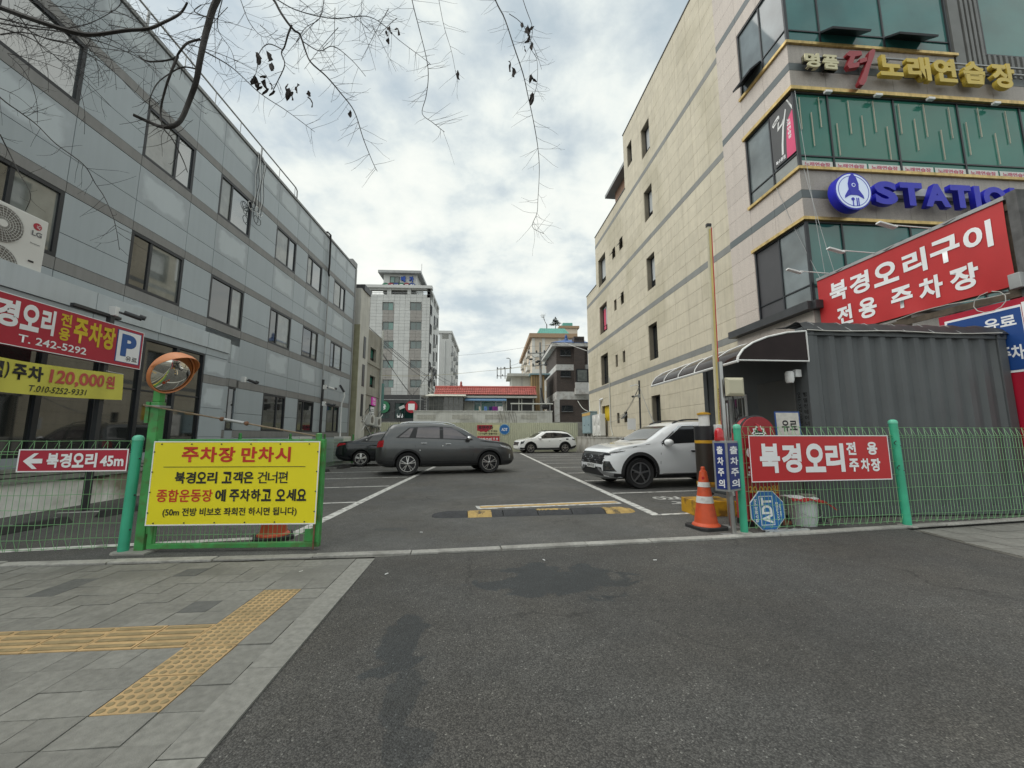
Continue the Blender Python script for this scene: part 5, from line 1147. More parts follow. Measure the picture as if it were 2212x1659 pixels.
MB().grid(G_).build('hood', m_or, cmir, smooth=60, thick=.006)
MB().tube([mc - mn * .07, V((-3.89, GY + .03, mc.z - .1))], .022, 8).build('bracket', m_dark, cmir)
# ================================================================ LEFT SIGN POLES, RED BOARD, YELLOW BANNER, CAMERA
XS = -6.9
sp_ = thing('sign_post', 'black square steel post behind the left fence carrying the red board', 'post', (XS - .05, 7.42, 0)); zc_ = on_plane(265, 672, (XS, 0, 0), (1, 0, 0)).z
MB().box(XS - .11, XS - .03, 7.38, 7.46, 0, zc_ - .1).build('upright', m_dark, sp_); MB().box(XS - .11, XS - .04, 6.75, 7.6, 3.42, 3.47).build('bracket_arm', m_dark, sp_); MB().box(XS - .11, XS - .03, 5.2, 5.28, 0, 3.3).build('upright', m_dark, sp_)
rbz = lambda x, y: on_plane(x, y, (XS, 0, 0), (1, 0, 0)); pr1, pr0 = rbz(312, 719), rbz(311, 798); z1_, z0_ = (rbz(313, 718).z + rbz(0, 630).z) / 2, (rbz(310, 798).z + rbz(0, 745).z) / 2
YR = pr1.y; F4 = Face((XS, YR - 3.3, z0_), (0, 1, 0), (0, 0, 1)); w4, h4 = 3.3, z1_ - z0_
o = signboard('sign_board', 'crimson parking sign board with white and yellow hangul lettering on black posts', F4, w4, h4, m_crimson, m_txtw, t=.10)
YY = lambda z: rbz(z * .248, 493.7 + 900 * .248).y - (YR - 3.3)
for c, (x0, x1) in zip('경오리', ((-90, 155), (160, 345), (345, 480))): letter(c, F4, YY(x0), h4 * .36, YY(x1) - .02, h4 * .90, m_txtw, o, bold=.045)
letter('북', F4, YY(-90) - .52, h4 * .36, YY(-90) - .08, h4 * .90, m_txtw, o, bold=.045)
m_ty = mat('sign yellow lettering', (.62, .45, .015), .5)
letter('전', F4, YY(512), h4 * .64, YY(612), h4 * .92, m_ty, o, bold=.035); letter('용', F4, YY(512), h4 * .32, YY(612), h4 * .60, m_ty, o, bold=.035)
for c, (x0, x1) in zip('주차장', ((640, 765), (775, 895), (900, 1010))): letter(c, F4, YY(x0), h4 * .34, YY(x1), h4 * .90, m_ty, o, bold=.04)
letter('T. 242-5292', F4, YY(165), h4 * .10, YY(775), h4 * .26, m_txtw, o, bold=.015)
xa, xb = YY(1035), YY(1232); rect(F4, xa - .02, h4 * .10, xb + .02, h4 * .92, .001, .002, m_blue, o, 'panel_border'); rect(F4, xa, h4 * .115, xb, h4 * .905, .004, .002, m_txtw, o, 'white_panel')
letter('P', F4, xa + .07, h4 * .26, xb - .08, h4 * .83, mat('parking blue', (.02, .09, .30), .5), o, bold=.05, d=.008); letter('유료', F4, xa + .19, h4 * .15, xb - .03, h4 * .28, m_txtk, o, bold=.02, d=.008)
# yellow cloth banner
zb1, zb0 = (rbz(262, 806).z + rbz(0, 768).z) / 2, (rbz(262, 860).z + rbz(0, 845).z) / 2; YB = rbz(262, 830).y; bn = thing('banner', 'yellow cloth banner with price lettering under the crimson sign board', 'banner', (XS, YB, zb0))
F5 = Face((XS + .03, YB - 3.0, zb0), (0, 1, 0), (0, 0, 1)); h5 = zb1 - zb0; wav = lambda a, b_: .02 * sin(a * 3.1 + b_) + .012 * sin(a * 9 - b_ * 5); sag = lambda a: -.05 * sin(pi * a / 3.0)
MB().grid([[F5.p(3.0 * i / 40, h5 * j / 8 + sag(3.0 * i / 40), wav(3.0 * i / 40, h5 * j / 8)) for j in range(9)] for i in range(41)]).build('cloth', mat('yellow banner cloth', (.60, .56, .085), .6, var=.06, bump=.1, bs=200), bn, smooth=80)
wr5 = lambda a, b_, d: F5.p(a, b_ + sag(a), wav(a, b_) + d + .004)
yy5 = lambda z: rbz(z * .1984, 768 + 330 * .1984).y - (YB - 3.0)
m_tr5 = mat('faded red lettering', (.50, .09, .07), .6)
for c, (x0, x1) in zip('주차', ((105, 265), (275, 430))): letter(c, F5, yy5(x0), h5 * .42, yy5(x1), h5 * .90, m_txtk, bn, bold=.04, d=.003, warp=wr5)
letter('월', F5, yy5(105) - .42, h5 * .42, yy5(105) - .12, h5 * .90, m_txtk, bn, bold=.04, d=.003, warp=wr5); letter(')', F5, yy5(105) - .1, h5 * .42, yy5(105) - .05, h5 * .90, m_txtk, bn, bold=.04, d=.003, warp=wr5)
letter('120,000', F5, yy5(500), h5 * .36, yy5(1095), h5 * .88, m_tr5, bn, bold=.03, d=.003, warp=wr5); letter('원', F5, yy5(1120), h5 * .40, yy5(1225), h5 * .88, m_tr5, bn, bold=.035, d=.003, warp=wr5)
letter('T.010-5252-9331', F5, yy5(300), h5 * .10, yy5(910), h5 * .30, m_txtk, bn, bold=.008, d=.003, warp=wr5, shear=.2)
for z in (zb1, zb0): MB().tube([F5.p(3.0, (z - zb0), wav(3.0, z - zb0)), V((XS - .03, 7.42, z + .02))], .004, 5).build('tie_cord', m_white, bn)
def cctv(p, d, label, m=m_white):
    p = V(p); d = V(d).normalized(); o = thing('security_camera', label, 'camera', p)
    MB().obox(p, (.06, .045, .085), R=M.Identity(3)).build('junction_box', m, o, bevel=.008); MB().tube([p + d * .05, p + d * .13 + V((0, 0, -.02)), p + d * .17], .02, 8).build('arm', m_dark, o)
    e = p + d * .17 + V((0, 0, -.01)); dd = (d + V((0, 0, -.3))).normalized(); MB().tube([e - dd * .04, e + dd * .22], .042, 12).build('camera_body', m_dark if m is m_white else m, o, smooth=40); MB().tube([e + dd * .18 + V((0, 0, .03)), e + dd * .27 + V((0, 0, .03))], .045, 10).build('sun_shade', m_dark, o)
cctv((XS - .02, 7.42, zc_ - .05), (.8, .6, 0), 'white box security camera on top of the black sign post')
cctv(FL.m @ V((12.72, -.45, 3.02)), (.6, .8, 0), 'small security camera on the corner of the shop bay')
# ================================================================ CARS
def pchip(pts):
    xs = [p[0] for p in pts]; ys = [p[1] for p in pts]; n = len(xs); h = [xs[i + 1] - xs[i] for i in range(n - 1)]; d = [(ys[i + 1] - ys[i]) / h[i] for i in range(n - 1)]
    m = [d[0]] + [0 if d[i - 1] * d[i] <= 0 else 2 * d[i - 1] * d[i] / (d[i - 1] + d[i]) for i in range(1, n - 1)] + [d[-1]]
    def f(x):
        x = min(max(x, xs[0]), xs[-1]); i = 0
        while i < n - 2 and x > xs[i + 1]: i += 1
        t = (x - xs[i]) / h[i]
        return ys[i] * (1 + 2 * t) * (1 - t) ** 2 + h[i] * m[i] * t * (1 - t) ** 2 + ys[i + 1] * t * t * (3 - 2 * t) + h[i] * m[i + 1] * t * t * (t - 1)
    return f
def poly_at(P, t):
    n = len(P) - 1; i = min(int(t * n), n - 1); q = t * n - i; return P[i][0] + (P[i + 1][0] - P[i][0]) * q, P[i][1] + (P[i + 1][1] - P[i][1]) * q
m_tyre = mat('tyre rubber', (.016, .016, .017), .8, var=.2)
m_arch = mat('wheel arch black', (.012, .012, .013), .8, var=.2)
m_clad = mat('black body cladding', (.022, .022, .024), .6, var=.15)
m_chrome = mat('chrome', (.62, .63, .64), .12, metal=1.0, var=.03)
m_rim = mat('machined alloy', (.50, .49, .48), .25, metal=.9, var=.05)
m_rimd = mat('dark alloy', (.045, .045, .048), .4, metal=.6, var=.1)
m_tail = mat('red tail lamp', (.42, .012, .018), .12, var=.15, spec=.7)
m_head = mat('headlamp lens', (.42, .44, .46), .06, var=.5, vs=18, spec=.9)
m_smk = mat('smoked lamp', (.03, .032, .035), .08, var=.5, vs=25, spec=.9)
g_car = glass('tinted car glass', (.012, .013, .015), ior=1.6, var=.2)
class Car:
    def __init__(s, label, S_, paint, loc, ang):
        s.S = S_; s.L, s.W = S_['L'], S_['W']; L_, W_ = s.L, s.W
        s.t = thing('parked_car', label, 'car', loc, ang, 'cars in the parking lot'); s.paint = paint
        top, belt, bot = pchip(S_['top']), pchip(S_['belt']), pchip(S_['bot'])
        xs = sorted(set([L_ * .5 * (1 - cos(pi * i / 64)) for i in range(65)] + [L_ * i / 50 for i in range(51)]))
        xs = [x for i, x in enumerate(xs) if i == 0 or x - xs[i - 1] > .008]; rings = []
        ef, er = S_.get('ef', .75), S_.get('er', .5)
        for x in xs:
            w = W_ / 2; df, dr = L_ - x, x
            if df < ef: w *= 1 - .24 * (1 - df / ef) ** 2.3
            if dr < er: w *= 1 - .17 * (1 - dr / er) ** 2.5
            zt, zb = top(x), bot(x); zs = min(belt(x), zt - .03); h = zt - zs; k = S_.get('tumble', .30)
            wr = max(.955 * w - k * h - .04 * min(1, h / .3), .2); sh = zs - zb
            half = [(0, zb), (.72 * w, zb), (.92 * w, zb + .05), (.975 * w, zb + .16 * sh + .02), (.995 * w, zb + .42 * sh), (1.0 * w, zb + .66 * sh), (.992 * w, zb + .82 * sh), (.975 * w, zb + .94 * sh), (.95 * w, zs),
                    (.95 * w + (wr - .95 * w) * .30 + .012, zs + .30 * h), (.95 * w + (wr - .95 * w) * .62 + .014, zs + .62 * h), (wr + .005, zs + .86 * h), (wr - .05 * min(1, h / .2) - .01, zs + .945 * h), (.80 * wr - .02, zs + .975 * h), (.45 * wr, zs + .993 * h), (0, zt)]
            rings.append([V((x - L_ / 2, y, z)) for y, z in half] + [V((x - L_ / 2, -y, z)) for y, z in half[-2:0:-1]])
        n = len(rings[0]); b = MB(); b.v = [p for r in rings for p in r]
        b.f = [(i * n + j, i * n + (j + 1) % n, (i + 1) * n + (j + 1) % n, (i + 1) * n + j) for i in range(len(rings) - 1) for j in range(n)] + [tuple(range(n))[::-1], tuple((len(rings) - 1) * n + j for j in range(n))]
        bm = bmesh.new(); vs_ = [bm.verts.new(p) for p in b.v]; [bm.faces.new([vs_[i] for i in f]) for f in b.f]; bmesh.ops.recalc_face_normals(bm, faces=bm.faces); s.bvh = BVHTree.FromBMesh(bm)
        me = bpy.data.meshes.new('body'); bm.to_mesh(me); bm.free(); me.materials.append(paint); me.materials.append(m_arch)
        tmp = bpy.data.objects.new('body_tmp', me)
        cm = MB()
        for xw in S_['wx']:
            for sd in (-1, 1): cm.lathe([(S_['ra'], 0), (S_['ra'], .42)], V((xw - L_ / 2, sd * (W_ / 2 + .12), S_['r'] + .005)), (0, -sd, 0), 40)
        c = bpy.data.meshes.new('cut'); c.from_pydata([tuple(p) for p in cm.v], [], cm.f); c.materials.append(paint); c.materials.append(m_arch)
        for p in c.polygons: p.material_index = 1
        co = bpy.data.objects.new('cut', c)
        bm = bmesh.new(); bm.from_mesh(c); bmesh.ops.recalc_face_normals(bm, faces=bm.faces); bm.to_mesh(c); bm.free()
        md_ = tmp.modifiers.new('b', 'BOOLEAN'); md_.object = co; md_.operation = 'DIFFERENCE'; md_.solver = 'EXACT'
        me2 = baked(tmp, co); me2.name = 'body'
        for q in (tmp, co): bpy.data.objects.remove(q)
        bm = bmesh.new(); bm.from_mesh(me2)
        for f in bm.faces: f.smooth = True
        for e in bm.edges: e.smooth = e.is_manifold and e.calc_face_angle(0) < radians(28)
        bm.to_mesh(me2); bm.free()
        s.body = bpy.data.objects.new('body', me2); COL.objects.link(s.body); s.body.parent = s.t
        s.wheels()
    def hit(s, mode, a, b_, sd=1, off=.004):
        L_ = s.L / 2
        if mode == 'side': o, d = V((a - L_, sd * 3, b_)), V((0, -sd, 0))
        elif mode == 'front': o, d = V((6, a, b_)), V((-1, 0, 0))
        elif mode == 'rear': o, d = V((-6, a, b_)), V((1, 0, 0))
        else: o, d = V((a - L_, b_, 5)), V((0, 0, -1))
        p, n_, i, dd = s.bvh.ray_cast(o, d)
        if p is None: return None
        if n_.dot(d) > 0: n_ = -n_
        return p + n_ * off
    def patch(s, name, m, lo, hi, mode='side', sd=1, n=14, k=5, off=.004, parent=None, smooth=60, thick=0.0):
        P = []
        for i in range(n + 1):
            r = []
            for j in range(k + 1):
                a = poly_at(lo, i / n); c = poly_at(hi, i / n); t = j / k; x, z = a[0] + (c[0] - a[0]) * t, a[1] + (c[1] - a[1]) * t
                q = s.hit(mode, x, z, sd, off)
                if q is None: q = r[-1] if r else (P[-1][j] if P else V((0, 0, 0)))
                r.append(q)
            P.append(r)
        return MB().grid(P).build(name, m, parent or s.t, smooth=smooth, world=False, thick=thick)
    def both(s, name, m, lo, hi, **k):
        return [s.patch(name, m, lo, hi, 'side', sd, **k) for sd in (1, -1)]
    def seam(s, pts, w=.010, sd=1, m=None):
        P = []
        for i, (x, z) in enumerate(pts):
            a, c = pts[max(i - 1, 0)], pts[min(i + 1, len(pts) - 1)]; t = V((c[0] - a[0], c[1] - a[1])).normalized(); nn = V((-t.y, t.x)) * w / 2
            q0, q1 = s.hit('side', x - nn.x, z - nn.y, sd, .002), s.hit('side', x + nn.x, z + nn.y, sd, .002)
            if q0 and q1: P.append([q0, q1])
        if len(P) > 1: MB().grid(P).build('panel_gap', m or m_black, s.body, world=False)
    def wheels(s):
        S_ = s.S; r, w = S_['r'], .23; rr = r * S_.get('rimk', .70); b = MB().lathe([(rr, -.085), (r * .93, -w / 2), (r * .985, -w * .40), (r, -w * .25), (r, w * .25), (r * .985, w * .40), (r * .93, w / 2), (rr, .085), (rr - .02, .05), (rr - .02, -.05), (rr, -.085)], (0, 0, 0), (0, 1, 0), 40, cap=False)
        T = MB(); T.v, T.f = b.v, b.f
        sty = S_.get('rim', 'twin'); R = MB(); Rd = MB()
        Rd.lathe([(rr - .015, .02), (.02, .03)], (0, 0, 0), (0, 1, 0), 30, cap=False); Rd.lathe([(rr - .005, -.06), (rr - .005, .075)], (0, 0, 0), (0, 1, 0), 40, cap=False)
        R.lathe([(rr + .004, .078), (rr + .004, .095), (rr - .02, .095), (rr - .025, .07)], (0, 0, 0), (0, 1, 0), 40, cap=False)
        ns = 5
        for k in range(ns):
            a = 2 * pi * k / ns + .3
            def sp(a0, a1, w0, w1, bl=R, y0=.055, y1=.085):
                d0, d1 = V((cos(a0), 0, sin(a0))), V((cos(a1), 0, sin(a1))); p0, p1 = d0 * .05, d1 * (rr - .012); t = (p1 - p0).normalized(); nn = V((-t.z, 0, t.x))
                bl.prism([p0 - nn * w0 + V((0, y0 + .01, 0)), p1 - nn * w1 + V((0, y0, 0)), p1 + nn * w1 + V((0, y0, 0)), p0 + nn * w0 + V((0, y0 + .01, 0))], (0, y1 - y0, 0))
            if sty == 'twin': sp(a - .10, a - .17, .016, .013); sp(a + .10, a + .17, .016, .013); sp(a + .62, a + .62, .008, .006, Rd, .045, .07)
            elif sty == 'blade': sp(a, a + .10, .022, .016); sp(a + .30, a + .62, .05, .085, Rd, .04, .075); sp(a - .3, a - .62, .05, .06, R, .035, .06)
            else: sp(a, a, .035, .05)
        R.lathe([(.045, .06), (.045, .10), (.03, .105)], (0, 0, 0), (0, 1, 0), 16); s.tm = None
        first = None
        for xw in S_['wx']:
            for sd in (1, -1):
                loc = V((xw - s.L / 2, sd * (s.W / 2 - w / 2 - .012), r)); rot = M.Identity(4) if sd == 1 else M.Rotation(pi, 4, 'Z')
                if first is None:
                    ty = MB(); ty.v, ty.f = T.v, T.f; a = ty.build('wheel', m_tyre, s.t, smooth=35, world=False); bq = R.build('rim', S_.get('rimm', m_rim), a, smooth=30, world=False); cq = Rd.build('rim_barrel', m_rimd, a, smooth=30, world=False); first = (a, bq, cq)
                else:
                    a = first[0].copy(); COL.objects.link(a); a.parent = s.t
                    for q in first[1:]:
                        z = q.copy(); COL.objects.link(z); z.parent = a
                a.matrix_local = M.Translation(loc) @ rot
    def arch_trim(s, w=.06, m=None):
        for xw in s.S['wx']:
            for sd in (1, -1):
                P = []
                for k in range(33):
                    th = -.25 + (pi + .5) * k / 32; q = []
                    for rr in (s.S['ra'] - .003, s.S['ra'] + w):
                        x, z = xw + rr * cos(th), s.S['r'] + .005 + rr * sin(th); p = s.hit('side', x, max(z, .24), sd, .008); q.append(p)
                    if q[0] and q[1]: P.append(q)
                MB().grid(P).build('arch_trim', m or m_clad, s.t, smooth=60, world=False)
    def mirror(s, x, z, m, sz=1.0):
        for sd in (1, -1):
            p = s.hit('side', x, z, sd, 0); c = p + V((-.03, sd * .14, .04)); b = MB().ball(c, .11 * sz, 14, (.85, 1.05, .68)); b.build('door_mirror', m, s.t, smooth=60, world=False)
            MB().obox((p + c) / 2 + V((0, 0, -.03)), (.035, .07, .02), R=M.Identity(3)).build('mirror_arm', m_black, s.t, world=False)
    def handle(s, x, z, m):
        for sd in (1, -1):
            p = s.hit('side', x, z, sd, .012); MB().obox(p, (.10, .012, .016), R=M.Identity(3)).build('door_handle', m, s.t, world=False, bevel=.006); s.patch('handle_cup', m_black, [(x - .05, z - .035), (x + .06, z - .035)], [(x - .05, z - .002), (x + .06, z - .002)], sd=sd, n=4, k=2, off=.003)
    def rails(s, x0, x1, y, m):
        for sd in (1, -1):
            P = [];
            for k in range(13):
                x = x0 + (x1 - x0) * k / 12; p = s.hit('top', x, sd * y, 1, 0); e = min(k, 12 - k); P.append(p + V((0, 0, .012 + .045 * min(1, e / 2.0))))
            MB().tube(P, .018, 8).build('roof_rail', m, s.t, smooth=60, world=False)
def place(S_, ang, mid, sd):
    c = (S_['wx'][0] + S_['wx'][1]) / 2 - S_['L'] / 2; l = M.Rotation(ang, 3, 'Z') @ V((c, sd * (S_['W'] / 2 - .10), 0)); return V((mid[0] - l.x, mid[1] - l.y, .006))
# ---- dark grey SUV crossing the aisle
SA = dict(L=4.685, W=1.885, r=.365, ra=.42, wx=(1.0, 3.74), rim='twin', tumble=.26, er=.35, ef=.6,
    top=[(0, .80), (.03, 1.0), (.09, 1.12), (.18, 1.24), (.32, 1.46), (.44, 1.63), (.58, 1.665), (1.0, 1.695), (1.7, 1.705), (2.35, 1.675), (2.72, 1.585), (3.42, 1.19), (3.62, 1.145), (4.15, 1.08), (4.42, 1.01), (4.56, .93), (4.63, .83), (4.665, .72), (4.685, .60)],
    belt=[(0, .72), (.08, 1.02), (.26, 1.15), (.7, 1.19), (1.2, 1.18), (2.5, 1.13), (3.2, 1.10), (3.62, 1.075), (4.2, .99), (4.5, .90), (4.63, .76), (4.685, .56)], bot=[(0, .44), (.10, .33), (.45, .25), (4.1, .24), (4.5, .25), (4.62, .30), (4.685, .40)])
m_pA = mat('dark grey metallic paint', (.105, .108, .110), .32, metal=.85, var=.05, coat=.9)
g_pur = glass('purple tinted car glass', (.075, .06, .068), ior=1.7, var=.3, vs=2)
A = Car('dark grey SUV standing across the aisle in the middle of the lot', SA, m_pA, place(SA, radians(14.7), (-1.415, 13.735), -1), radians(14.7))
A.both('window_surround', m_black, [(.60, 1.205), (1.6, 1.185), (2.6, 1.145), (3.18, 1.12)], [(1.02, 1.545), (1.8, 1.59), (2.45, 1.555), (3.14, 1.16)], n=26, k=6, off=.003)
A.both('side_window', g_pur, [(.70, 1.225), (1.02, 1.22)], [(1.06, 1.525), (1.17, 1.535)], n=8, k=5, off=.008)
A.both('side_window', g_pur, [(1.24, 1.215), (2.02, 1.19)], [(1.30, 1.545), (2.02, 1.56)], n=10, k=6, off=.008)
A.both('side_window', g_pur, [(2.14, 1.185), (3.02, 1.15)], [(2.14, 1.56), (2.50, 1.525), (3.0, 1.185)], n=12, k=6, off=.008)
A.patch('windscreen', g_car, [(3.40, -.66), (3.44, 0), (3.40, .66)], [(2.74, -.52), (2.78, 0), (2.74, .52)], 'top', n=14, k=8, off=.004); A.patch('rear_window', g_car, [(-.60, 1.18), (.60, 1.18)], [(-.52, 1.55), (.52, 1.55)], 'rear', n=10, k=6, off=.004)
for sd in (1, -1):
    A.seam([(1.24, 1.18), (1.22, .95), (1.25, .72), (1.42, .55), (1.50, .34)], sd=sd); A.seam([(2.09, 1.58), (2.09, 1.18), (2.09, .8), (2.09, .33)], sd=sd); A.seam([(3.10, 1.12), (3.16, .9), (3.17, .6), (3.12, .33)], sd=sd); A.seam([(1.5, .35), (2.1, .345), (3.1, .34)], sd=sd); A.seam([(3.42, 1.10), (3.8, 1.04), (4.2, .965), (4.4, .90)], sd=sd, w=.014)
A.both('sill_cladding', m_clad, [(1.38, .265), (3.34, .26)], [(1.42, .45), (3.30, .43)], n=12, k=3, off=.008); A.both('bumper_cladding', m_clad, [(.08, .36), (.58, .28)], [(.08, .50), (.60, .46)], n=6, k=3, off=.006); A.both('bumper_cladding', m_clad, [(4.14, .27), (4.60, .32)], [(4.16, .42), (4.62, .42)], n=6, k=3, off=.006)  # sill cladding carried higher in black, painting in the shadow gap below the doors
A.arch_trim(.055); A.mirror(3.02, 1.15, m_chrome); A.handle(1.50, 1.03, m_chrome); A.handle(2.30, 1.0, m_chrome); A.rails(.75, 2.6, .56, m_chrome)
A.both('tail_lamp', m_tail, [(.03, .90), (.22, .92)], [(.06, 1.10), (.24, 1.13)], n=6, k=5, off=.010); A.both('headlamp', m_head, [(4.18, .90), (4.56, .78)], [(4.10, .97), (4.50, .88)], n=8, k=4, off=.006); A.both('fog_lamp', m_head, [(4.46, .50), (4.50, .50)], [(4.46, .64), (4.51, .64)], n=3, k=4, off=.008)
A.patch('grille', m_black, [(-.45, .68), (.45, .68)], [(-.45, .82), (.45, .82)], 'front', n=8, k=3, off=.005); A.patch('lower_grille', m_black, [(-.6, .36), (.6, .36)], [(-.55, .55), (.55, .55)], 'front', n=8, k=3, off=.005)
for sd in (1, -1):
    for (x, z) in ((1.38, .80), (2.12, .94)): p = A.hit('side', x, z, sd, .008); MB().ball(p, .022, 8).build('door_guard', m_white, A.t, world=False)
MB().tube([A.hit('top', .72, 0, 1, 0), A.hit('top', .72, 0, 1, 0) + V((-.12, 0, .24))], .006, 5).build('aerial', m_black, A.t, world=False)
# ---- white SUV near the booth
SB = dict(L=4.64, W=1.865, r=.37, ra=.43, wx=(1.0, 3.76), rim='blade', rimm=mat('grey alloy', (.30, .30, .31), .3, metal=.8, var=.08), tumble=.33, ef=.62,
    top=[(0, .76), (.04, .95), (.2, 1.12), (.45, 1.38), (.75, 1.56), (1.2, 1.64), (1.9, 1.665), (2.45, 1.635), (2.78, 1.54), (3.48, 1.155), (3.66, 1.10), (4.1, 1.035), (4.4, .96), (4.54, .89), (4.60, .80), (4.64, .66)],
    belt=[(0, .68), (.2, 1.0), (.6, 1.12), (1.6, 1.10), (2.5, 1.06), (3.3, 1.02), (3.7, 1.0), (4.2, .935), (4.45, .87), (4.56, .78), (4.64, .60)], bot=[(0, .42), (.15, .3), (.5, .23), (4.1, .22), (4.5, .23), (4.60, .26), (4.64, .34)])
m_pB = mat('white pearl paint', (.82, .84, .86), .25, var=.02, coat=.9)
angB = radians(189); fwc = V((3.6, 9.74, 0)); cB = M.Rotation(angB, 3, 'Z') @ V((SB['wx'][1] - SB['L'] / 2, SB['W'] / 2 - .10, 0))
B = Car('white SUV parked nose out beside the booth, front wheel towards the aisle', SB, m_pB, fwc - cB + V((0, 0, .006)), angB)
B.both('window_surround', m_black, [(.55, 1.14), (1.6, 1.125), (2.6, 1.085), (3.16, 1.06)], [(.95, 1.46), (1.8, 1.535), (2.45, 1.515), (3.12, 1.10)], n=26, k=6, off=.003)
B.both('side_window', g_car, [(1.20, 1.15), (2.02, 1.125)], [(1.24, 1.49), (2.02, 1.515)], n=10, k=6, off=.008); B.both('side_window', g_car, [(2.12, 1.12), (3.06, 1.085)], [(2.12, 1.515), (2.52, 1.48), (3.02, 1.12)], n=12, k=6, off=.008); B.both('window_trim', m_chrome, [(2.1, 1.530), (2.5, 1.515), (3.14, 1.085)], [(2.1, 1.548), (2.52, 1.533), (3.17, 1.095)], n=12, k=1, off=.006)
B.patch('windscreen', g_car, [(3.46, -.68), (3.52, 0), (3.46, .68)], [(2.78, -.54), (2.82, 0), (2.78, .54)], 'top', n=14, k=8, off=.004); B.patch('rear_window', g_car, [(-.58, 1.15), (.58, 1.15)], [(-.5, 1.45), (.5, 1.45)], 'rear', n=8, k=5)
for sd in (1, -1):
    B.seam([(2.07, 1.52), (2.07, 1.1), (2.07, .34)], sd=sd); B.seam([(3.12, 1.06), (3.20, .85), (3.22, .6), (3.16, .34)], sd=sd); B.seam([(3.45, 1.07), (3.9, 1.0), (4.25, .93), (4.42, .875)], sd=sd, w=.012); B.seam([(1.5, .36), (3.15, .35)], sd=sd)
B.both('sill_cladding', m_clad, [(1.42, .25), (3.34, .245)], [(1.46, .36), (3.32, .34)], n=12, k=3, off=.008); B.arch_trim(.075); B.mirror(3.06, 1.07, m_pB, 1.15); B.handle(2.28, .90, m_chrome); B.rails(.8, 2.6, .54, m_black)
B.both('bumper_cladding', m_clad, [(4.18, .25), (4.52, .30)], [(4.18, .36), (4.5, .38)], n=6, k=3, off=.008)
B.patch('grille', m_black, [(-.66, .58), (.66, .58)], [(-.70, .82), (.70, .82)], 'front', n=20, k=6, off=.006); B.patch('lamp_bar', m_smk, [(-.80, .80), (.80, .80)], [(-.80, .865), (.80, .865)], 'front', n=20, k=3, off=.009); B.both('lamp_bar', m_smk, [(4.16, .90), (4.50, .83)], [(4.12, .915), (4.48, .875)], n=8, k=3, off=.008)
B.patch('lower_grille', m_black, [(-.66, .30), (.66, .30)], [(-.60, .50), (.60, .50)], 'front', n=16, k=4, off=.006); B.patch('skid_plate', mat('silver grey plastic', (.24, .245, .25), .4, metal=.4), [(-.70, .235), (.70, .235)], [(-.70, .295), (.70, .295)], 'front', n=16, k=2, off=.012)
for sd in (-1, 1):
    B.patch('headlamp', m_smk, [(sd * .70, .42), (sd * .86, .42)], [(sd * .70, .66), (sd * .80, .66)], 'front', n=6, k=6, off=.010); B.patch('bumper_blade', MATS['silver grey plastic'], [(sd * .42, .44), (sd * .80, .30)], [(sd * .36, .52), (sd * .84, .38)], 'front', n=8, k=3, off=.016)
rng = random.Random(3)
for j in range(4):
    z = .615 + j * .052
    for i in range(9):
        y = -.60 + i * .15 + (.075 if j % 2 else 0)
        if abs(y) > .64: continue
        p = B.hit('front', y, z, 1, .008); q = B.hit('front', y + .10, z, 1, .008)
        MB().tube([p, (p + q) / 2, q], .011, 6).build('grille_bar', m_chrome if (i + j) % 3 == 0 else m_rimd, B.t, world=False)
p = B.hit('front', 0, .725, 1, .02); MB().tube([p + V((0, .085 * cos(k * pi / 12), .045 * sin(k * pi / 12))) for k in range(25)], .008, 5).build('badge', m_chrome, B.t, world=False)
def number_plate(car, y, z, body, mode='front', w=.50, h=.11):
    p = car.hit(mode, y, z, 1, .025); nx_ = 1 if mode == 'front' else -1; b = MB().obox(p, (.008, w / 2, h / 2), R=M.Identity(3)); pl = b.build('number_plate', mat('plate white', (.66, .67, .66), .4), car.t, world=False)
    mw = ROOTM[car.t.name]; F = Face(mw @ (p + V((.009 * nx_, -nx_ * -w / 2 if mode == 'front' else w / 2, -h / 2))) if False else mw @ (p + V((.009 * nx_, -w / 2 * nx_, -h / 2))), mw.to_3x3() @ V((0, nx_, 0)), (0, 0, 1)); [letter(q_, F, x0_, .02, x1_, h - .02, m_txtk, pl, bold=.02, d=.002) for q_, x0_, x1_ in zip(body.split(), (.05, .27), (.24, w - .04))]
number_plate(B, 0, .525, '122누 1713')
# ---- white SUV at the far end
SD = dict(SB); SD.update(L=4.66, rim='blade', rimm=m_rim, wx=(1.0, 3.755), rimk=.68)
m_pD = mat('white car paint', (.84, .85, .85), .25, var=.02, coat=.8)
D = Car('small looking white SUV parked at the far end by the cream hoarding', SD, m_pD, place(SD, radians(192.8), (4.25, 30.3), 1), radians(192.8))
D.both('window_surround', m_black, [(.40, 1.20), (1.6, 1.125), (2.6, 1.085), (3.16, 1.06)], [(.72, 1.44), (1.8, 1.535), (2.45, 1.515), (3.12, 1.10)], n=26, k=6, off=.004)
D.both('side_window', g_car, [(1.20, 1.15), (2.02, 1.125)], [(1.24, 1.49), (2.02, 1.515)], n=10, k=6, off=.009); D.both('side_window', g_car, [(2.12, 1.12), (3.06, 1.085)], [(2.12, 1.515), (2.52, 1.48), (3.02, 1.12)], n=12, k=6, off=.009)
D.patch('windscreen', g_car, [(3.46, -.68), (3.52, 0), (3.46, .68)], [(2.78, -.54), (2.82, 0), (2.78, .54)], 'top', n=14, k=8); D.patch('rear_window', g_car, [(-.58, 1.15), (.58, 1.15)], [(-.5, 1.45), (.5, 1.45)], 'rear', n=8, k=5)
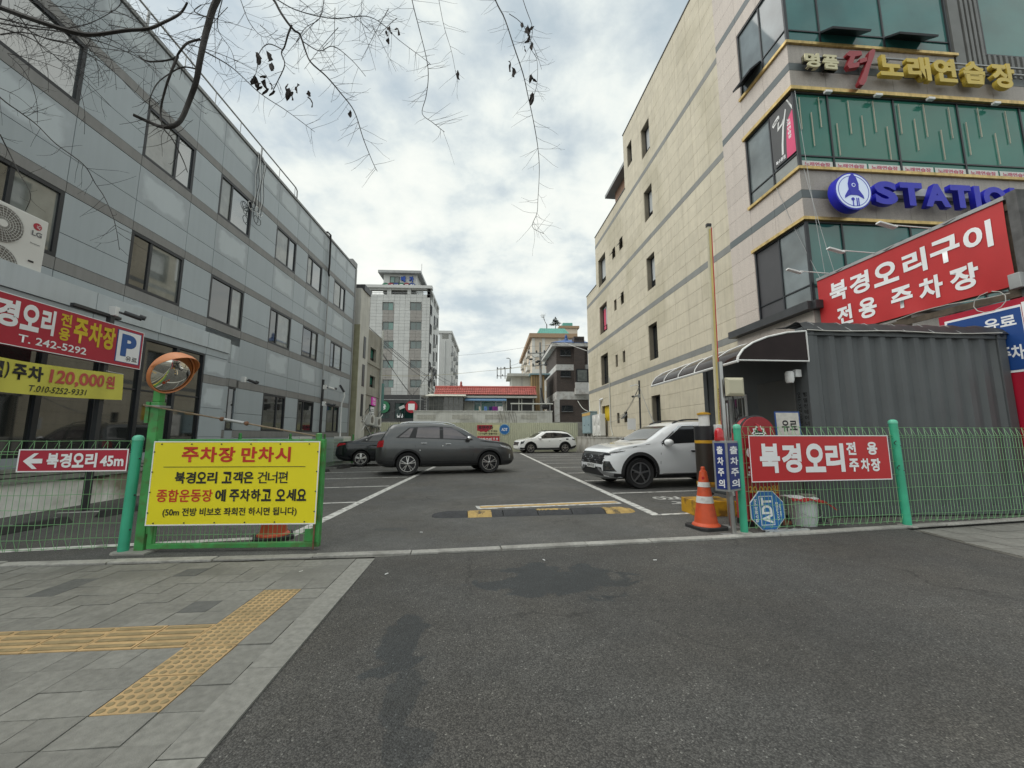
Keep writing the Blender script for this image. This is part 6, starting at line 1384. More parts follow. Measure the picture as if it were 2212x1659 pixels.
D.both('sill_cladding', m_clad, [(1.42, .25), (3.34, .245)], [(1.46, .40), (3.32, .38)], n=12, k=3, off=.010); D.arch_trim(.065); D.mirror(3.06, 1.07, m_pD, 1.1); D.both('fuel_flap', m_smk, [(.72, .98), (.92, .98)], [(.72, 1.08), (.92, 1.08)], n=3, k=3, off=.008); D.both('tail_lamp', m_smk, [(.04, .92), (.42, 1.0)], [(.06, 1.0), (.40, 1.06)], n=5, k=3, off=.010); D.both('bumper_cladding', m_clad, [(.05, .40), (.56, .27)], [(.05, .58), (.58, .45)], n=6, k=3, off=.008); D.both('bumper_cladding', m_clad, [(4.18, .25), (4.56, .30)], [(4.18, .40), (4.56, .42)], n=6, k=3, off=.008); D.both('headlamp', m_smk, [(4.32, .72), (4.54, .66)], [(4.22, .90), (4.50, .84)], n=6, k=4, off=.010)
D.patch('grille', m_black, [(-.7, .58), (.7, .58)], [(-.74, .82), (.74, .82)], 'front', n=14, k=4, off=.006); D.rails(.7, 2.6, .54, m_black); D.handle(1.4, .95, m_pD); D.handle(2.28, .92, m_pD)
for sd in (1, -1): D.seam([(2.07, 1.5), (2.07, .4)], sd=sd, w=.014); D.seam([(3.14, 1.06), (3.2, .4)], sd=sd, w=.014)
# ---- dark sedan behind the grey SUV
SE = dict(L=4.60, W=1.81, r=.325, ra=.375, wx=(1.02, 3.70), rim='wide', tumble=.36, er=.6,
    top=[(0, .72), (.04, .90), (.14, 1.0), (.45, 1.05), (.72, 1.09), (1.35, 1.37), (1.75, 1.46), (2.3, 1.485), (2.75, 1.41), (3.45, 1.07), (3.7, 1.02), (4.2, .92), (4.48, .78), (4.6, .6)],
    belt=[(0, .66), (.12, .92), (.5, 1.0), (1.2, 1.0), (2.2, .96), (3.4, .93), (4.1, .85), (4.45, .72), (4.6, .54)], bot=[(0, .40), (.12, .28), (.5, .21), (4.1, .2), (4.6, .3)])
m_pE = mat('blue black paint', (.010, .013, .016), .2, metal=.3, var=.05, coat=.9)
Eo = V((-5.50, 17.35, 0)); cE = M.Rotation(radians(11), 3, 'Z') @ V((SE['wx'][0] - SE['L'] / 2, -(SE['W'] / 2 - .1), 0)); EC = Car('blue black sedan half hidden behind the dark grey SUV', SE, m_pE, Eo - cE + V((0, 0, .006)), radians(11))
EC.both('window_surround', m_black, [(1.0, 1.03), (2.0, 1.0), (3.2, .965)], [(1.38, 1.28), (2.1, 1.37), (2.5, 1.35), (3.1, 1.01)], n=22, k=6, off=.003); EC.both('side_window', g_car, [(1.28, 1.04), (2.05, 1.02)], [(1.48, 1.29), (2.05, 1.35)], n=8, k=5, off=.008); EC.both('side_window', g_car, [(2.13, 1.02), (3.0, .99)], [(2.13, 1.35), (2.5, 1.325), (2.98, 1.03)], n=8, k=5, off=.008)
EC.patch('rear_window', g_car, [(.80, -.58), (.76, 0), (.80, .58)], [(1.38, -.48), (1.40, 0), (1.38, .48)], 'top', n=12, k=6); EC.patch('windscreen', g_car, [(3.42, -.6), (3.46, 0), (3.42, .6)], [(2.78, -.5), (2.8, 0), (2.78, .5)], 'top', n=12, k=6)
EC.both('tail_lamp', m_tail, [(.05, .84), (.42, .92)], [(.06, .96), (.38, .98)], n=7, k=3, off=.010); EC.patch('tail_lamp', m_tail, [(-.80, .82), (-.45, .82)], [(-.78, .95), (-.45, .95)], 'rear', n=5, k=3, off=.008); EC.mirror(3.0, 1.0, m_pE); EC.handle(1.55, .88, m_pE); EC.handle(2.35, .86, m_pE)
EC.arch_trim(.01, m_pE)
for sd in (1, -1): EC.seam([(2.09, 1.35), (2.09, .34)], sd=sd); EC.seam([(1.2, .98), (1.22, .75), (1.42, .5)], sd=sd)
p = EC.hit('side', 1.22, 1.10, -1, .01); MB().ball(p, .03, 8).build('sticker', m_white, EC.t, world=False)
# ================================================================ FAR END OF THE LOT
m_cream = mat('cream steel hoarding', (.50, .51, .38), .5, var=.05, vs=2, streak=.06)
HY = 33.0; hh = atY(1000, 913, HY).z; hoard = thing('hoarding', 'cream corrugated steel hoarding closing the far end of the lot', 'fence', (0, HY, 0))
hx0, hx1 = atY(770, 940, HY).x, atY(1248, 940, HY).x; npn = 15; pm = None
for k in range(npn):
    w = (hx1 - hx0) / npn; prof = []; nr = 7
    for i in range(nr): a = w * i / nr; prof += [(a, 0), (a + w / nr * .45, 0), (a + w / nr * .6, .03), (a + w / nr * .85, .03)]
    prof.append((w, 0))
    if pm is None:
        o = MB().grid([[V((a, b_, 0)), V((a, b_, hh))] for a, b_ in prof]).build('hoarding_panel', m_cream, hoard, world=False, thick=.004); pm = o
    else: o = pm.copy(); COL.objects.link(o)
    o.location = (hx0 + w * k, 0, 0)
for k in range(8): MB().box(hx0 + 2 * k, hx0 + 2 * k + .06, HY + .04, HY + .10, 0, hh + .06).build('hoarding_post', m_galv, hoard)
def hp(x, y): return atY(x, y, HY - .03)
a, e = hp(1030.5, 941), hp(1079.5, 917.5); FH = Face((a.x, HY - .03, a.z), (1, 0, 0), (0, 0, 1)); w_, h_ = e.x - a.x, e.z - a.z
o = signboard('parking_sign', 'pale yellow and red reverse parking sign on the cream hoarding', FH, w_, h_, mat('pale yellow sign', (.62, .60, .33), .5), None)
polyplate(FH, [(0, h_ * .45), (w_ * .1, h_ * .42), (w_ * .15, h_ * .33), (w_ * .3, h_ * .38), (w_ * .4, h_ * .28), (w_ * .5, h_ * .5), (w_ * .62, h_ * .55), (w_ * .68, h_ * .97), (0, h_ * .97)], .002, .004, m_crimson, o, 'red_burst')
letter('후면주차', FH, w_ * .05, h_ * .56, w_ * .71, h_ * .90, m_txtk, o, bold=.04, d=.009); letter('해 주세요', FH, w_ * .46, h_ * .33, w_ * .90, h_ * .50, m_txtk, o, bold=.03, d=.009); letter('나가실때 힘들어요~', FH, w_ * .07, h_ * .08, w_ * .96, h_ * .27, m_txtk, o, bold=.03, d=.009)
a, e = hp(1030.5, 960), hp(1079.5, 941.8); FH2 = Face((a.x, HY - .03, a.z), (1, 0, 0), (0, 0, 1)); w_, h_ = e.x - a.x, e.z - a.z; o = signboard('sign_board', 'red hangul sign below the pale yellow sign on the hoarding', FH2, w_, h_, m_red, m_txtw)
letter('북경오리', FH2, w_ * .08, h_ * .2, w_ * .64, h_ * .80, m_txtw, o, bold=.04); letter('전 용', FH2, w_ * .69, h_ * .55, w_ * .93, h_ * .80, m_txtw, o, bold=.03); letter('주차장', FH2, w_ * .69, h_ * .2, w_ * .93, h_ * .45, m_txtw, o, bold=.03)
c = hp(1089.8, 927.5); FD = Face(c - V((.25, 0, .25)), (1, 0, 0), (0, 0, 1)); o = thing('security_sign', 'small round blue security sign on the cream hoarding', 'sign', c); disc(FD, (.25, .25), .43, .0, .01, mat('pale blue rim', (.2, .38, .55), .5), o, 'rim'); disc(FD, (.25, .25), .38, .01, .006, m_adt, o, 'board'); letter('ADT', FD, 0.0, .12, .5, .36, m_txtw, o, bold=.03, d=.02)
# retaining wall and raised house
RWY = 34.6; x0, x1 = atY(893, 900, RWY).x, atY(1193, 900, RWY).x; zt = atY(1000, 887, RWY).z
rw = thing('retaining_wall', 'long pale concrete retaining wall above the hoarding', 'wall', (0, RWY, 0)); m_rw = mat('pale rendered concrete', (.64, .645, .61), .8, var=.08, vs=1.2, streak=.15, stain=(.30, .30, .27), stainw=.6, stains=.6)
MB().box(x0, x1, RWY, RWY + .3, 0, zt - .08).build('wall_face', m_rw, rw); MB().box(x0 - .04, x1 + .04, RWY - .05, RWY + .35, zt - .08, zt).build('coping', m_rw, rw)
for (pa, pb) in ((900, 941), (977, 1021), (1048, 1090), (1125, 1160)):
    q0, q1 = atY(pa, 905, RWY), atY(pb, 896, RWY); MB().box(q0.x, q1.x, RWY - .02, RWY + .01, q0.z, q1.z).build('rendered_panel', mat('flaking cream panel', (.48, .475, .43), .85, var=.14, vs=9, streak=.3), rw)
struct(MB().box(x0 - 6, x1 + 8, RWY + .3, 48, 0, 2.5).build('raised_yard', m_conc))
# red tiled house
HS = 37.5; hs_ = thing('tiled_house', 'low house with red tiled roof and lean-to above the retaining wall', 'house', (0, HS, 2.5)); hz = lambda x, y, Y=HS: atY(x, y, Y)
m_hw = mat('pale house wall', (.50, .51, .47), .75, var=.06, vs=2, streak=.1); m_rt = mat('red roof tile', (.36, .085, .068), .55, var=.14, vs=3, rand=.14)
xl, xr = hz(948, 870).x, hz(1152, 870).x; zev = hz(1000, 853).z
MB().box(xl, xr, HS, HS + 5, 2.5, zev).build('wall', m_hw, hs_)
rxl, rxr = hz(937, 850, HS - .5).x, hz(1160, 850, HS - .5).x; zr0, zr1 = hz(1000, 853, HS - .5).z, hz(1000, 837.5, HS + .9).z
MB().prism([V((rxl, HS - .5, zr0 - .12)), V((rxl, HS + .9, zr1 - .10)), V((rxl, HS + 5.4, zr0 - .12))], V((rxr - rxl, 0, 0))).build('roof', mat('roof deck', (.35, .34, .31), .8), hs_)
MB().box(rxl, rxr, HS - .56, HS - .46, zr0 - .26, zr0 - .10).build('fascia', m_hw, hs_)
nc_, rws = 46, 4; tw = (rxr - rxl) / nc_; sl_ = V((0, 1.4, zr1 - zr0)); tl = sl_ / rws; tm_ = None; un = V((0, -sl_.z, sl_.y)).normalized()
for r in range(rws):
    for k in range(nc_):
        if tm_ is None:
            P = []
            for i in range(7):
                a = pi * i / 6; off = un * (.05 * sin(a) if 0 < i < 6 else -.0); P.append([V((tw * i / 6, 0, 0)) + off + un * .035, V((tw * i / 6, 0, 0)) + tl * 1.08 + off * .8])
            o = MB().grid(P).build('roof_tile', m_rt, hs_, smooth=50, world=False, thick=.012); tm_ = o
        else: o = tm_.copy(); COL.objects.link(o)
        o.location = V((rxl + tw * k, HS - .5, zr0)) + tl * r - V((0, HS, 2.5)) + V((0, 0, .0))
MB().tube([V((rxl - .05, HS + .9, zr1 + .05)), V((rxr + .05, HS + .9, zr1 + .05))], .13, 10).build('ridge', m_rt, hs_, smooth=50)
p = hz(996, 832, HS + .9); MB().lathe([(.14, -.3), (.16, -.05), (.09, .1), (.12, .22), (.02, .4)], p, n=12).build('ridge_finial', m_rt, hs_, smooth=50)
FHs = Fac(hs_, M.Translation((0, HS, 0)))
wl, wrr = hz(945, 870).x, hz(981, 870).x
q0, q1 = hz(1023, 884), hz(1087, 866); FHs.window(q0.x, q1.x, q0.z - .6, q1.z, -.02, .07, (.25, .75), gmats=[g_teal, g_green, g_teal], fm=m_white, depth=.06)
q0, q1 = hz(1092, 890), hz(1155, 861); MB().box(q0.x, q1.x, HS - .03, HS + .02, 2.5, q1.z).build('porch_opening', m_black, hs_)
for px in (1094, 1121, 1127, 1152): q = hz(px, 870, HS - .1); MB().box(q.x - .05, q.x + .05, HS - .12, HS - .04, 2.5, q1.z).build('porch_post', m_hw, hs_)
q0, q1 = hz(1004, 866, HS - .8), hz(1094, 859, HS - .8); MB().prism([V((q0.x, HS - .9, q0.z)), V((q1.x, HS - .9, q0.z)), V((q1.x, HS, q1.z + .12)), V((q0.x, HS, q1.z + .12))], (0, 0, .05)).build('blue_awning', mat('faded blue awning', (.10, .20, .33), .6, var=.1), hs_)
# lean-to with glazed front
LY = 36.2; q0, q1 = hz(926, 886, LY), hz(1001, 857, LY); lt = thing('lean_to', 'dark glazed lean-to with pale sheet roof left of the red roof', 'lean-to', (q0.x, LY, 2.5)); FLt = Fac(lt, M.Translation((0, LY, 0)))
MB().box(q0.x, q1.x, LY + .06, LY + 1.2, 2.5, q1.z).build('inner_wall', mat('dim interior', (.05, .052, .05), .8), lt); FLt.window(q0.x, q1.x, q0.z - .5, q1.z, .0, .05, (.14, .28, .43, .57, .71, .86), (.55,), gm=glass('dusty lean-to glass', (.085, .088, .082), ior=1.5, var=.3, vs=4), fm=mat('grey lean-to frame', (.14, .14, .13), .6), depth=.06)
MB().prism([V((q0.x - .3, LY - .4, q1.z)), V((q1.x + .25, LY - .4, q1.z)), V((q1.x + .15, LY + 1.3, q1.z + .32)), V((q0.x - .1, LY + 1.3, q1.z + .32))], (0, 0, .06)).build('sheet_roof', mat('pale sheet roof', (.55, .54, .46), .6, var=.08), lt)
# outside stair
so_ = thing('stair', 'dark steel outside stair with pale railing left of the lean-to', 'stair', hz(912, 886, 37)); sx0, sx1 = hz(908, 880, 37).x, hz(922, 880, 37).x
for k in range(10): MB().box(sx0, sx1, 36.9 + k * .1, 37.2 + k * .1, 2.6 + k * .26, 2.66 + k * .26).build('tread', m_dark, so_)
for xx in (sx0, sx1): MB().box(xx - .04, xx + .04, 36.85, 36.95, 2.5, 5.0).build('stringer', m_galv, so_)
q = hz(909, 836, 37.5); MB().box(q.x, q.x + .95, 37.5, 39, 4.95, 5.08).build('landing', m_conc, so_)
for k in range(8): MB().tube([V((q.x + .13 * k, 37.5, 5.08)), V((q.x + .13 * k, 37.5, 6.05 if k < 4 else 6.05 - .12 * (k - 3)))], .018, 5).build('baluster', m_hw, so_)
MB().tube([V((q.x, 37.5, 6.05)), V((q.x + .45, 37.5, 6.05)), V((q.x + 1.2, 37.5, 5.4))], .03, 6).build('handrail', m_hw, so_)
# laundry on a line
lw = [(1034.5, 1038, 'cream'), (1046, 1052, 'sky blue'), (1056, 1063, 'navy'), (1063.5, 1075, 'purple'), (1076, 1086, 'white')]; lc = {'cream': (.55, .52, .42), 'sky blue': (.13, .25, .55), 'navy': (.03, .035, .12), 'purple': (.20, .03, .22), 'white': (.66, .66, .66)}
for (pa, pb, nm) in lw:
    a, e = atY(pa, 878, 35.8), atY(pb, 886, 35.8); t = thing('laundry', '%s cloth drying on the line in front of the house' % nm, 'laundry', (a.x, 35.8, e.z), group='laundry on the line')
    MB().grid([[V((a.x + (e.x - a.x) * i / 4, 35.8 + .04 * sin(i * 2 + j), a.z + (e.z - .15 - a.z) * j / 4)) for j in range(5)] for i in range(5)]).build('cloth', mat(nm + ' cloth', lc[nm], .9, var=.1), t, smooth=60, thick=.01)
# white roof box and timber wall
q0, q1 = hz(1105, 840, 42.5), hz(1149, 812, 42.5); t = thing('roof_room', 'white flat roofed room standing behind the red tiles', 'building', (q0.x, 42.5, 2.5)); MB().box(q0.x, q1.x, 42.5, 46, 2.5, q1.z).build('wall', mat('white room wall', (.56, .57, .52), .7, var=.05, streak=.1), t); e0, e1 = hz(1096, 812, 42), hz(1157, 808, 42); MB().box(e0.x, e1.x, 41.9, 46.5, e0.z, e1.z + .05).build('flat_roof', m_hw, t); qq = hz(1127, 815, 42.4); MB().box(qq.x, qq.x + .06, 42.46, 42.5, q0.z, q1.z).build('wall_joint', m_galv, t)
q0, q1 = hz(1149, 886, 41), hz(1176, 810, 41); t = thing('timber_building', 'ochre timber clad building behind the utility pole', 'building', (q0.x, 41, 2.5)); MB().box(q0.x, q1.x, 41, 45, 2.5, q1.z).build('wall', mat('ochre cladding', (.36, .25, .12), .7, var=.1, streak=.15), t); MB().box(q0.x - .2, q1.x + .6, 40.8, 45.2, q1.z, q1.z + .15).build('roof_sheet', mat('pale blue roof sheet', (.25, .38, .42), .5), t)
for k in range(5): MB().box(q0.x + .12 + k * .25, q0.x + .16 + k * .25, 40.98, 41, 3, q1.z - .05).build('batten', m_wood, t)
# ---------------------------------------------------------------- brick house
BX0, BY0, BY1 = hz(1203, 850, 39).x, 39.0, 46.5; BX1 = hz(1272, 850, 39).x; bz = lambda y: atY(1230, y, 39).z
bh = thing('brick_house', 'dark brick three storey house with white bands and blue roof', 'house', (BX0, BY0, 0)); FBh = Fac(bh, M.Translation((0, BY0, 0)))
def brickmat():
    m = mat('dark brown brick', (.062, .045, .038), .8, var=.25, vs=12); t = m.node_tree; b = t.nodes['Principled BSDF']; br_ = t.nodes.new('ShaderNodeTexBrick'); br_.inputs['Scale'].default_value = 1; br_.inputs['Brick Width'].default_value = .22; br_.inputs['Row Height'].default_value = .075; br_.inputs['Mortar Size'].default_value = .008
    br_.inputs['Color1'].default_value = (.075, .052, .043, 1); br_.inputs['Color2'].default_value = (.048, .036, .032, 1); br_.inputs['Mortar'].default_value = (.13, .12, .11, 1)
    g_ = t.nodes.new('ShaderNodeNewGeometry'); s_ = t.nodes.new('ShaderNodeSeparateXYZ'); c_ = t.nodes.new('ShaderNodeCombineXYZ'); ad = t.nodes.new('ShaderNodeMath'); t.links.new(g_.outputs['Position'], s_.inputs[0]); t.links.new(s_.outputs[0], ad.inputs[0]); t.links.new(s_.outputs[1], ad.inputs[1]); t.links.new(ad.outputs[0], c_.inputs[0]); t.links.new(s_.outputs[2], c_.inputs[1]); t.links.new(c_.outputs[0], br_.inputs['Vector']); t.links.new(br_.outputs[0], b.inputs['Base Color']); return m
m_brk = brickmat(); m_wb = mat('peeling white band', (.58, .58, .56), .75, var=.1, vs=3, stain=(.30, .26, .22), stainw=.5, stains=2)
zb = [0, bz(863), bz(846), bz(800), bz(787.5), bz(750)]
for z0, z1, m_, nm in ((2.0, zb[1], m_brk, 'brick_wall'), (zb[1], zb[2], m_wb, 'white_band'), (zb[2], zb[3], m_brk, 'brick_wall'), (zb[3], zb[4], m_wb, 'white_band'), (zb[4], zb[5], m_brk, 'brick_wall')):
    g = .03 if m_ is m_wb else 0; MB().box(BX0 - g, BX1 + g, BY0 - g, BY1 + g, z0, z1).build(nm, m_, bh)
MB().box(BX0 - .25, BX0 + .25, BY0 - .06, BY0 + .2, 2.0, zb[1]).build('white_pier', m_wb, bh)
MB().box(BX0 - .5, BX1 + .1, BY0 - .5, BY1 + .5, zb[5], zb[5] + .35).build('eave', m_wb, bh); MB().add([(BX0 - .55, BY0 - .55, zb[5] + .36), (BX1 + .1, BY0 - .55, zb[5] + .36), (BX1 + .1, BY1 + .5, zb[5] + .36), (BX0 - .55, BY1 + .5, zb[5] + .36), (BX0 + 1.3, BY0 + 2.0, zb[5] + 1.25), (BX1 - .3, BY0 + 2.0, zb[5] + 1.25)], [(0, 1, 5, 4), (1, 2, 5), (2, 3, 4, 5), (3, 0, 4)]).build('blue_roof', mat('blue roof tile', (.03, .09, .26), .5, var=.2, vs=8), bh)
q = atY(1226, 735, 40); MB().lathe([(.2, -.5), (.22, .0), (.12, .12), (.16, .3), (.02, .55)], (q.x, 40.8, zb[5] + 1.25), n=12).build('roof_finial', MATS['blue roof tile'], bh, smooth=50)
c0, c1 = atY(1241, 790, 38.6), atY(1262, 727, 38.6); MB().box(c0.x, c1.x, 38.6, 39.6, 6, c1.z).build('chimney', m_brk, bh)
for k in range(4): MB().box(c0.x + .12 + k * .22, c0.x + .22 + k * .22, 38.56, 38.6, c1.z - .35, c1.z - .12).build('flue_opening', m_black, bh)
for (xa, xb, ya, yb) in ((1210, 1232, 768.5, 755.5), (1211, 1232, 814, 801.5), (1213, 1237, 889, 876)):
    q0, q1 = atY(xa, ya, 39), atY(xb, yb, 39); FBh.window(q0.x, q1.x, q0.z, q1.z, -.02, .06, (.5,), gm=g_dark, depth=.08, sill=.06)
q0, q1 = atY(1246, 826, 38.4), atY(1270, 797, 38.4); MB().box(q0.x, q1.x + .3, 38.4, 39, q0.z, q1.z).build('bay_frame', m_frame, bh); MB().box(q0.x + .08, q1.x - .1, 38.37, 38.4, q0.z + .1, q1.z - .1).build('bay_pane', g_cur, bh); q2 = atY(1244, 851, 38.3); MB().box(q2.x, q1.x, 38.3, 39, q2.z, q0.z).build('bay_base', m_wb, bh)
MB().tube([atY(1180, 745, 39), atY(1220, 741, 38), atY(1268, 758, 36)], .03, 5).build('gutter', m_wb, bh)
# ---------------------------------------------------------------- cream apartment block far behind
AY = 110.0; ab = thing('apartment_block', 'distant cream apartment block with green mansard roof', 'building', (atY(1150, 850, AY).x, AY, 0)); p0, p1 = atY(1150, 850, AY), atY(1240, 731, AY); m_ap = mat('cream apartment render', (.60, .52, .42), .75, var=.05, vs=.3); m_apb = mat('white apartment band', (.62, .61, .57), .75, var=.05, vs=.3)
MB().box(p0.x, p1.x, AY, AY + 40, 0, p1.z).build('wall', m_ap, ab); zc2 = p1.z
MB().box(p0.x - .8, p1.x + .8, AY - .8, AY + 41, zc2, zc2 + 1.2).build('cornice', mat('brown cornice', (.35, .24, .15), .7), ab)
for k in range(6): MB().box(p0.x - .05, p1.x, AY - .12, AY, zc2 - 5.6 - k * 4.8, zc2 - 4.2 - k * 4.8).build('white_band', m_apb, ab)
for u in (0.0, .24, .62, .94): MB().box(p0.x + (p1.x - p0.x) * u, p0.x + (p1.x - p0.x) * u + .8, AY - .10, AY, 0, zc2).build('white_pilaster', m_apb, ab)
m_grf = mat('green mansard roof', (.12, .36, .30), .5, var=.08, vs=1)
r0, r1 = atY(1159, 721, AY), atY(1231, 706, AY); b = MB(); i_ = 1.2; b.add([(r0.x, AY, zc2 + 1.2), (r1.x, AY, zc2 + 1.2), (r1.x, AY + 14, zc2 + 1.2), (r0.x, AY + 14, zc2 + 1.2), (r0.x + i_, AY + 2, r1.z), (r1.x - i_, AY + 2, r1.z), (r1.x - i_, AY + 12, r1.z), (r0.x + i_, AY + 12, r1.z)], [(4, 5, 6, 7), (0, 1, 5, 4), (1, 2, 6, 5), (2, 3, 7, 6), (3, 0, 4, 7)]); b.build('mansard_roof', m_grf, ab)
for k in range(14): x = r0.x + .6 + (r1.x - r0.x - 1.2) * k / 13; MB().tube([V((x, AY - .02, zc2 + 1.25)), V((x + (i_ * (1 - 2 * k / 13)) * .8, AY + 2, r1.z + .05))], .08, 4).build('roof_seam', m_grf, ab)
r0, r1 = atY(1211, 709, AY + 25), atY(1247, 696, AY + 25); MB().box(r0.x, r1.x, AY + 25, AY + 40, zc2, r0.z).build('stair_tower', m_ap, ab); MB().box(r0.x - .6, r1.x + .6, AY + 24.5, AY + 40, r0.z, r0.z + .8).build('cornice', MATS['brown cornice'], ab); MB().box(r0.x + 1, r1.x - 1.5, AY + 26, AY + 38, r0.z + .8, r1.z).build('mansard_roof', m_grf, ab)
for k in range(7):
    for j in range(3):
        y = AY + 6 + j * 11; MB().box(p0.x - .9, p0.x, y, y + 5, zc2 - 4 - k * 4.2, zc2 - 2.6 - k * 4.2).build('balcony', m_apb, ab); MB().box(p0.x - .06, p0.x - .01, y + .4, y + 4.6, zc2 - 2.5 - k * 4.2, zc2 - .8 - k * 4.2).build('window', g_dark, ab)
# ================================================================ LEFT BACKGROUND
Ls = lambda x, y: ML.inverted() @ on_plane(x, y, oL, iL)
nb = thing('concrete_building', 'weathered beige concrete building with white pier beyond the grey office', 'building', mtx=ML @ M.Translation((23, 0, 0))); FN_ = Fac(nb, ML)
m_bei = mat('weathered beige concrete', (.36, .345, .295), .85, var=.10, vs=1.2, streak=.25, stain=(.25, .235, .19), stainw=.6, stains=.7); m_wp = mat('chalky white pier', (.58, .575, .53), .8, var=.08, vs=2, streak=.2)
sa, sb, sc_ = 22.95, Ls(785, 800).x, Ls(821, 800).x; hw = [(Ls(a, c).x, Ls(b_, c).x, Ls(b_, d).z, Ls(b_, c).z) for a, b_, c, d in ((781.5, 791, 744, 774), (800.5, 813, 757, 785), (780, 789, 806, 834), (799, 811, 815, 840), (778, 787, 871, 897), (797, 809, 876, 897))]
FN_.build(MB().box(sa, sb, -.22, 3, 0, Ls(775, 624).z), 'white_pier', m_wp); FN_.build(MB().box(sa - .02, sa + .02, -.24, 3, 0, Ls(762, 695).z), 'pier_edge', mat('painted pier shade side', (.33, .32, .21), .8, var=.15), nb)  # thin greenish slab paints in the shaded side of the pier
FN_.build(MB().box(sa + .3, sb - .1, -.3, 1.5, Ls(775, 624).z, Ls(775, 624).z + .35), 'pier_cap', m_dark)
zn = Ls(805, 716).z
FN_.wall(subtract((sb, sc_, 0, zn), hw), 0, .35, m_bei); FN_.build(MB().box(sb, sc_, .35, 8, 0, zn), 'wall_core', m_joint)
for (a, c, z0, z1) in hw: FN_.window(a, c, z0, z1, .25, .05, (.5,), (.3,), gmats=[g_dark, g_green], depth=.08)
FN_.build(MB().box(sb, sc_, -.06, 0, Ls(805, 790).z, Ls(805, 790).z + .12).box(sb, sc_, -.06, 0, Ls(800, 855).z, Ls(800, 855).z + .12), 'string_course', m_bei)
for zq in (.30, .52, .73): FN_.build(MB().box(sa + .75, sa + 1.1, -.25, -.215, zn * zq, zn * zq + 1.3), 'slot_window', m_frame)
q = Ls(818, 760); MB().tube([FN_.m @ V((sc_ - .1, -.12, 0)), FN_.m @ V((sc_ - .1, -.12, 8.6))], .07, 8).build('downpipe', m_hw, nb, smooth=40)
for (pa, pb, ya, yb, m_, lb_, tx) in ((801, 809.5, 875, 860, mat('magenta sign', (.30, .015, .20), .5, emit=(.6, .05, .4, .2)), 'small magenta sign box on the beige concrete building', ['회원', '모집']), (779, 786, 899, 875, m_txtw, 'white notice in the first low window of the beige building', []), (797.5, 806, 900, 880, m_txtw, 'white notice in the second low window of the beige building', [])):
    a, e = Ls(pa, ya), Ls(pb, yb); t = thing('wall_sign', lb_, 'sign', FN_.m @ V((a.x, -.1, a.z))); Fz = FN_.face(a.x, a.z, -.08); ww, hh_ = e.x - a.x, e.z - a.z; plate(Fz, ww, hh_, .06, m_, t, 'board')
    if not tx: [rect(Fz, ww * .15, hh_ * q_, ww * .85, hh_ * (q_ + .08), .002, .004, m_galv, t, 'print_line') for q_ in (.28, .52, .68)]
    for i, c in enumerate(tx): letter(c, Fz, ww * .15, hh_ * (.55 - .45 * i) if len(tx) > 1 else hh_ * .35, ww * .85, hh_ * (.92 - .45 * i) if len(tx) > 1 else hh_ * .75, m_txtw if len(tx) > 1 else m_txtk, t, bold=.03, d=.004)
a = atY(818.5, 887, 29.5); e = atY(822, 828, 29.5); t = thing('vertical_sign', 'narrow teal vertical sign on the far edge of the beige building', 'sign', (a.x, 29.5, a.z)); MB().box(a.x, e.x + .12, 29.5, 30.1, a.z, e.z).build('board', mat('teal sign', (.02, .17, .15), .5), t)
for k in range(6): MB().box(a.x + .05, e.x + .06, 29.48, 29.5, a.z + .15 + k * .31, a.z + .33 + k * .31).build('white_mark', m_txtw, t)
for i, (px, py) in enumerate(((784, 917), (800, 921))):
    a = Ls(px, py); t = thing('air_conditioner', 'small wall hung air conditioner on the beige building, %s from the pier' % ORD[i], 'air conditioner', FN_.m @ V((a.x, -.4, a.z)), group='wall hung air conditioners'); FN_.build(MB().box(a.x, a.x + .8, -.45, -.1, a.z, a.z + .6), 'casing', m_acw, t); FN_.build(MB().lathe([(.22, 0), (.22, -.02)], (a.x + .3, -.45, a.z + .3), (0, 1, 0), 18), 'fan_grille', m_fan, t); FN_.build(MB().box(a.x, a.x + .8, -.4, 0, a.z - .06, a.z - .01), 'bracket', m_galv, t)
t = thing('cable_tangle', 'tangle of cables and pipes at the foot of the beige building', 'cables', FN_.m @ V((25, -.2, 1.5)))
for k in range(6): r = random.Random(20 + k); MB().tube([FN_.m @ V((24 + .5 * i + r.uniform(-.1, .1), -.15 - .1 * r.random(), 1.6 + .35 * k * .6 + .35 * sin(i * 1.2 + k))) for i in range(9)], .022, 5).build('cable', m_dark if k % 2 else m_white, t, smooth=60)
# ---------------------------------------------------------------- white tower
TY = 50.0; tp0 = atY(765, 930, TY); tp1 = atY(930, 622, TY); tw_ = thing('tower_block', 'tall white tiled tower block with rooftop sign, left of centre', 'building', (tp0.x, TY, 0)); FT = Fac(tw_, M.Translation((0, TY, 0)))
m_tw = mat('white tower tile', (.56, .57, .555), .55, var=.05, vs=.8, rand=.05, streak=.06); m_tg = mat('greige tower tile', (.32, .305, .285), .6, var=.06, rand=.05)
T = lambda x, y: atY(x, y, TY); zroof = tp1.z; z5x = lambda z: 658.3 + z * .2976; z5y = lambda z: 548.6 + z * .2976
hol = []
g_tow = glass('pale green tower glass', (.12, .24, .215), ior=1.6, var=.2); g_towd = glass('dim tower glass', (.07, .11, .105), ior=1.7, var=.3)
for (ya, yb) in ((350, 408), (492, 550), (631, 687), (770, 828), (912, 968)):
    for (xa, xb) in ((400, 470), (562, 645), (763, 848)):
        a, e = T(z5x(xa), z5y(yb)), T(z5x(xb), z5y(ya)); hol.append((a.x, e.x, a.z, e.z))
for (xa, xb) in ((400, 455), (480, 598), (627, 745), (772, 890)): a, e = T(z5x(xa), z5y(292)), T(z5x(xb), z5y(262)); hol.append((a.x, e.x, a.z, e.z))
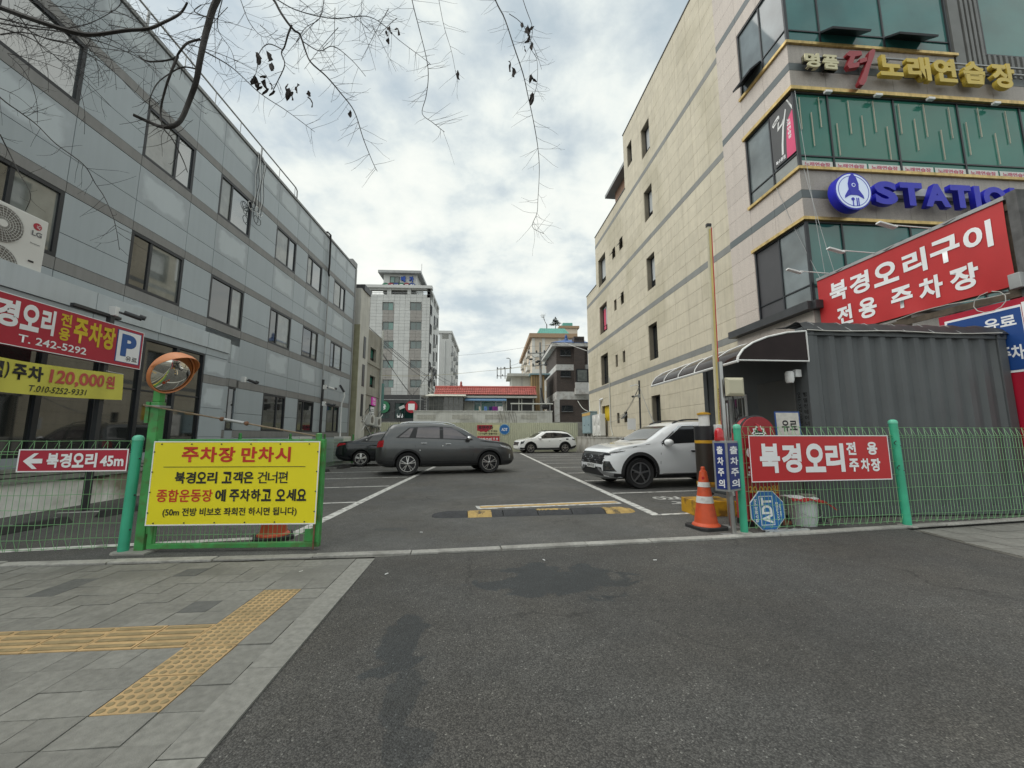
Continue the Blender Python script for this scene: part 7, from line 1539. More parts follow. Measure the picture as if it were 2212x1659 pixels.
zlo_ = T(850, 853).z; FT.wall(subtract((tp0.x, tp1.x, zlo_, zroof), hol), .05, .5, mat('tower tile joint', (.40, .405, .39), .8))
FT.build(MB().box(tp0.x, tp1.x - .3, .5, 8, 0, T(850, z5y(295)).z), 'wall_core', m_joint)
cols = [tp0.x] + [T(z5x(v), 700).x for v in (470, 516, 562, 603, 645, 684, 724, 763, 806, 848, 882)] + [tp1.x]; gre = [(562, 645), (763, 848), (400, 470)]; zz_ = []
z = zlo_
while z < zroof - .1: zz_.append(z); z += .435
zz_.append(zroof); cnt = 0; restw, restg = MB(), MB()
for i, (a, e) in enumerate(zip(cols, cols[1:])):
    gz = any(T(z5x(p), 700).x - .05 <= a and e <= T(z5x(r_), 700).x + .05 for p, r_ in gre)
    for z0, z1 in zip(zz_, zz_[1:]):
        g_ = gz and z1 < T(850, z5y(345)).z
        for r_ in subtract((a, e, z0, z1), hol):
            if r_[3] - r_[2] < .1: continue
            if cnt < 295: FT.piece('tile', 'tower_tile_g' if g_ else 'tower_tile', m_tg if g_ else m_tw, r_[0] + .012, r_[1] - .012, 0, .05, r_[2] + .010, r_[3] - .010); cnt += 1
            else: (restg if g_ else restw).box(r_[0] + .012, r_[1] - .012, 0, .05, r_[2] + .010, r_[3] - .010)
FT.build(restw, 'tile_field', m_tw)['kind'] = 'stuff'; FT.build(restg, 'tile_field', m_tg)['kind'] = 'stuff'
for k, h in enumerate(hol):
    if k < 15: FT.window(h[0], h[1], h[2], h[3], .16, .07, (.5,), gmats=[[g_tow, g_towd], [g_towd, g_tow], [g_towd, g_towd]][k % 3], fm=mat('grey tower frame', (.16, .165, .16), .5), depth=.08, sill=.05)
    else:
        b = MB(); n_ = 12
        for i in range(n_ + 1): x = h[0] + (h[1] - h[0]) * i / n_; b.box(x - .015, x + .015, .2, .23, h[2], h[3] - .25)
        b.box(h[0], h[1], .2, .23, h[3] - .28, h[3] - .24); FT.build(b, 'roof_railing', m_galv)
FT.build(MB().box(tp0.x, tp1.x + .25, -.3, .6, zroof - .15, zroof + .22), 'cornice', m_tw)
# right hand side face of the tower
TX = tp1.x; TE = 58.6; sf = Fac(tw_, M(((0, -1, 0, TX), (1, 0, 0, TY), (0, 0, 1, 0), (0, 0, 0, 1)))); sl2 = TE - TY
sf.build(MB().box(.06, sl2, 0, .5, zlo_, zroof - 1.3), 'side_wall', m_tw); sf.build(MB().box(0, sl2, -.02, .6, zroof - .15, zroof + .22), 'side_cornice', m_tw)
for i, a in enumerate((0, 2.6, 5.2, 7.9)): sf.build(MB().box(a, a + .5, 0, .4, zroof - 1.3, zroof - .15), 'roof_pier', m_tw)
for j in range(6):
    for i, (a, e) in enumerate(((.6, 1.5), (3.6, 4.6), (6.1, 7.1))):
        z = T(850, z5y((350, 492, 631, 770, 912, 1000)[j])).z - 1.35 - (.5 if i == 1 else 0); sf.window(a, e, z, z + 1.3, -.01, .06, (.5,), gm=g_dark, depth=.06)
        if i == 1: sf.build(MB().box(a - .05, a + .45, -.35, -.02, z - .6, z - .15), 'condenser', m_galv)
for a in (2.2, 5.3): sf.build(MB().box(a, a + .9, -.012, 0, zlo_, zroof - 1.4), 'pale_strip', mat('bright tower strip', (.62, .63, .62), .6))
# penthouse with rooftop sign
q0, q1 = T(z5x(568), z5y(240)), T(z5x(822), z5y(150)); PHY = TY + .8; q0, q1 = atY(z5x(570), z5y(240), PHY), atY(z5x(815), z5y(152), PHY); MB().box(q0.x, q1.x, PHY, PHY + 5, zroof - .5, q1.z).build('penthouse', m_tw, tw_); MB().box(q0.x - .6, q1.x + .6, PHY - .6, PHY + 6, q1.z, q1.z + .35).build('penthouse_roof', m_galv, tw_)
FP_ = Fac(tw_, M.Translation((0, PHY, 0))); a, e = atY(z5x(618), z5y(212), PHY), atY(z5x(690), z5y(166), PHY); FP_.window(a.x, e.x, a.z, e.z, -.01, .07, (.5,), gmats=[g_tow, g_towd], depth=.06)
FZ = FP_.face(0, 0); a, e = atY(z5x(700), z5y(204), PHY), atY(z5x(792), z5y(168), PHY); t = thing('letter_sign', 'blue hangul letters on the penthouse of the white tower', 'sign', (a.x, PHY, a.z)); mm_ = (a.x + e.x) / 2; letter('메', FZ, a.x, a.z, mm_ - .25, e.z, mat('tower blue letter', (.02, .08, .40), .5), t, bold=.05, d=.05, depth=.2, name='letter'); letter('가', FZ, mm_ + .25, a.z, e.x, e.z, MATS['tower blue letter'], t, bold=.05, d=.05, depth=.2, name='letter')
for i, (c, cl) in enumerate(zip('대대전중금침', ('green', 'maroon', 'navy', 'green', 'maroon', 'navy'))):
    a = atY(z5x(586 + i * 38.5), z5y(236), PHY - .1); t = thing('round_sign', 'round %s sign disc on the tower penthouse, %s from the left' % (cl, ORD[i]), 'sign', a, group='round discs on the tower penthouse'); F_ = Face(a - V((.5, 0, .5)), (1, 0, 0), (0, 0, 1)); disc(F_, (.5, .5), .50, 0, .06, mat(cl + ' disc', {'green': (.03, .16, .09), 'maroon': (.25, .03, .05), 'navy': (.03, .06, .22)}[cl], .5), t, 'disc'); letter(c, F_, .22, .22, .78, .78, m_txtw, t, bold=.03, d=.07)
MB().tube([atY(z5x(845), z5y(235), TY + 4), atY(z5x(850), z5y(72), TY + 4)], .035, 5).build('aerial', m_galv, tw_)
# second pale tower further behind
Y2 = 76.0; q0, q1 = atY(945, 900, Y2), atY(975, 715, Y2); t2 = thing('tower_block', 'narrower pale tower block just right of the white tower', 'building', (q0.x, Y2, 0)); MB().box(q0.x, q1.x, Y2, Y2 + 17, 0, q1.z - 1.6).build('wall', m_tw, t2); MB().box(q0.x - .2, q1.x + .2, Y2 - .2, Y2 + 17.2, q1.z - .5, q1.z).build('cornice', m_tw, t2)
for (x_, y_) in ((q0.x, Y2), (q1.x - .5, Y2), (q1.x - .5, Y2 + 5.5), (q1.x - .5, Y2 + 11), (q1.x - .5, Y2 + 16.4)): MB().box(x_, x_ + .5, y_, y_ + .5, q1.z - 1.6, q1.z - .5).build('roof_pier', m_tw, t2)
s2 = Fac(t2, M(((0, -1, 0, q1.x), (1, 0, 0, Y2), (0, 0, 1, 0), (0, 0, 0, 1)))); f2 = Fac(t2, M.Translation((0, Y2, 0)))
for j in range(7):
    z = q1.z - 4.0 - j * 3.0
    for a in (2, 7, 12): s2.window(a, a + 1.4, z, z + 1.5, -.01, .08, (), gm=g_dark, depth=.06); s2.build(MB().box(a - 1.6, a - .9, -.5, -.02, z - .8, z - .2), 'condenser', m_galv)
    f2.window(q1.x - 3.9, q1.x - 2.9, z, z + 1.4, -.01, .08, (), gm=g_dark, depth=.06)
MB().tube([V((q1.x - 1.2, Y2 - .1, 2)), V((q1.x - 1.2, Y2 - .1, q1.z - 2))], .1, 6).build('downpipe', m_tw, t2)
# dark shop storey in front of the tower
DY = 48.5; q0, q1 = atY(800, 935, DY), atY(917, 853.5, DY); ds = thing('dark_shop', 'dark stone shop storey with green windows at the tower foot', 'shop', (q0.x, DY, 0)); FDs = Fac(ds, M.Translation((0, DY, 0))); m_dk = mat('dark granite', (.045, .046, .048), .45, var=.12, vs=3)
w_ = [(atY(z5x(xa), z5y(1195), DY).x, atY(z5x(xb), z5y(1195), DY).x, atY(850, z5y(1195), DY).z, atY(850, z5y(1080), DY).z) for xa, xb in ((545, 615), (650, 792))]
FDs.wall(subtract((q0.x, q1.x, 0, q1.z), w_), 0, .4, m_dk); FDs.build(MB().box(q0.x, q1.x, .4, 1.4, 0, q1.z - .01), 'wall_core', m_black); FDs.build(MB().box(q0.x, q1.x, -.05, 0, atY(850, z5y(1060), DY).z, atY(850, z5y(1055), DY).z), 'trim_line', m_galv)
g_dg = glass('dark green shop glass', (.008, .03, .026), ior=1.35, var=.5, vs=1)
for w in w_: FDs.window(w[0], w[1], w[2], w[3], .15, .05, (.5,), (.42,), gm=g_dg, depth=.08)
for (px, cl, ch, lb_) in ((572, (.02, .16, .07), '웅', 'round green sign in the dark shop window'), (775, (.38, .015, .03), '본', 'round red sign in the dark shop window')):
    a = atY(z5x(px), z5y(1110), DY - .1); t = thing('round_sign', lb_, 'sign', a); F_ = Face(a - V((.7, 0, .7)), (1, 0, 0), (0, 0, 1)); disc(F_, (.7, .7), .72, 0, .05, mat(lb_, cl, .5), t, 'disc')
    if px == 775: rect(F_, .32, .32, 1.08, 1.08, .06, .01, m_txtw, t, 'white_square')
    if px == 572: letter(ch, F_, .38, .38, 1.02, 1.02, m_txtw, t, bold=.03, d=.075)
t = thing('shop_lettering', 'white script lettering on the lower dark shop glass', 'sign', atY(z5x(690), z5y(1185), DY - .1)); a, e = atY(z5x(668), z5y(1189), DY - .08), atY(z5x(712), z5y(1176), DY - .08); [MB().tube([V((a.x + (e.x - a.x) * (k + .1 + .2 * j) / 7, DY - .03, a.z + (.12 if k % 3 else .25) * (1 + sin(j * 1.6 + k)))) for j in range(5)], .035, 5).build('script_stroke', m_txtw, t) for k in range(7)]
# ================================================================ RIGHT EDGE: LOW WALL, CABINETS, AIR CONDITIONERS
Xw = 7.05; lwz = 1.22; lw_ = thing('low_wall', 'low stained plaster wall along the right side of the lot', 'wall', (Xw, 26, 0)); m_lw = mat('stained plaster', (.42, .41, .37), .85, var=.1, vs=2, streak=.3, stain=(.24, .22, .18), stainw=.6, stains=1.3)
def xw(y): return 7.35 - (y - 20) * .03
MB().prism([V((xw(17.5), 17.5, 0)), V((xw(32.8), 32.8, 0)), V((xw(32.8) + .22, 32.8, 0)), V((xw(17.5) + .22, 17.5, 0))], (0, 0, lwz - .07)).build('wall_face', m_lw, lw_); MB().prism([V((xw(17.5) - .04, 17.5, lwz - .07)), V((xw(32.8) - .04, 32.8, lwz - .07)), V((xw(32.8) + .26, 32.8, lwz - .07)), V((xw(17.5) + .26, 17.5, lwz - .07))], (0, 0, .08)).build('coping', m_lw, lw_)
struct(MB().prism([V((xw(17.5) + .22, 17.5, 0)), V((xw(32.8) + .22, 32.8, 0)), V((8.2, 32.8, 0)), V((8.9, 17.5, 0))], (0, 0, lwz - .05)).build('raised_strip', m_conc))
ec = thing('electrical_cabinet', 'grey blue two door electrical cabinet on the low wall', 'cabinet', (7.5, 30.4, lwz)); m_cab = mat('grey blue cabinet', (.24, .33, .36), .5, var=.06, streak=.1)
MB().box(7.28, 7.85, 29.2, 31.8, lwz + .25, 3.05).build('casing', m_cab, ec, bevel=.01); MB().box(7.24, 7.9, 29.15, 31.85, 3.05, 3.10).build('lid', m_cab, ec); MB().box(7.255, 7.28, 29.2, 31.8, 2.82, 3.04).build('yellow_strip', mat('ochre strip', (.55, .36, .12), .5), ec)
for y in (29.25, 30.53): MB().box(7.255, 7.28, y, y + 1.22, lwz + .3, 2.78).build('door', m_cab, ec, bevel=.008); MB().ball((7.24, y + .4, 2.1), .04, 8).build('door_lock', m_dark, ec)
for y in (29.3, 30.4, 31.6): MB().box(7.35, 7.75, y, y + .15, lwz - .05, lwz + .25).build('foot', m_conc, ec)
for i, y in enumerate((26.9, 28.0)):
    t = thing('air_conditioner', 'tall beige twin fan air conditioner on the low wall, %s the grey blue cabinet' % ('farther from' if i == 0 else 'next to'), 'air conditioner', (7.5, y, lwz), group='twin fan air conditioners on the low wall'); MB().box(7.36, 7.74, y, y + .98, lwz + .08, 2.78).build('casing', m_acw, t, bevel=.02)
    for z in (lwz + .48, lwz + 1.15): MB().lathe([(.31, 0), (.31, .03), (.27, .04)], (7.36, y + .42, z), (-1, 0, 0), 26).build('fan_ring', m_acw, t, smooth=40); MB().lathe([(.27, .025), (.05, .03)], (7.36, y + .42, z), (-1, 0, 0), 26).build('fan_grille', m_fan, t, smooth=40)
    for yy in (y + .05, y + .78): MB().box(7.38, 7.72, yy, yy + .12, lwz, lwz + .08).build('foot', m_conc, t)
t = thing('pipe', 'white bent pipe on the beige facade beside the yellow board', 'pipe', (7.8, 27.6, 2.5)); MB().tube([FRt.m @ V((S(28.3), -.06, z + (.35 * sin(k) if False else 0))) for k, z in enumerate((2.2, 3.0, 3.6))] + [FRt.m @ V((S(28.05), -.12, 3.85)), FRt.m @ V((S(27.8), .02, 3.9))], .07, 8).build('bent_pipe', m_white, t, smooth=50)
t = thing('conduit', 'thin pale conduit running down the beige facade to the air conditioners', 'pipe', FRt.m @ V((S(26.1), -.04, 1.3))); MB().tube([FRt.m @ V((S(26.2), -.04, z)) for z in (5.2, 4, 2.6, 1.9)] + [FRt.m @ V((S(25.7), -.1, 1.3))], .03, 6).build('tube', m_hw, t, smooth=50); MB().tube([V((7.74, 26.9, 2.5)), V((7.78, 26.6, 2.2)), V((7.76, 26.5, 1.6)), V((7.7, 26.3, 1.3))], .025, 6).build('hose', m_rubber, t, smooth=50)
# camera pole with cables at the right
cpz = thing('camera_pole', 'slim dark camera pole standing in front of the beige facade', 'pole', (7.25, 19.4, 0)); p1 = atY(1380.5, 822, 19.4); p0 = V((atY(1383.5, 940, 19.4).x, 19.4, 0)); MB().tube([p0, p1], .045, 10).build('pole', m_dark, cpz, smooth=40); MB().tube([p1 + V((0, 0, -.25)), p1 + V((-.25, -.05, -.22))], .02, 6).build('arm', m_white, cpz); MB().obox(p1 + V((-.32, -.06, -.25)), (.16, .06, .03), ax=[V((.95, 0, .25)), V((0, 1, 0)), V((-.25, 0, .95))]).build('lamp_head', m_white, cpz)
cctv(p1 + V((-.06, -.08, -.78)), (-.9, -.3, 0), 'grey security camera on the slim pole by the beige facade', m_galv)
t = thing('overhead_cable', 'slack cables strung from the slim camera pole along the beige facade', 'cables', p1)
for (e, sg) in ((FRt.m @ V((S(24.6), -.05, 2.5)), .35), (FRt.m @ V((S(26.3), -.05, 2.2)), .5), (V((7.6, 17.9, 1.35)), .1), (V((7.9, 18.2, 1.3)), .25)): MB().tube([p1 + V((0, 0, -.3)) + (e - p1 - V((0, 0, -.3))) * k / 10 - V((0, 0, sg * sin(pi * k / 10))) for k in range(11)], .012, 5).build('cable', m_galv, t)
a, e = atY(1356, 928, 20.2), atY(1373, 904, 20.2); t = thing('notice_sheet', 'blank white sheet fixed in front of the beige facade beside the camera pole', 'notice', (a.x, 20.2, a.z)); MB().box(a.x, e.x, 20.2, 20.22, a.z, e.z).build('sheet', m_txtw, t); MB().tube([V((e.x - .05, 20.22, 0)), V((e.x - .05, 20.22, e.z))], .02, 6).build('stake', m_galv, t)
# ================================================================ LEFT EDGE: INNER FENCE, AIR CONDITIONERS, CAMERA POLE
wire_fence((-6.75, 11.2, 0), (-6.6, 16.2, 0), 1.15, 'green wire mesh fence along the left stalls before the camera pole'); wire_fence((-6.6, 16.3, 0), (-6.45, 22.5, 0), 1.15, 'green wire mesh fence behind the dark sedan')
for i, (x, y) in enumerate(((-6.75, 11.15), (-6.68, 13.7), (-6.6, 16.25), (-6.52, 19.3), (-6.45, 22.5))): t = thing('fence_post', 'green post of the inner fence beside the grey office, %s from the entrance' % ORD[i], 'fence post', (x, y, 0), group='green posts of the inner fence'); MB().tube([V((x, y, 0)), V((x, y, 1.32))], .04, 10).build('tube', m_green, t, smooth=40); MB().lathe([(.042, 0), (.03, .03)], (x, y, 1.32), n=10).build('cap', m_green, t)
MB().tube([V((-6.68, 13.7, 1.25)), V((-6.2, 13.9, .02))], .03, 8).build('brace', m_green, bpy.data.objects[t.name])
for i, (x, y, lb_) in enumerate(((-7.5, 15.2, 'white outdoor air conditioner behind the inner fence near the camera pole'), (-7.45, 19.4, 'white outdoor air conditioner behind the inner fence above the dark sedan'), (-7.6, 11.2, 'white outdoor air conditioner low beside the grey office behind the gate'))):
    t = thing('air_conditioner', lb_, 'air conditioner', (x, y, 0)); MB().box(x, x + .45, y, y + 1.0, .1, 1.25 if i < 2 else 1.05).build('casing', m_acw, t, bevel=.02); b = MB()
    for k in range(14): b.box(x + .02, x + .43, y - .012, y, .2 + k * .07, .235 + k * .07)
    b.build('louvre_grille', m_galv, t); MB().box(x, x + .45, y + .05, y + .95, 0, .1).build('foot', m_conc, t)
cp2 = thing('camera_pole', 'black camera pole against the grey office behind the inner fence', 'pole', (-6.9, 15.9, 0)); pt_ = atY(698.5, 820, 15.9); MB().tube([V((pt_.x, 15.9, 0)), pt_], .05, 8).build('pole', m_black, cp2, smooth=40)
cctv(pt_ + V((.08, 0, -.95)), (.9, .1, 0), 'white box security camera low on the black pole'); cctv(pt_ + V((.08, 0, -.30)), (.9, .3, 0), 'white bullet security camera high on the black pole', m_acw)
t = thing('lamp_pipe', 'bent white pipe with a small lamp on the grey office wall', 'lamp', (-7.6, 20.2, 0)); q = [atY(x, y, 20.2) for x, y in ((734.5, 944), (736, 900), (738, 872), (744, 855), (743, 848))]; MB().tube([V((q[0].x, 20.2, 0))] + q, .04, 8).build('pipe', m_white, t, smooth=50); MB().obox(q[-1] + V((-.1, 0, .2)), (.05, .05, .2), ax=[V((.8, 0, .5)).normalized(), V((0, 1, 0)), V((-.5, 0, .8)).normalized()]).build('lamp_head', m_dark, t)
t = thing('steel_gate', 'far green steel gate at the foot of the beige building', 'gate', (-7.3, 26, 0)); MB().box(-8.0, -5.6, 26, 26.05, 1.3, 1.42).build('top_rail', m_green, t); MB().box(-8.0, -5.6, 26, 26.05, .2, .3).build('bottom_rail', m_green, t)
for k in range(7): MB().box(-8 + k * .38, -7.92 + k * .38, 25.98, 26.06, 0, 1.5).build('upright', m_green, t)
# ================================================================ POLES AND WIRES
m_pole = mat('grey concrete pole', (.27, .27, .255), .8, var=.1)
def upole(base_px, top_px, Y, r, label, arms=()):
    tp = atY(*top_px, Y); t = thing('utility_pole', label, 'utility pole', (tp.x, Y, 0)); MB().tube([V((tp.x + .1, Y, 0)), tp], [r, r * .65], 10).build('pole', m_pole, t, smooth=40)
    for (xa, ya, xb, yb) in arms: a, e = atY(xa, ya, Y - .15), atY(xb, yb, Y - .15); MB().tube([a, e], .06, 6).build('cross_arm', m_galv, t); [MB().lathe([(.07, 0), (.09, .1), (.05, .22)], a + (e - a) * q + V((0, 0, .04)), n=8).build('insulator', m_dark, t) for q in (.05, .5, .95)]
    return t, tp
t1, tpa = upole(0, (1166.5, 740), 38.2, .17, 'grey concrete utility pole beside the brick house', ((1140, 763, 1178, 762), (1150, 791, 1180, 787)))
for (x, y) in ((1147, 776), (1160, 782), (1179, 788), (1163, 780)): MB().ball(atY(x, y, 38), .16, 8, (1.2, .8, .7)).build('transformer_part', m_dark, t1)
MB().tube([atY(1142, 763, 38), atY(1155, 772, 38), atY(1168, 768, 38)], .03, 5).build('stay', m_galv, t1); MB().tube([atY(1168, 838, 38.0), atY(1172, 860, 37.9), atY(1178, 880, 37.9)], .08, 6).build('cable_bundle', m_dark, t1)
t3, tpb = upole(0, (933, 793), 41, .15, 'grey concrete utility pole between the white tower and the lean-to'); [MB().lathe([(.10, 0), (.12, .2), (.08, .4)], atY(933 + dx, y, 40.8), n=8).build('insulator', m_dark, t3) for dx, y in ((-4, 798), (4, 803), (5, 812), (-4, 826), (5, 834))]
t4, tpc = upole(0, (1102, 778), 62, .14, 'thin street lamp pole with crossed arms in the far middle', ((1073, 797, 1105, 795.5), (1073, 812, 1098, 812))); MB().tube([atY(1103, 782, 62), atY(1102, 776, 62), atY(1098, 773.5, 62), atY(1094, 774, 62)], .07, 6).build('lamp_arm', m_galv, t4, smooth=50)
for x in (1074, 1082, 1091): MB().tube([atY(x, 793, 62), atY(x, 818, 62)], .06, 5).build('hanger', m_dark, t4)
def wire(label, pts, r=.02, sag=0.0, m=m_dark):
    P = [atY(*p) for p in pts]; t = thing('overhead_wire', label, 'wire', P[0]); Q = []
    for a, e in zip(P, P[1:]):
        for k in range(10): Q.append(a + (e - a) * k / 10 - V((0, 0, sag * sin(pi * k / 10))))
    MB().tube(Q + [P[-1]], r, 5).build('wire', m, t); return t
wire('long pale overhead wire crossing in front of the white tower to the right', [(821, 811, 30), (933, 811, 41), (1040, 802, 60), (1150, 790, 38)], .02, .05, mat('pale wire', (.30, .28, .14), .7))
for i, (a, e) in enumerate((((786, 696, 26), (933, 818, 41)), ((790, 705, 26), (935, 822, 41)), ((795, 716, 26), (930, 826, 41)), ((788, 694, 26), (886, 852, 41)), ((786, 700, 26), (893, 858, 41)))): wire('dark service cable sloping from the beige building, %s from the top' % ORD[i], [a, e], .022, .25)
wire('dark cable rising from the dark shop to the pole by the tower', [(840, 893, 40), (880, 868, 40), (930, 800, 41)], .025, .1); wire('thin cable falling behind the red roof from the tower pole, upper one', [(938, 806, 42), (1010, 842, 50)], .018, .1); wire('thin cable falling behind the red roof from the tower pole, lower one', [(938, 812, 42), (1000, 846, 50)], .018, .1)
wire('faint high wire from the right into the sky', [(1265, 735, 60), (1150, 748, 70), (990, 768, 90)], .02, .2); wire('wire between the street lamp and the pole by the brick house, upper', [(1103, 790, 62), (1150, 765, 40)], .016, .2); wire('wire between the street lamp and the pole by the brick house, lower', [(1104, 795, 62), (1160, 775, 40)], .016, .2); wire('pale cable from the brick house down to the cabinets', [(1248, 866, 36), (1270, 888, 32)], .025, .2, m_hw)
t = thing('clothes_frame', 'grey pole frame with hanging clutter in front of the porch', 'clothes frame', atY(1120, 880, 36)); MB().tube([atY(1103, 872, 36), atY(1195, 872.5, 36)], .06, 6).build('bar', m_hw, t)
for x in (1105, 1150, 1188): MB().tube([atY(x, 872, 36), atY(x, 890, 36)], .035, 6).build('leg', m_galv, t)
for x in (1174, 1178, 1183): MB().ball(atY(x, 879, 36), .22, 8, (.7, .5, 1.2)).build('hanging_bag', m_black, t)
t = thing('floodlight_pole', 'white floodlight on a thin black pole in front of the dark shop', 'lamp', atY(866, 930, 33.4)); MB().tube([V((atY(866, 930, 33.4).x, 33.4, 0)), atY(866, 884, 33.4)], .04, 6).build('pole', m_black, t); MB().obox(atY(868, 880, 33.4), (.22, .08, .12), ax=[V((.9, 0, .4)), V((0, 1, 0)), V((-.4, 0, .9))]).build('lamp_head', m_white, t)
# shrub stems on the retaining wall
t = thing('climbing_stems', 'bare leafless stems growing up the retaining wall', 'plant', atY(1090, 912, 34.5))
for i, (a, e) in enumerate(((1079, 1075), (1086, 1080), (1093, 1088), (1100, 1098), (1108, 1100), (1112, 1106), (1116, 1113))): MB().tube([atY(a, 913, 34.5), atY((a + e) / 2 + 1, 902, 34.5), atY(e, 892 - (i % 3) * 3, 34.5)], .016, 4).build('stem', m_wood, t)
# ================================================================ ROOFTOP TREES
m_bark = mat('dark bark', (.030, .027, .025), .85, var=.3, vs=20, bump=.6, bs=60)
m_barkp = mat('pale bark', (.16, .145, .125), .85, var=.35, vs=14, bump=.6, bs=50)
def grow(b, p, d, L_, r, depth, rng, spread=.7):
    n = 4; pts = [p]; q = p.copy(); dd = d.copy()
    for k in range(n): dd = (dd + V((rng.gauss(0, .16), rng.gauss(0, .16), rng.gauss(0, .1)))).normalized(); q = q + dd * L_ / n; pts.append(q.copy())
    b.tube(pts, [r * (1 - .5 * k / n) for k in range(n + 1)], 4, cap=False)
    if depth > 0:
        for k in range(3):
            ang = rng.uniform(.3, spread); ax = dd.orthogonal().normalized(); ax.rotate(M.Rotation(rng.uniform(0, 6.28), 3, dd)); nd = dd.copy(); nd.rotate(M.Rotation(ang, 3, ax)); grow(b, pts[rng.choice((2, 3, 4))], nd, L_ * rng.uniform(.55, .8), r * .5, depth - 1, rng, spread)
rb0 = atY(1181, 704, AY + 12); t = thing('roof_tree', 'bare branched tree on the green roof of the apartment block', 'tree', rb0); b = MB(); grow(b, rb0, V((0, 0, 1)), 2.2, .14, 4, random.Random(5)); b.build('crown', mat('hazy bark', (.17, .16, .15), .9), t); MB().tube([rb0 - V((0, 0, 1.5)), rb0 + V((0, 0, .5))], .16, 6).build('trunk', MATS['hazy bark'], t)
rb1 = atY(1200, 704, AY + 12); t = thing('roof_tree', 'small dark conifer on the green roof beside the bare tree', 'tree', rb1); b = MB(); rg = random.Random(9)
for k in range(170):
    h = rg.random() ** 1.2; a = rg.uniform(0, 6.28); R = 2.0 * (1 - h) * rg.uniform(.6, 1.1); p = rb1 + V((0, 0, .2 + 2.6 * h)); e = p + V((R * cos(a), R * sin(a), .25 - .2 * rg.random())); s_ = V((-sin(a), cos(a), 0)) * .12; b.add([p, e - s_, e + V((0, 0, .12)), e + s_], [(0, 1, 2), (0, 2, 3)])
b.build('crown', mat('dark needles', (.035, .05, .035), .8), t); MB().tube([rb1 - V((0, 0, 1.2)), rb1 + V((0, 0, 2.6))], [.12, .03], 6).build('trunk', m_bark, t)
# ================================================================ STREET TREE WHOSE BRANCHES HANG INTO VIEW
tr = thing('street_tree', 'bare street tree with drooping branches and a few dry leaves overhead', 'tree', (-3.6, -1.2, 0)); rg = random.Random(11)
MB().tube([V((-3.6, -1.2, 0)), V((-3.55, -1.15, 1.5)), V((-3.5, -1.0, 3.2)), V((-3.3, -.7, 5.2)), V((-3.2, -.5, 7.4))], [.19, .16, .14, .12, .07], 14).build('trunk', m_barkp, tr, smooth=50)
limb, tw1 = MB(), MB()
limb.tube([V((-3.4, -.9, 4.4)), V((-2.6, .8, 6.2)), V((-1.4, 2.2, 7.2)), V((.2, 3.2, 7.5)), V((1.2, 3.6, 7.2))], [.10, .085, .065, .045, .03], 8)
limb.tube([V((-3.45, -.95, 3.9)), V((-4.2, .6, 5.0)), V((-4.6, 1.9, 5.3)), V((-4.4, 2.9, 5.2))], [.08, .06, .05, .035], 8)
limb.tube([V((-3.3, -.7, 5.2)), V((-3.0, 1.2, 6.8)), V((-2.2, 2.6, 7.0))], [.08, .06, .04], 8)
def spl(pts, n=5):
    P = [V(p) for p in pts]; out = []
    for i in range(len(P) - 1):
        p0, p1, p2, p3 = P[max(i - 1, 0)], P[i], P[i + 1], P[min(i + 2, len(P) - 1)]
        for k in range(n): t = k / n; out.append(.5 * ((2 * p1) + (p2 - p0) * t + (2 * p0 - 5 * p1 + 4 * p2 - p3) * t * t + (3 * p1 - p0 - 3 * p2 + p3) * t ** 3))
    return out + [P[-1]]
LEAVES = []
def branch(px, Y, r0, r1, bld, start=None, twigs=0, tl=.3, dY=0.0, both=True, seed=0, droop=0.0, sub=.5):
    R = random.Random(seed); pts = ([V(start) + (V(start) - atY(2 * px[0][0] - px[1][0], 2 * px[0][1] - px[1][1] - 60, Y)) * .001, atY(px[0][0] + 2.2 * (px[0][0] - px[1][0]), px[0][1] + 2.2 * (px[0][1] - px[1][1]) - 20, Y)] if start else []) + [atY(x, y, Y + dY * i + .04 * sin(i * 1.7 + seed)) for i, (x, y) in enumerate(px)]
    Q = spl(pts); n = len(Q); bld.tube(Q, [r0 + (r1 - r0) * (i / (n - 1)) ** .8 + R.uniform(0, .0006) for i in range(n)], 6 if r0 > .008 else 4)
    i0 = 10 if start else 1
    for k in range(twigs):
        i = R.randint(i0, n - 2); t = (Q[i + 1] - Q[i]).normalized(); sd = (1 if k % 2 else -1) if both else 1
        side = V((t.z, 0, -t.x)) * sd + V((0, R.uniform(-.5, .5), 0)); d = (side.normalized() * R.uniform(.6, 1) + t * R.uniform(.2, .8)).normalized(); L_ = tl * R.uniform(.45, 1.15); p = Q[i]; tp = [p]
        for s_ in range(4): d = (d + V((R.gauss(0, .12), R.gauss(0, .12), R.gauss(0, .10) - droop + .04))).normalized(); p = p + d * L_ / 4; tp.append(p)
        rr = min(.0026, max(.0014, r1 * .8)); tw1.tube(tp, [rr, rr * .9, rr * .8, rr * .65, rr * .5], 3, cap=False)
        if R.random() < sub:
            q = tp[R.choice((1, 2, 3))]; d2 = (d + V((R.gauss(0, .6), R.gauss(0, .4), R.gauss(0, .6)))).normalized(); tw1.tube([q, q + d2 * L_ * .22, q + d2 * L_ * .4 + V((0, 0, .02))], [rr * .7, rr * .6, rr * .4], 3, cap=False)
    return Q
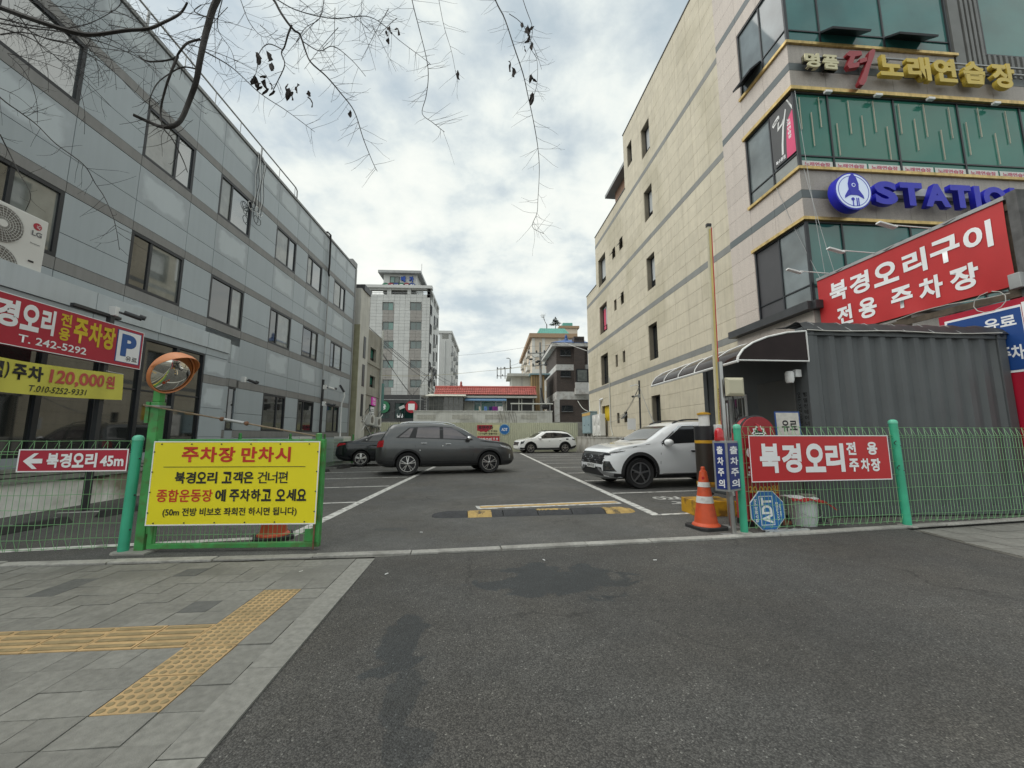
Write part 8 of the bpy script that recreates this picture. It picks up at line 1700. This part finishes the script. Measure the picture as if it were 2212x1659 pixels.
# thick pale broken branch
Q = branch([(456, 30), (444, 75), (432, 130), (424, 175), (410, 215), (393, 255), (375, 272), (350, 274), (325, 265), (288, 248)], 3.3, .030, .013, limb, (-2.6, 2.9, 6.9), 14, .30, seed=1)
branch([(432, 85), (405, 93), (388, 112), (378, 125), (350, 132), (318, 132), (300, 121)], 3.3, .011, .005, limb, None, 10, .22, seed=2); branch([(384, 121), (368, 160), (355, 200), (347, 240), (352, 275), (372, 300), (395, 345), (405, 372)], 3.3, .011, .003, limb, None, 14, .25, seed=3); branch([(428, 150), (395, 145), (365, 160), (340, 180), (325, 210), (322, 235)], 3.32, .007, .003, limb, None, 8, .18, seed=4)
branch([(455, 40), (420, 25), (435, 10)], 3.3, .006, .003, limb, None, 5, .2, seed=5)
branch([(405, 5), (388, 30), (350, 50), (320, 62), (270, 66), (200, 75), (150, 67), (80, 45), (0, 16)], 3.6, .008, .024, limb, None, 26, .34, seed=6)
for k, pp in enumerate(([(0, 50), (60, 60), (140, 70), (230, 95), (300, 125), (350, 160)], [(0, 60), (70, 85), (130, 130), (180, 170), (240, 230)], [(20, 40), (90, 80), (160, 100), (240, 150), (300, 210), (330, 230)], [(0, 40), (100, 60), (180, 55), (250, 20), (262, 0)], [(0, 75), (50, 70), (110, 85), (170, 95), (260, 110), (330, 115)], [(30, 20), (60, 60), (100, 110), (150, 130), (210, 190)])): branch(pp, 3.7 + .1 * k, .007, .002, limb, None, 26, .33, seed=20 + k, droop=.02)
branch([(0, 210), (40, 240), (80, 270), (120, 310), (180, 355), (205, 395), (225, 425), (243, 465), (252, 500), (258, 540)], 3.2, .006, .002, limb, (-4.9, 2.6, 4.6), 26, .26, seed=30, sub=.3); branch([(0, 290), (20, 330), (42, 375), (66, 420), (55, 455)], 3.0, .004, .0015, limb, None, 9, .2, seed=31); branch([(0, 190), (40, 210), (80, 245)], 3.2, .003, .0012, limb, None, 5, .2, seed=32)
# middle group
branch([(595, 5), (615, 40), (635, 65), (648, 75), (660, 110), (672, 135), (705, 165), (735, 200), (765, 240), (785, 300), (805, 350), (815, 370)], 3.5, .014, .0022, limb, (-1.9, 2.9, 7.0), 44, .26, seed=40); branch([(630, 55), (622, 75), (615, 100), (608, 115), (615, 140), (600, 175), (590, 195)], 3.5, .009, .003, limb, None, 12, .18, seed=41); branch([(612, 108), (580, 95), (560, 115), (555, 150), (545, 180)], 3.5, .005, .002, limb, None, 9, .14, seed=42)
branch([(600, 0), (650, 25), (720, 40), (790, 35), (830, 55), (860, 85), (920, 130), (930, 140)], 3.6, .008, .002, limb, (-1.2, 3.0, 7.2), 34, .3, seed=43); branch([(440, 110), (500, 145), (560, 200), (620, 240), (680, 285)], 3.4, .006, .0018, limb, None, 18, .26, seed=44); branch([(655, 90), (690, 110), (720, 100), (760, 130), (790, 165)], 3.5, .005, .002, limb, None, 16, .22, seed=45); branch([(520, 0), (540, 50), (570, 80), (600, 65)], 3.5, .004, .0018, limb, (-2.0, 2.9, 6.9), 12, .26, seed=46)
branch([(700, 0), (690, 40), (660, 60), (640, 90)], 3.55, .004, .002, limb, None, 14, .25, seed=47); branch([(480, 0), (470, 60), (500, 110), (510, 150)], 3.4, .004, .0015, limb, None, 12, .24, seed=48)
# hanging shoots to the right
branch([(890, 0), (905, 60), (922, 130), (925, 170), (920, 210), (912, 245), (935, 265), (960, 285)], 3.6, .007, .002, limb, (-.6, 3.2, 7.5), 24, .30, seed=50); branch([(948, 0), (960, 60), (975, 110), (985, 160), (990, 178)], 3.6, .004, .0015, limb, (-.3, 3.2, 7.5), 10, .22, seed=51)
branch([(1070, 0), (1090, 40), (1110, 100), (1130, 160), (1140, 205), (1152, 260), (1162, 320), (1165, 370), (1162, 430), (1160, 460), (1150, 490), (1175, 505)], 3.5, .008, .0018, limb, (.3, 3.2, 7.4), 44, .26, seed=52, sub=.3); branch([(1130, 0), (1150, 60), (1145, 100), (1160, 130), (1160, 180), (1150, 215)], 3.4, .004, .0018, limb, (.8, 3.4, 7.3), 14, .22, seed=53); branch([(1100, 30), (1130, 55), (1160, 120), (1170, 150)], 3.45, .003, .0015, limb, None, 8, .2, seed=54)
for k in range(26):      # many more thin shoots in the upper left
    x, y = rg.uniform(0, 420), rg.uniform(0, 120); a = rg.uniform(.05, 1.1); l = rg.uniform(90, 200)
    branch([(x + l * t * cos(a * (.6 + .5 * t)), y + l * t * sin(a * (.6 + .5 * t))) for t in (0, .25, .5, .75, 1)], 3.6 + .5 * rg.random(), .0035, .0014, limb, None, 9, .2, seed=200 + k)
for k in range(14):
    x, y = rg.uniform(430, 900), rg.uniform(-10, 60); a = rg.uniform(.2, 2.6); l = rg.uniform(50, 130)
    branch([(x + l * t * cos(a), y + l * t * sin(a) + 10 * t * t) for t in (0, .25, .5, .75, 1)], 3.5 + .2 * rg.random(), .003, .0013, limb, None, 8, .18, seed=300 + k)
limb.build('limbs', m_bark, tr, smooth=60); o = tw1.build('twigs', m_bark, tr); o['kind'] = 'stuff'
# dry leaves, each one a folded leaf of its own
m_leaf = mat('dry brown leaf', (.040, .032, .030), .8, var=.3, vs=30)
def leafmesh(k):
    R = random.Random(100 + k); b = MB(); n = 5; L_ = .085; P = []
    for i in range(n + 1):
        t = i / n; w = .023 * sin(pi * min(1, t * 1.02)) ** .7 * R.uniform(.7, 1.2); c = V((R.uniform(-.004, .004), .012 * sin(t * 4 + k), -L_ * t)); P.append([c + V((-w, .010 * R.uniform(.4, 1.6), 0)), c, c + V((w, .010 * R.uniform(.2, 1.5), 0))])
    b.grid(P); me = bpy.data.meshes.new('leaf'); me.from_pydata([tuple(v) for v in b.v], [], b.f); me.materials.append(m_leaf); return me
LM = [leafmesh(k) for k in range(5)]
spots = [(545, 175), (552, 170), (560, 182), (568, 178), (574, 168), (580, 185), (575, 195), (563, 190), (556, 118), (560, 132), (575, 120), (588, 138), (618, 185), (625, 195), (633, 205), (648, 190), (590, 200), (665, 205), (666, 215), (835, 72), (842, 60), (855, 62), (862, 66), (838, 88), (1098, 137), (1105, 150), (1128, 50), (1142, 68), (1146, 82), (1148, 95), (1140, 58), (1136, 105), (1150, 60), (1148, 165), (1149, 205), (1146, 212), (1152, 172), (985, 160), (756, 245)]
for i, (x, y) in enumerate(spots):
    p = atY(x, y, 3.48 + .1 * random.random()); o = bpy.data.objects.new('leaf', LM[i % 5]); COL.objects.link(o); o.parent = tr; s_ = random.uniform(.75, 1.5)
    o.matrix_local = ROOTM[tr.name].inverted() @ M.Translation(p + V((0, 0, .03))) @ M.Rotation(random.uniform(0, 6.28), 4, 'Z') @ M.Rotation(random.uniform(-.5, .5), 4, 'X') @ M.Diagonal((s_, s_, s_, 1))
# small pale litter on the asphalt
for i, (x, y) in enumerate(((1415, 1262 - 52), (835, 1240), (1175, 1210), (910, 1150), (650, 1195 + 40))):
    p = gnd(x, y, .008); t = thing('litter_scrap', 'tiny white paper scrap on the asphalt, %s' % ('beside the dark wet patch', 'near the kerb corner', 'just before the kerb stones', 'inside the entrance', 'near the gate', 'low in the middle, right one', 'low in the middle, left one')[i], 'litter', p, group='paper scraps on the asphalt'); MB().obox(p + V((0, 0, .003)), (.018, .005, .003), ax=[V((cos(i), sin(i), 0)), V((-sin(i), cos(i), 0)), V((0, 0, 1))]).build('scrap', m_white, t)
bpy.data.scenes.remove(WORK)
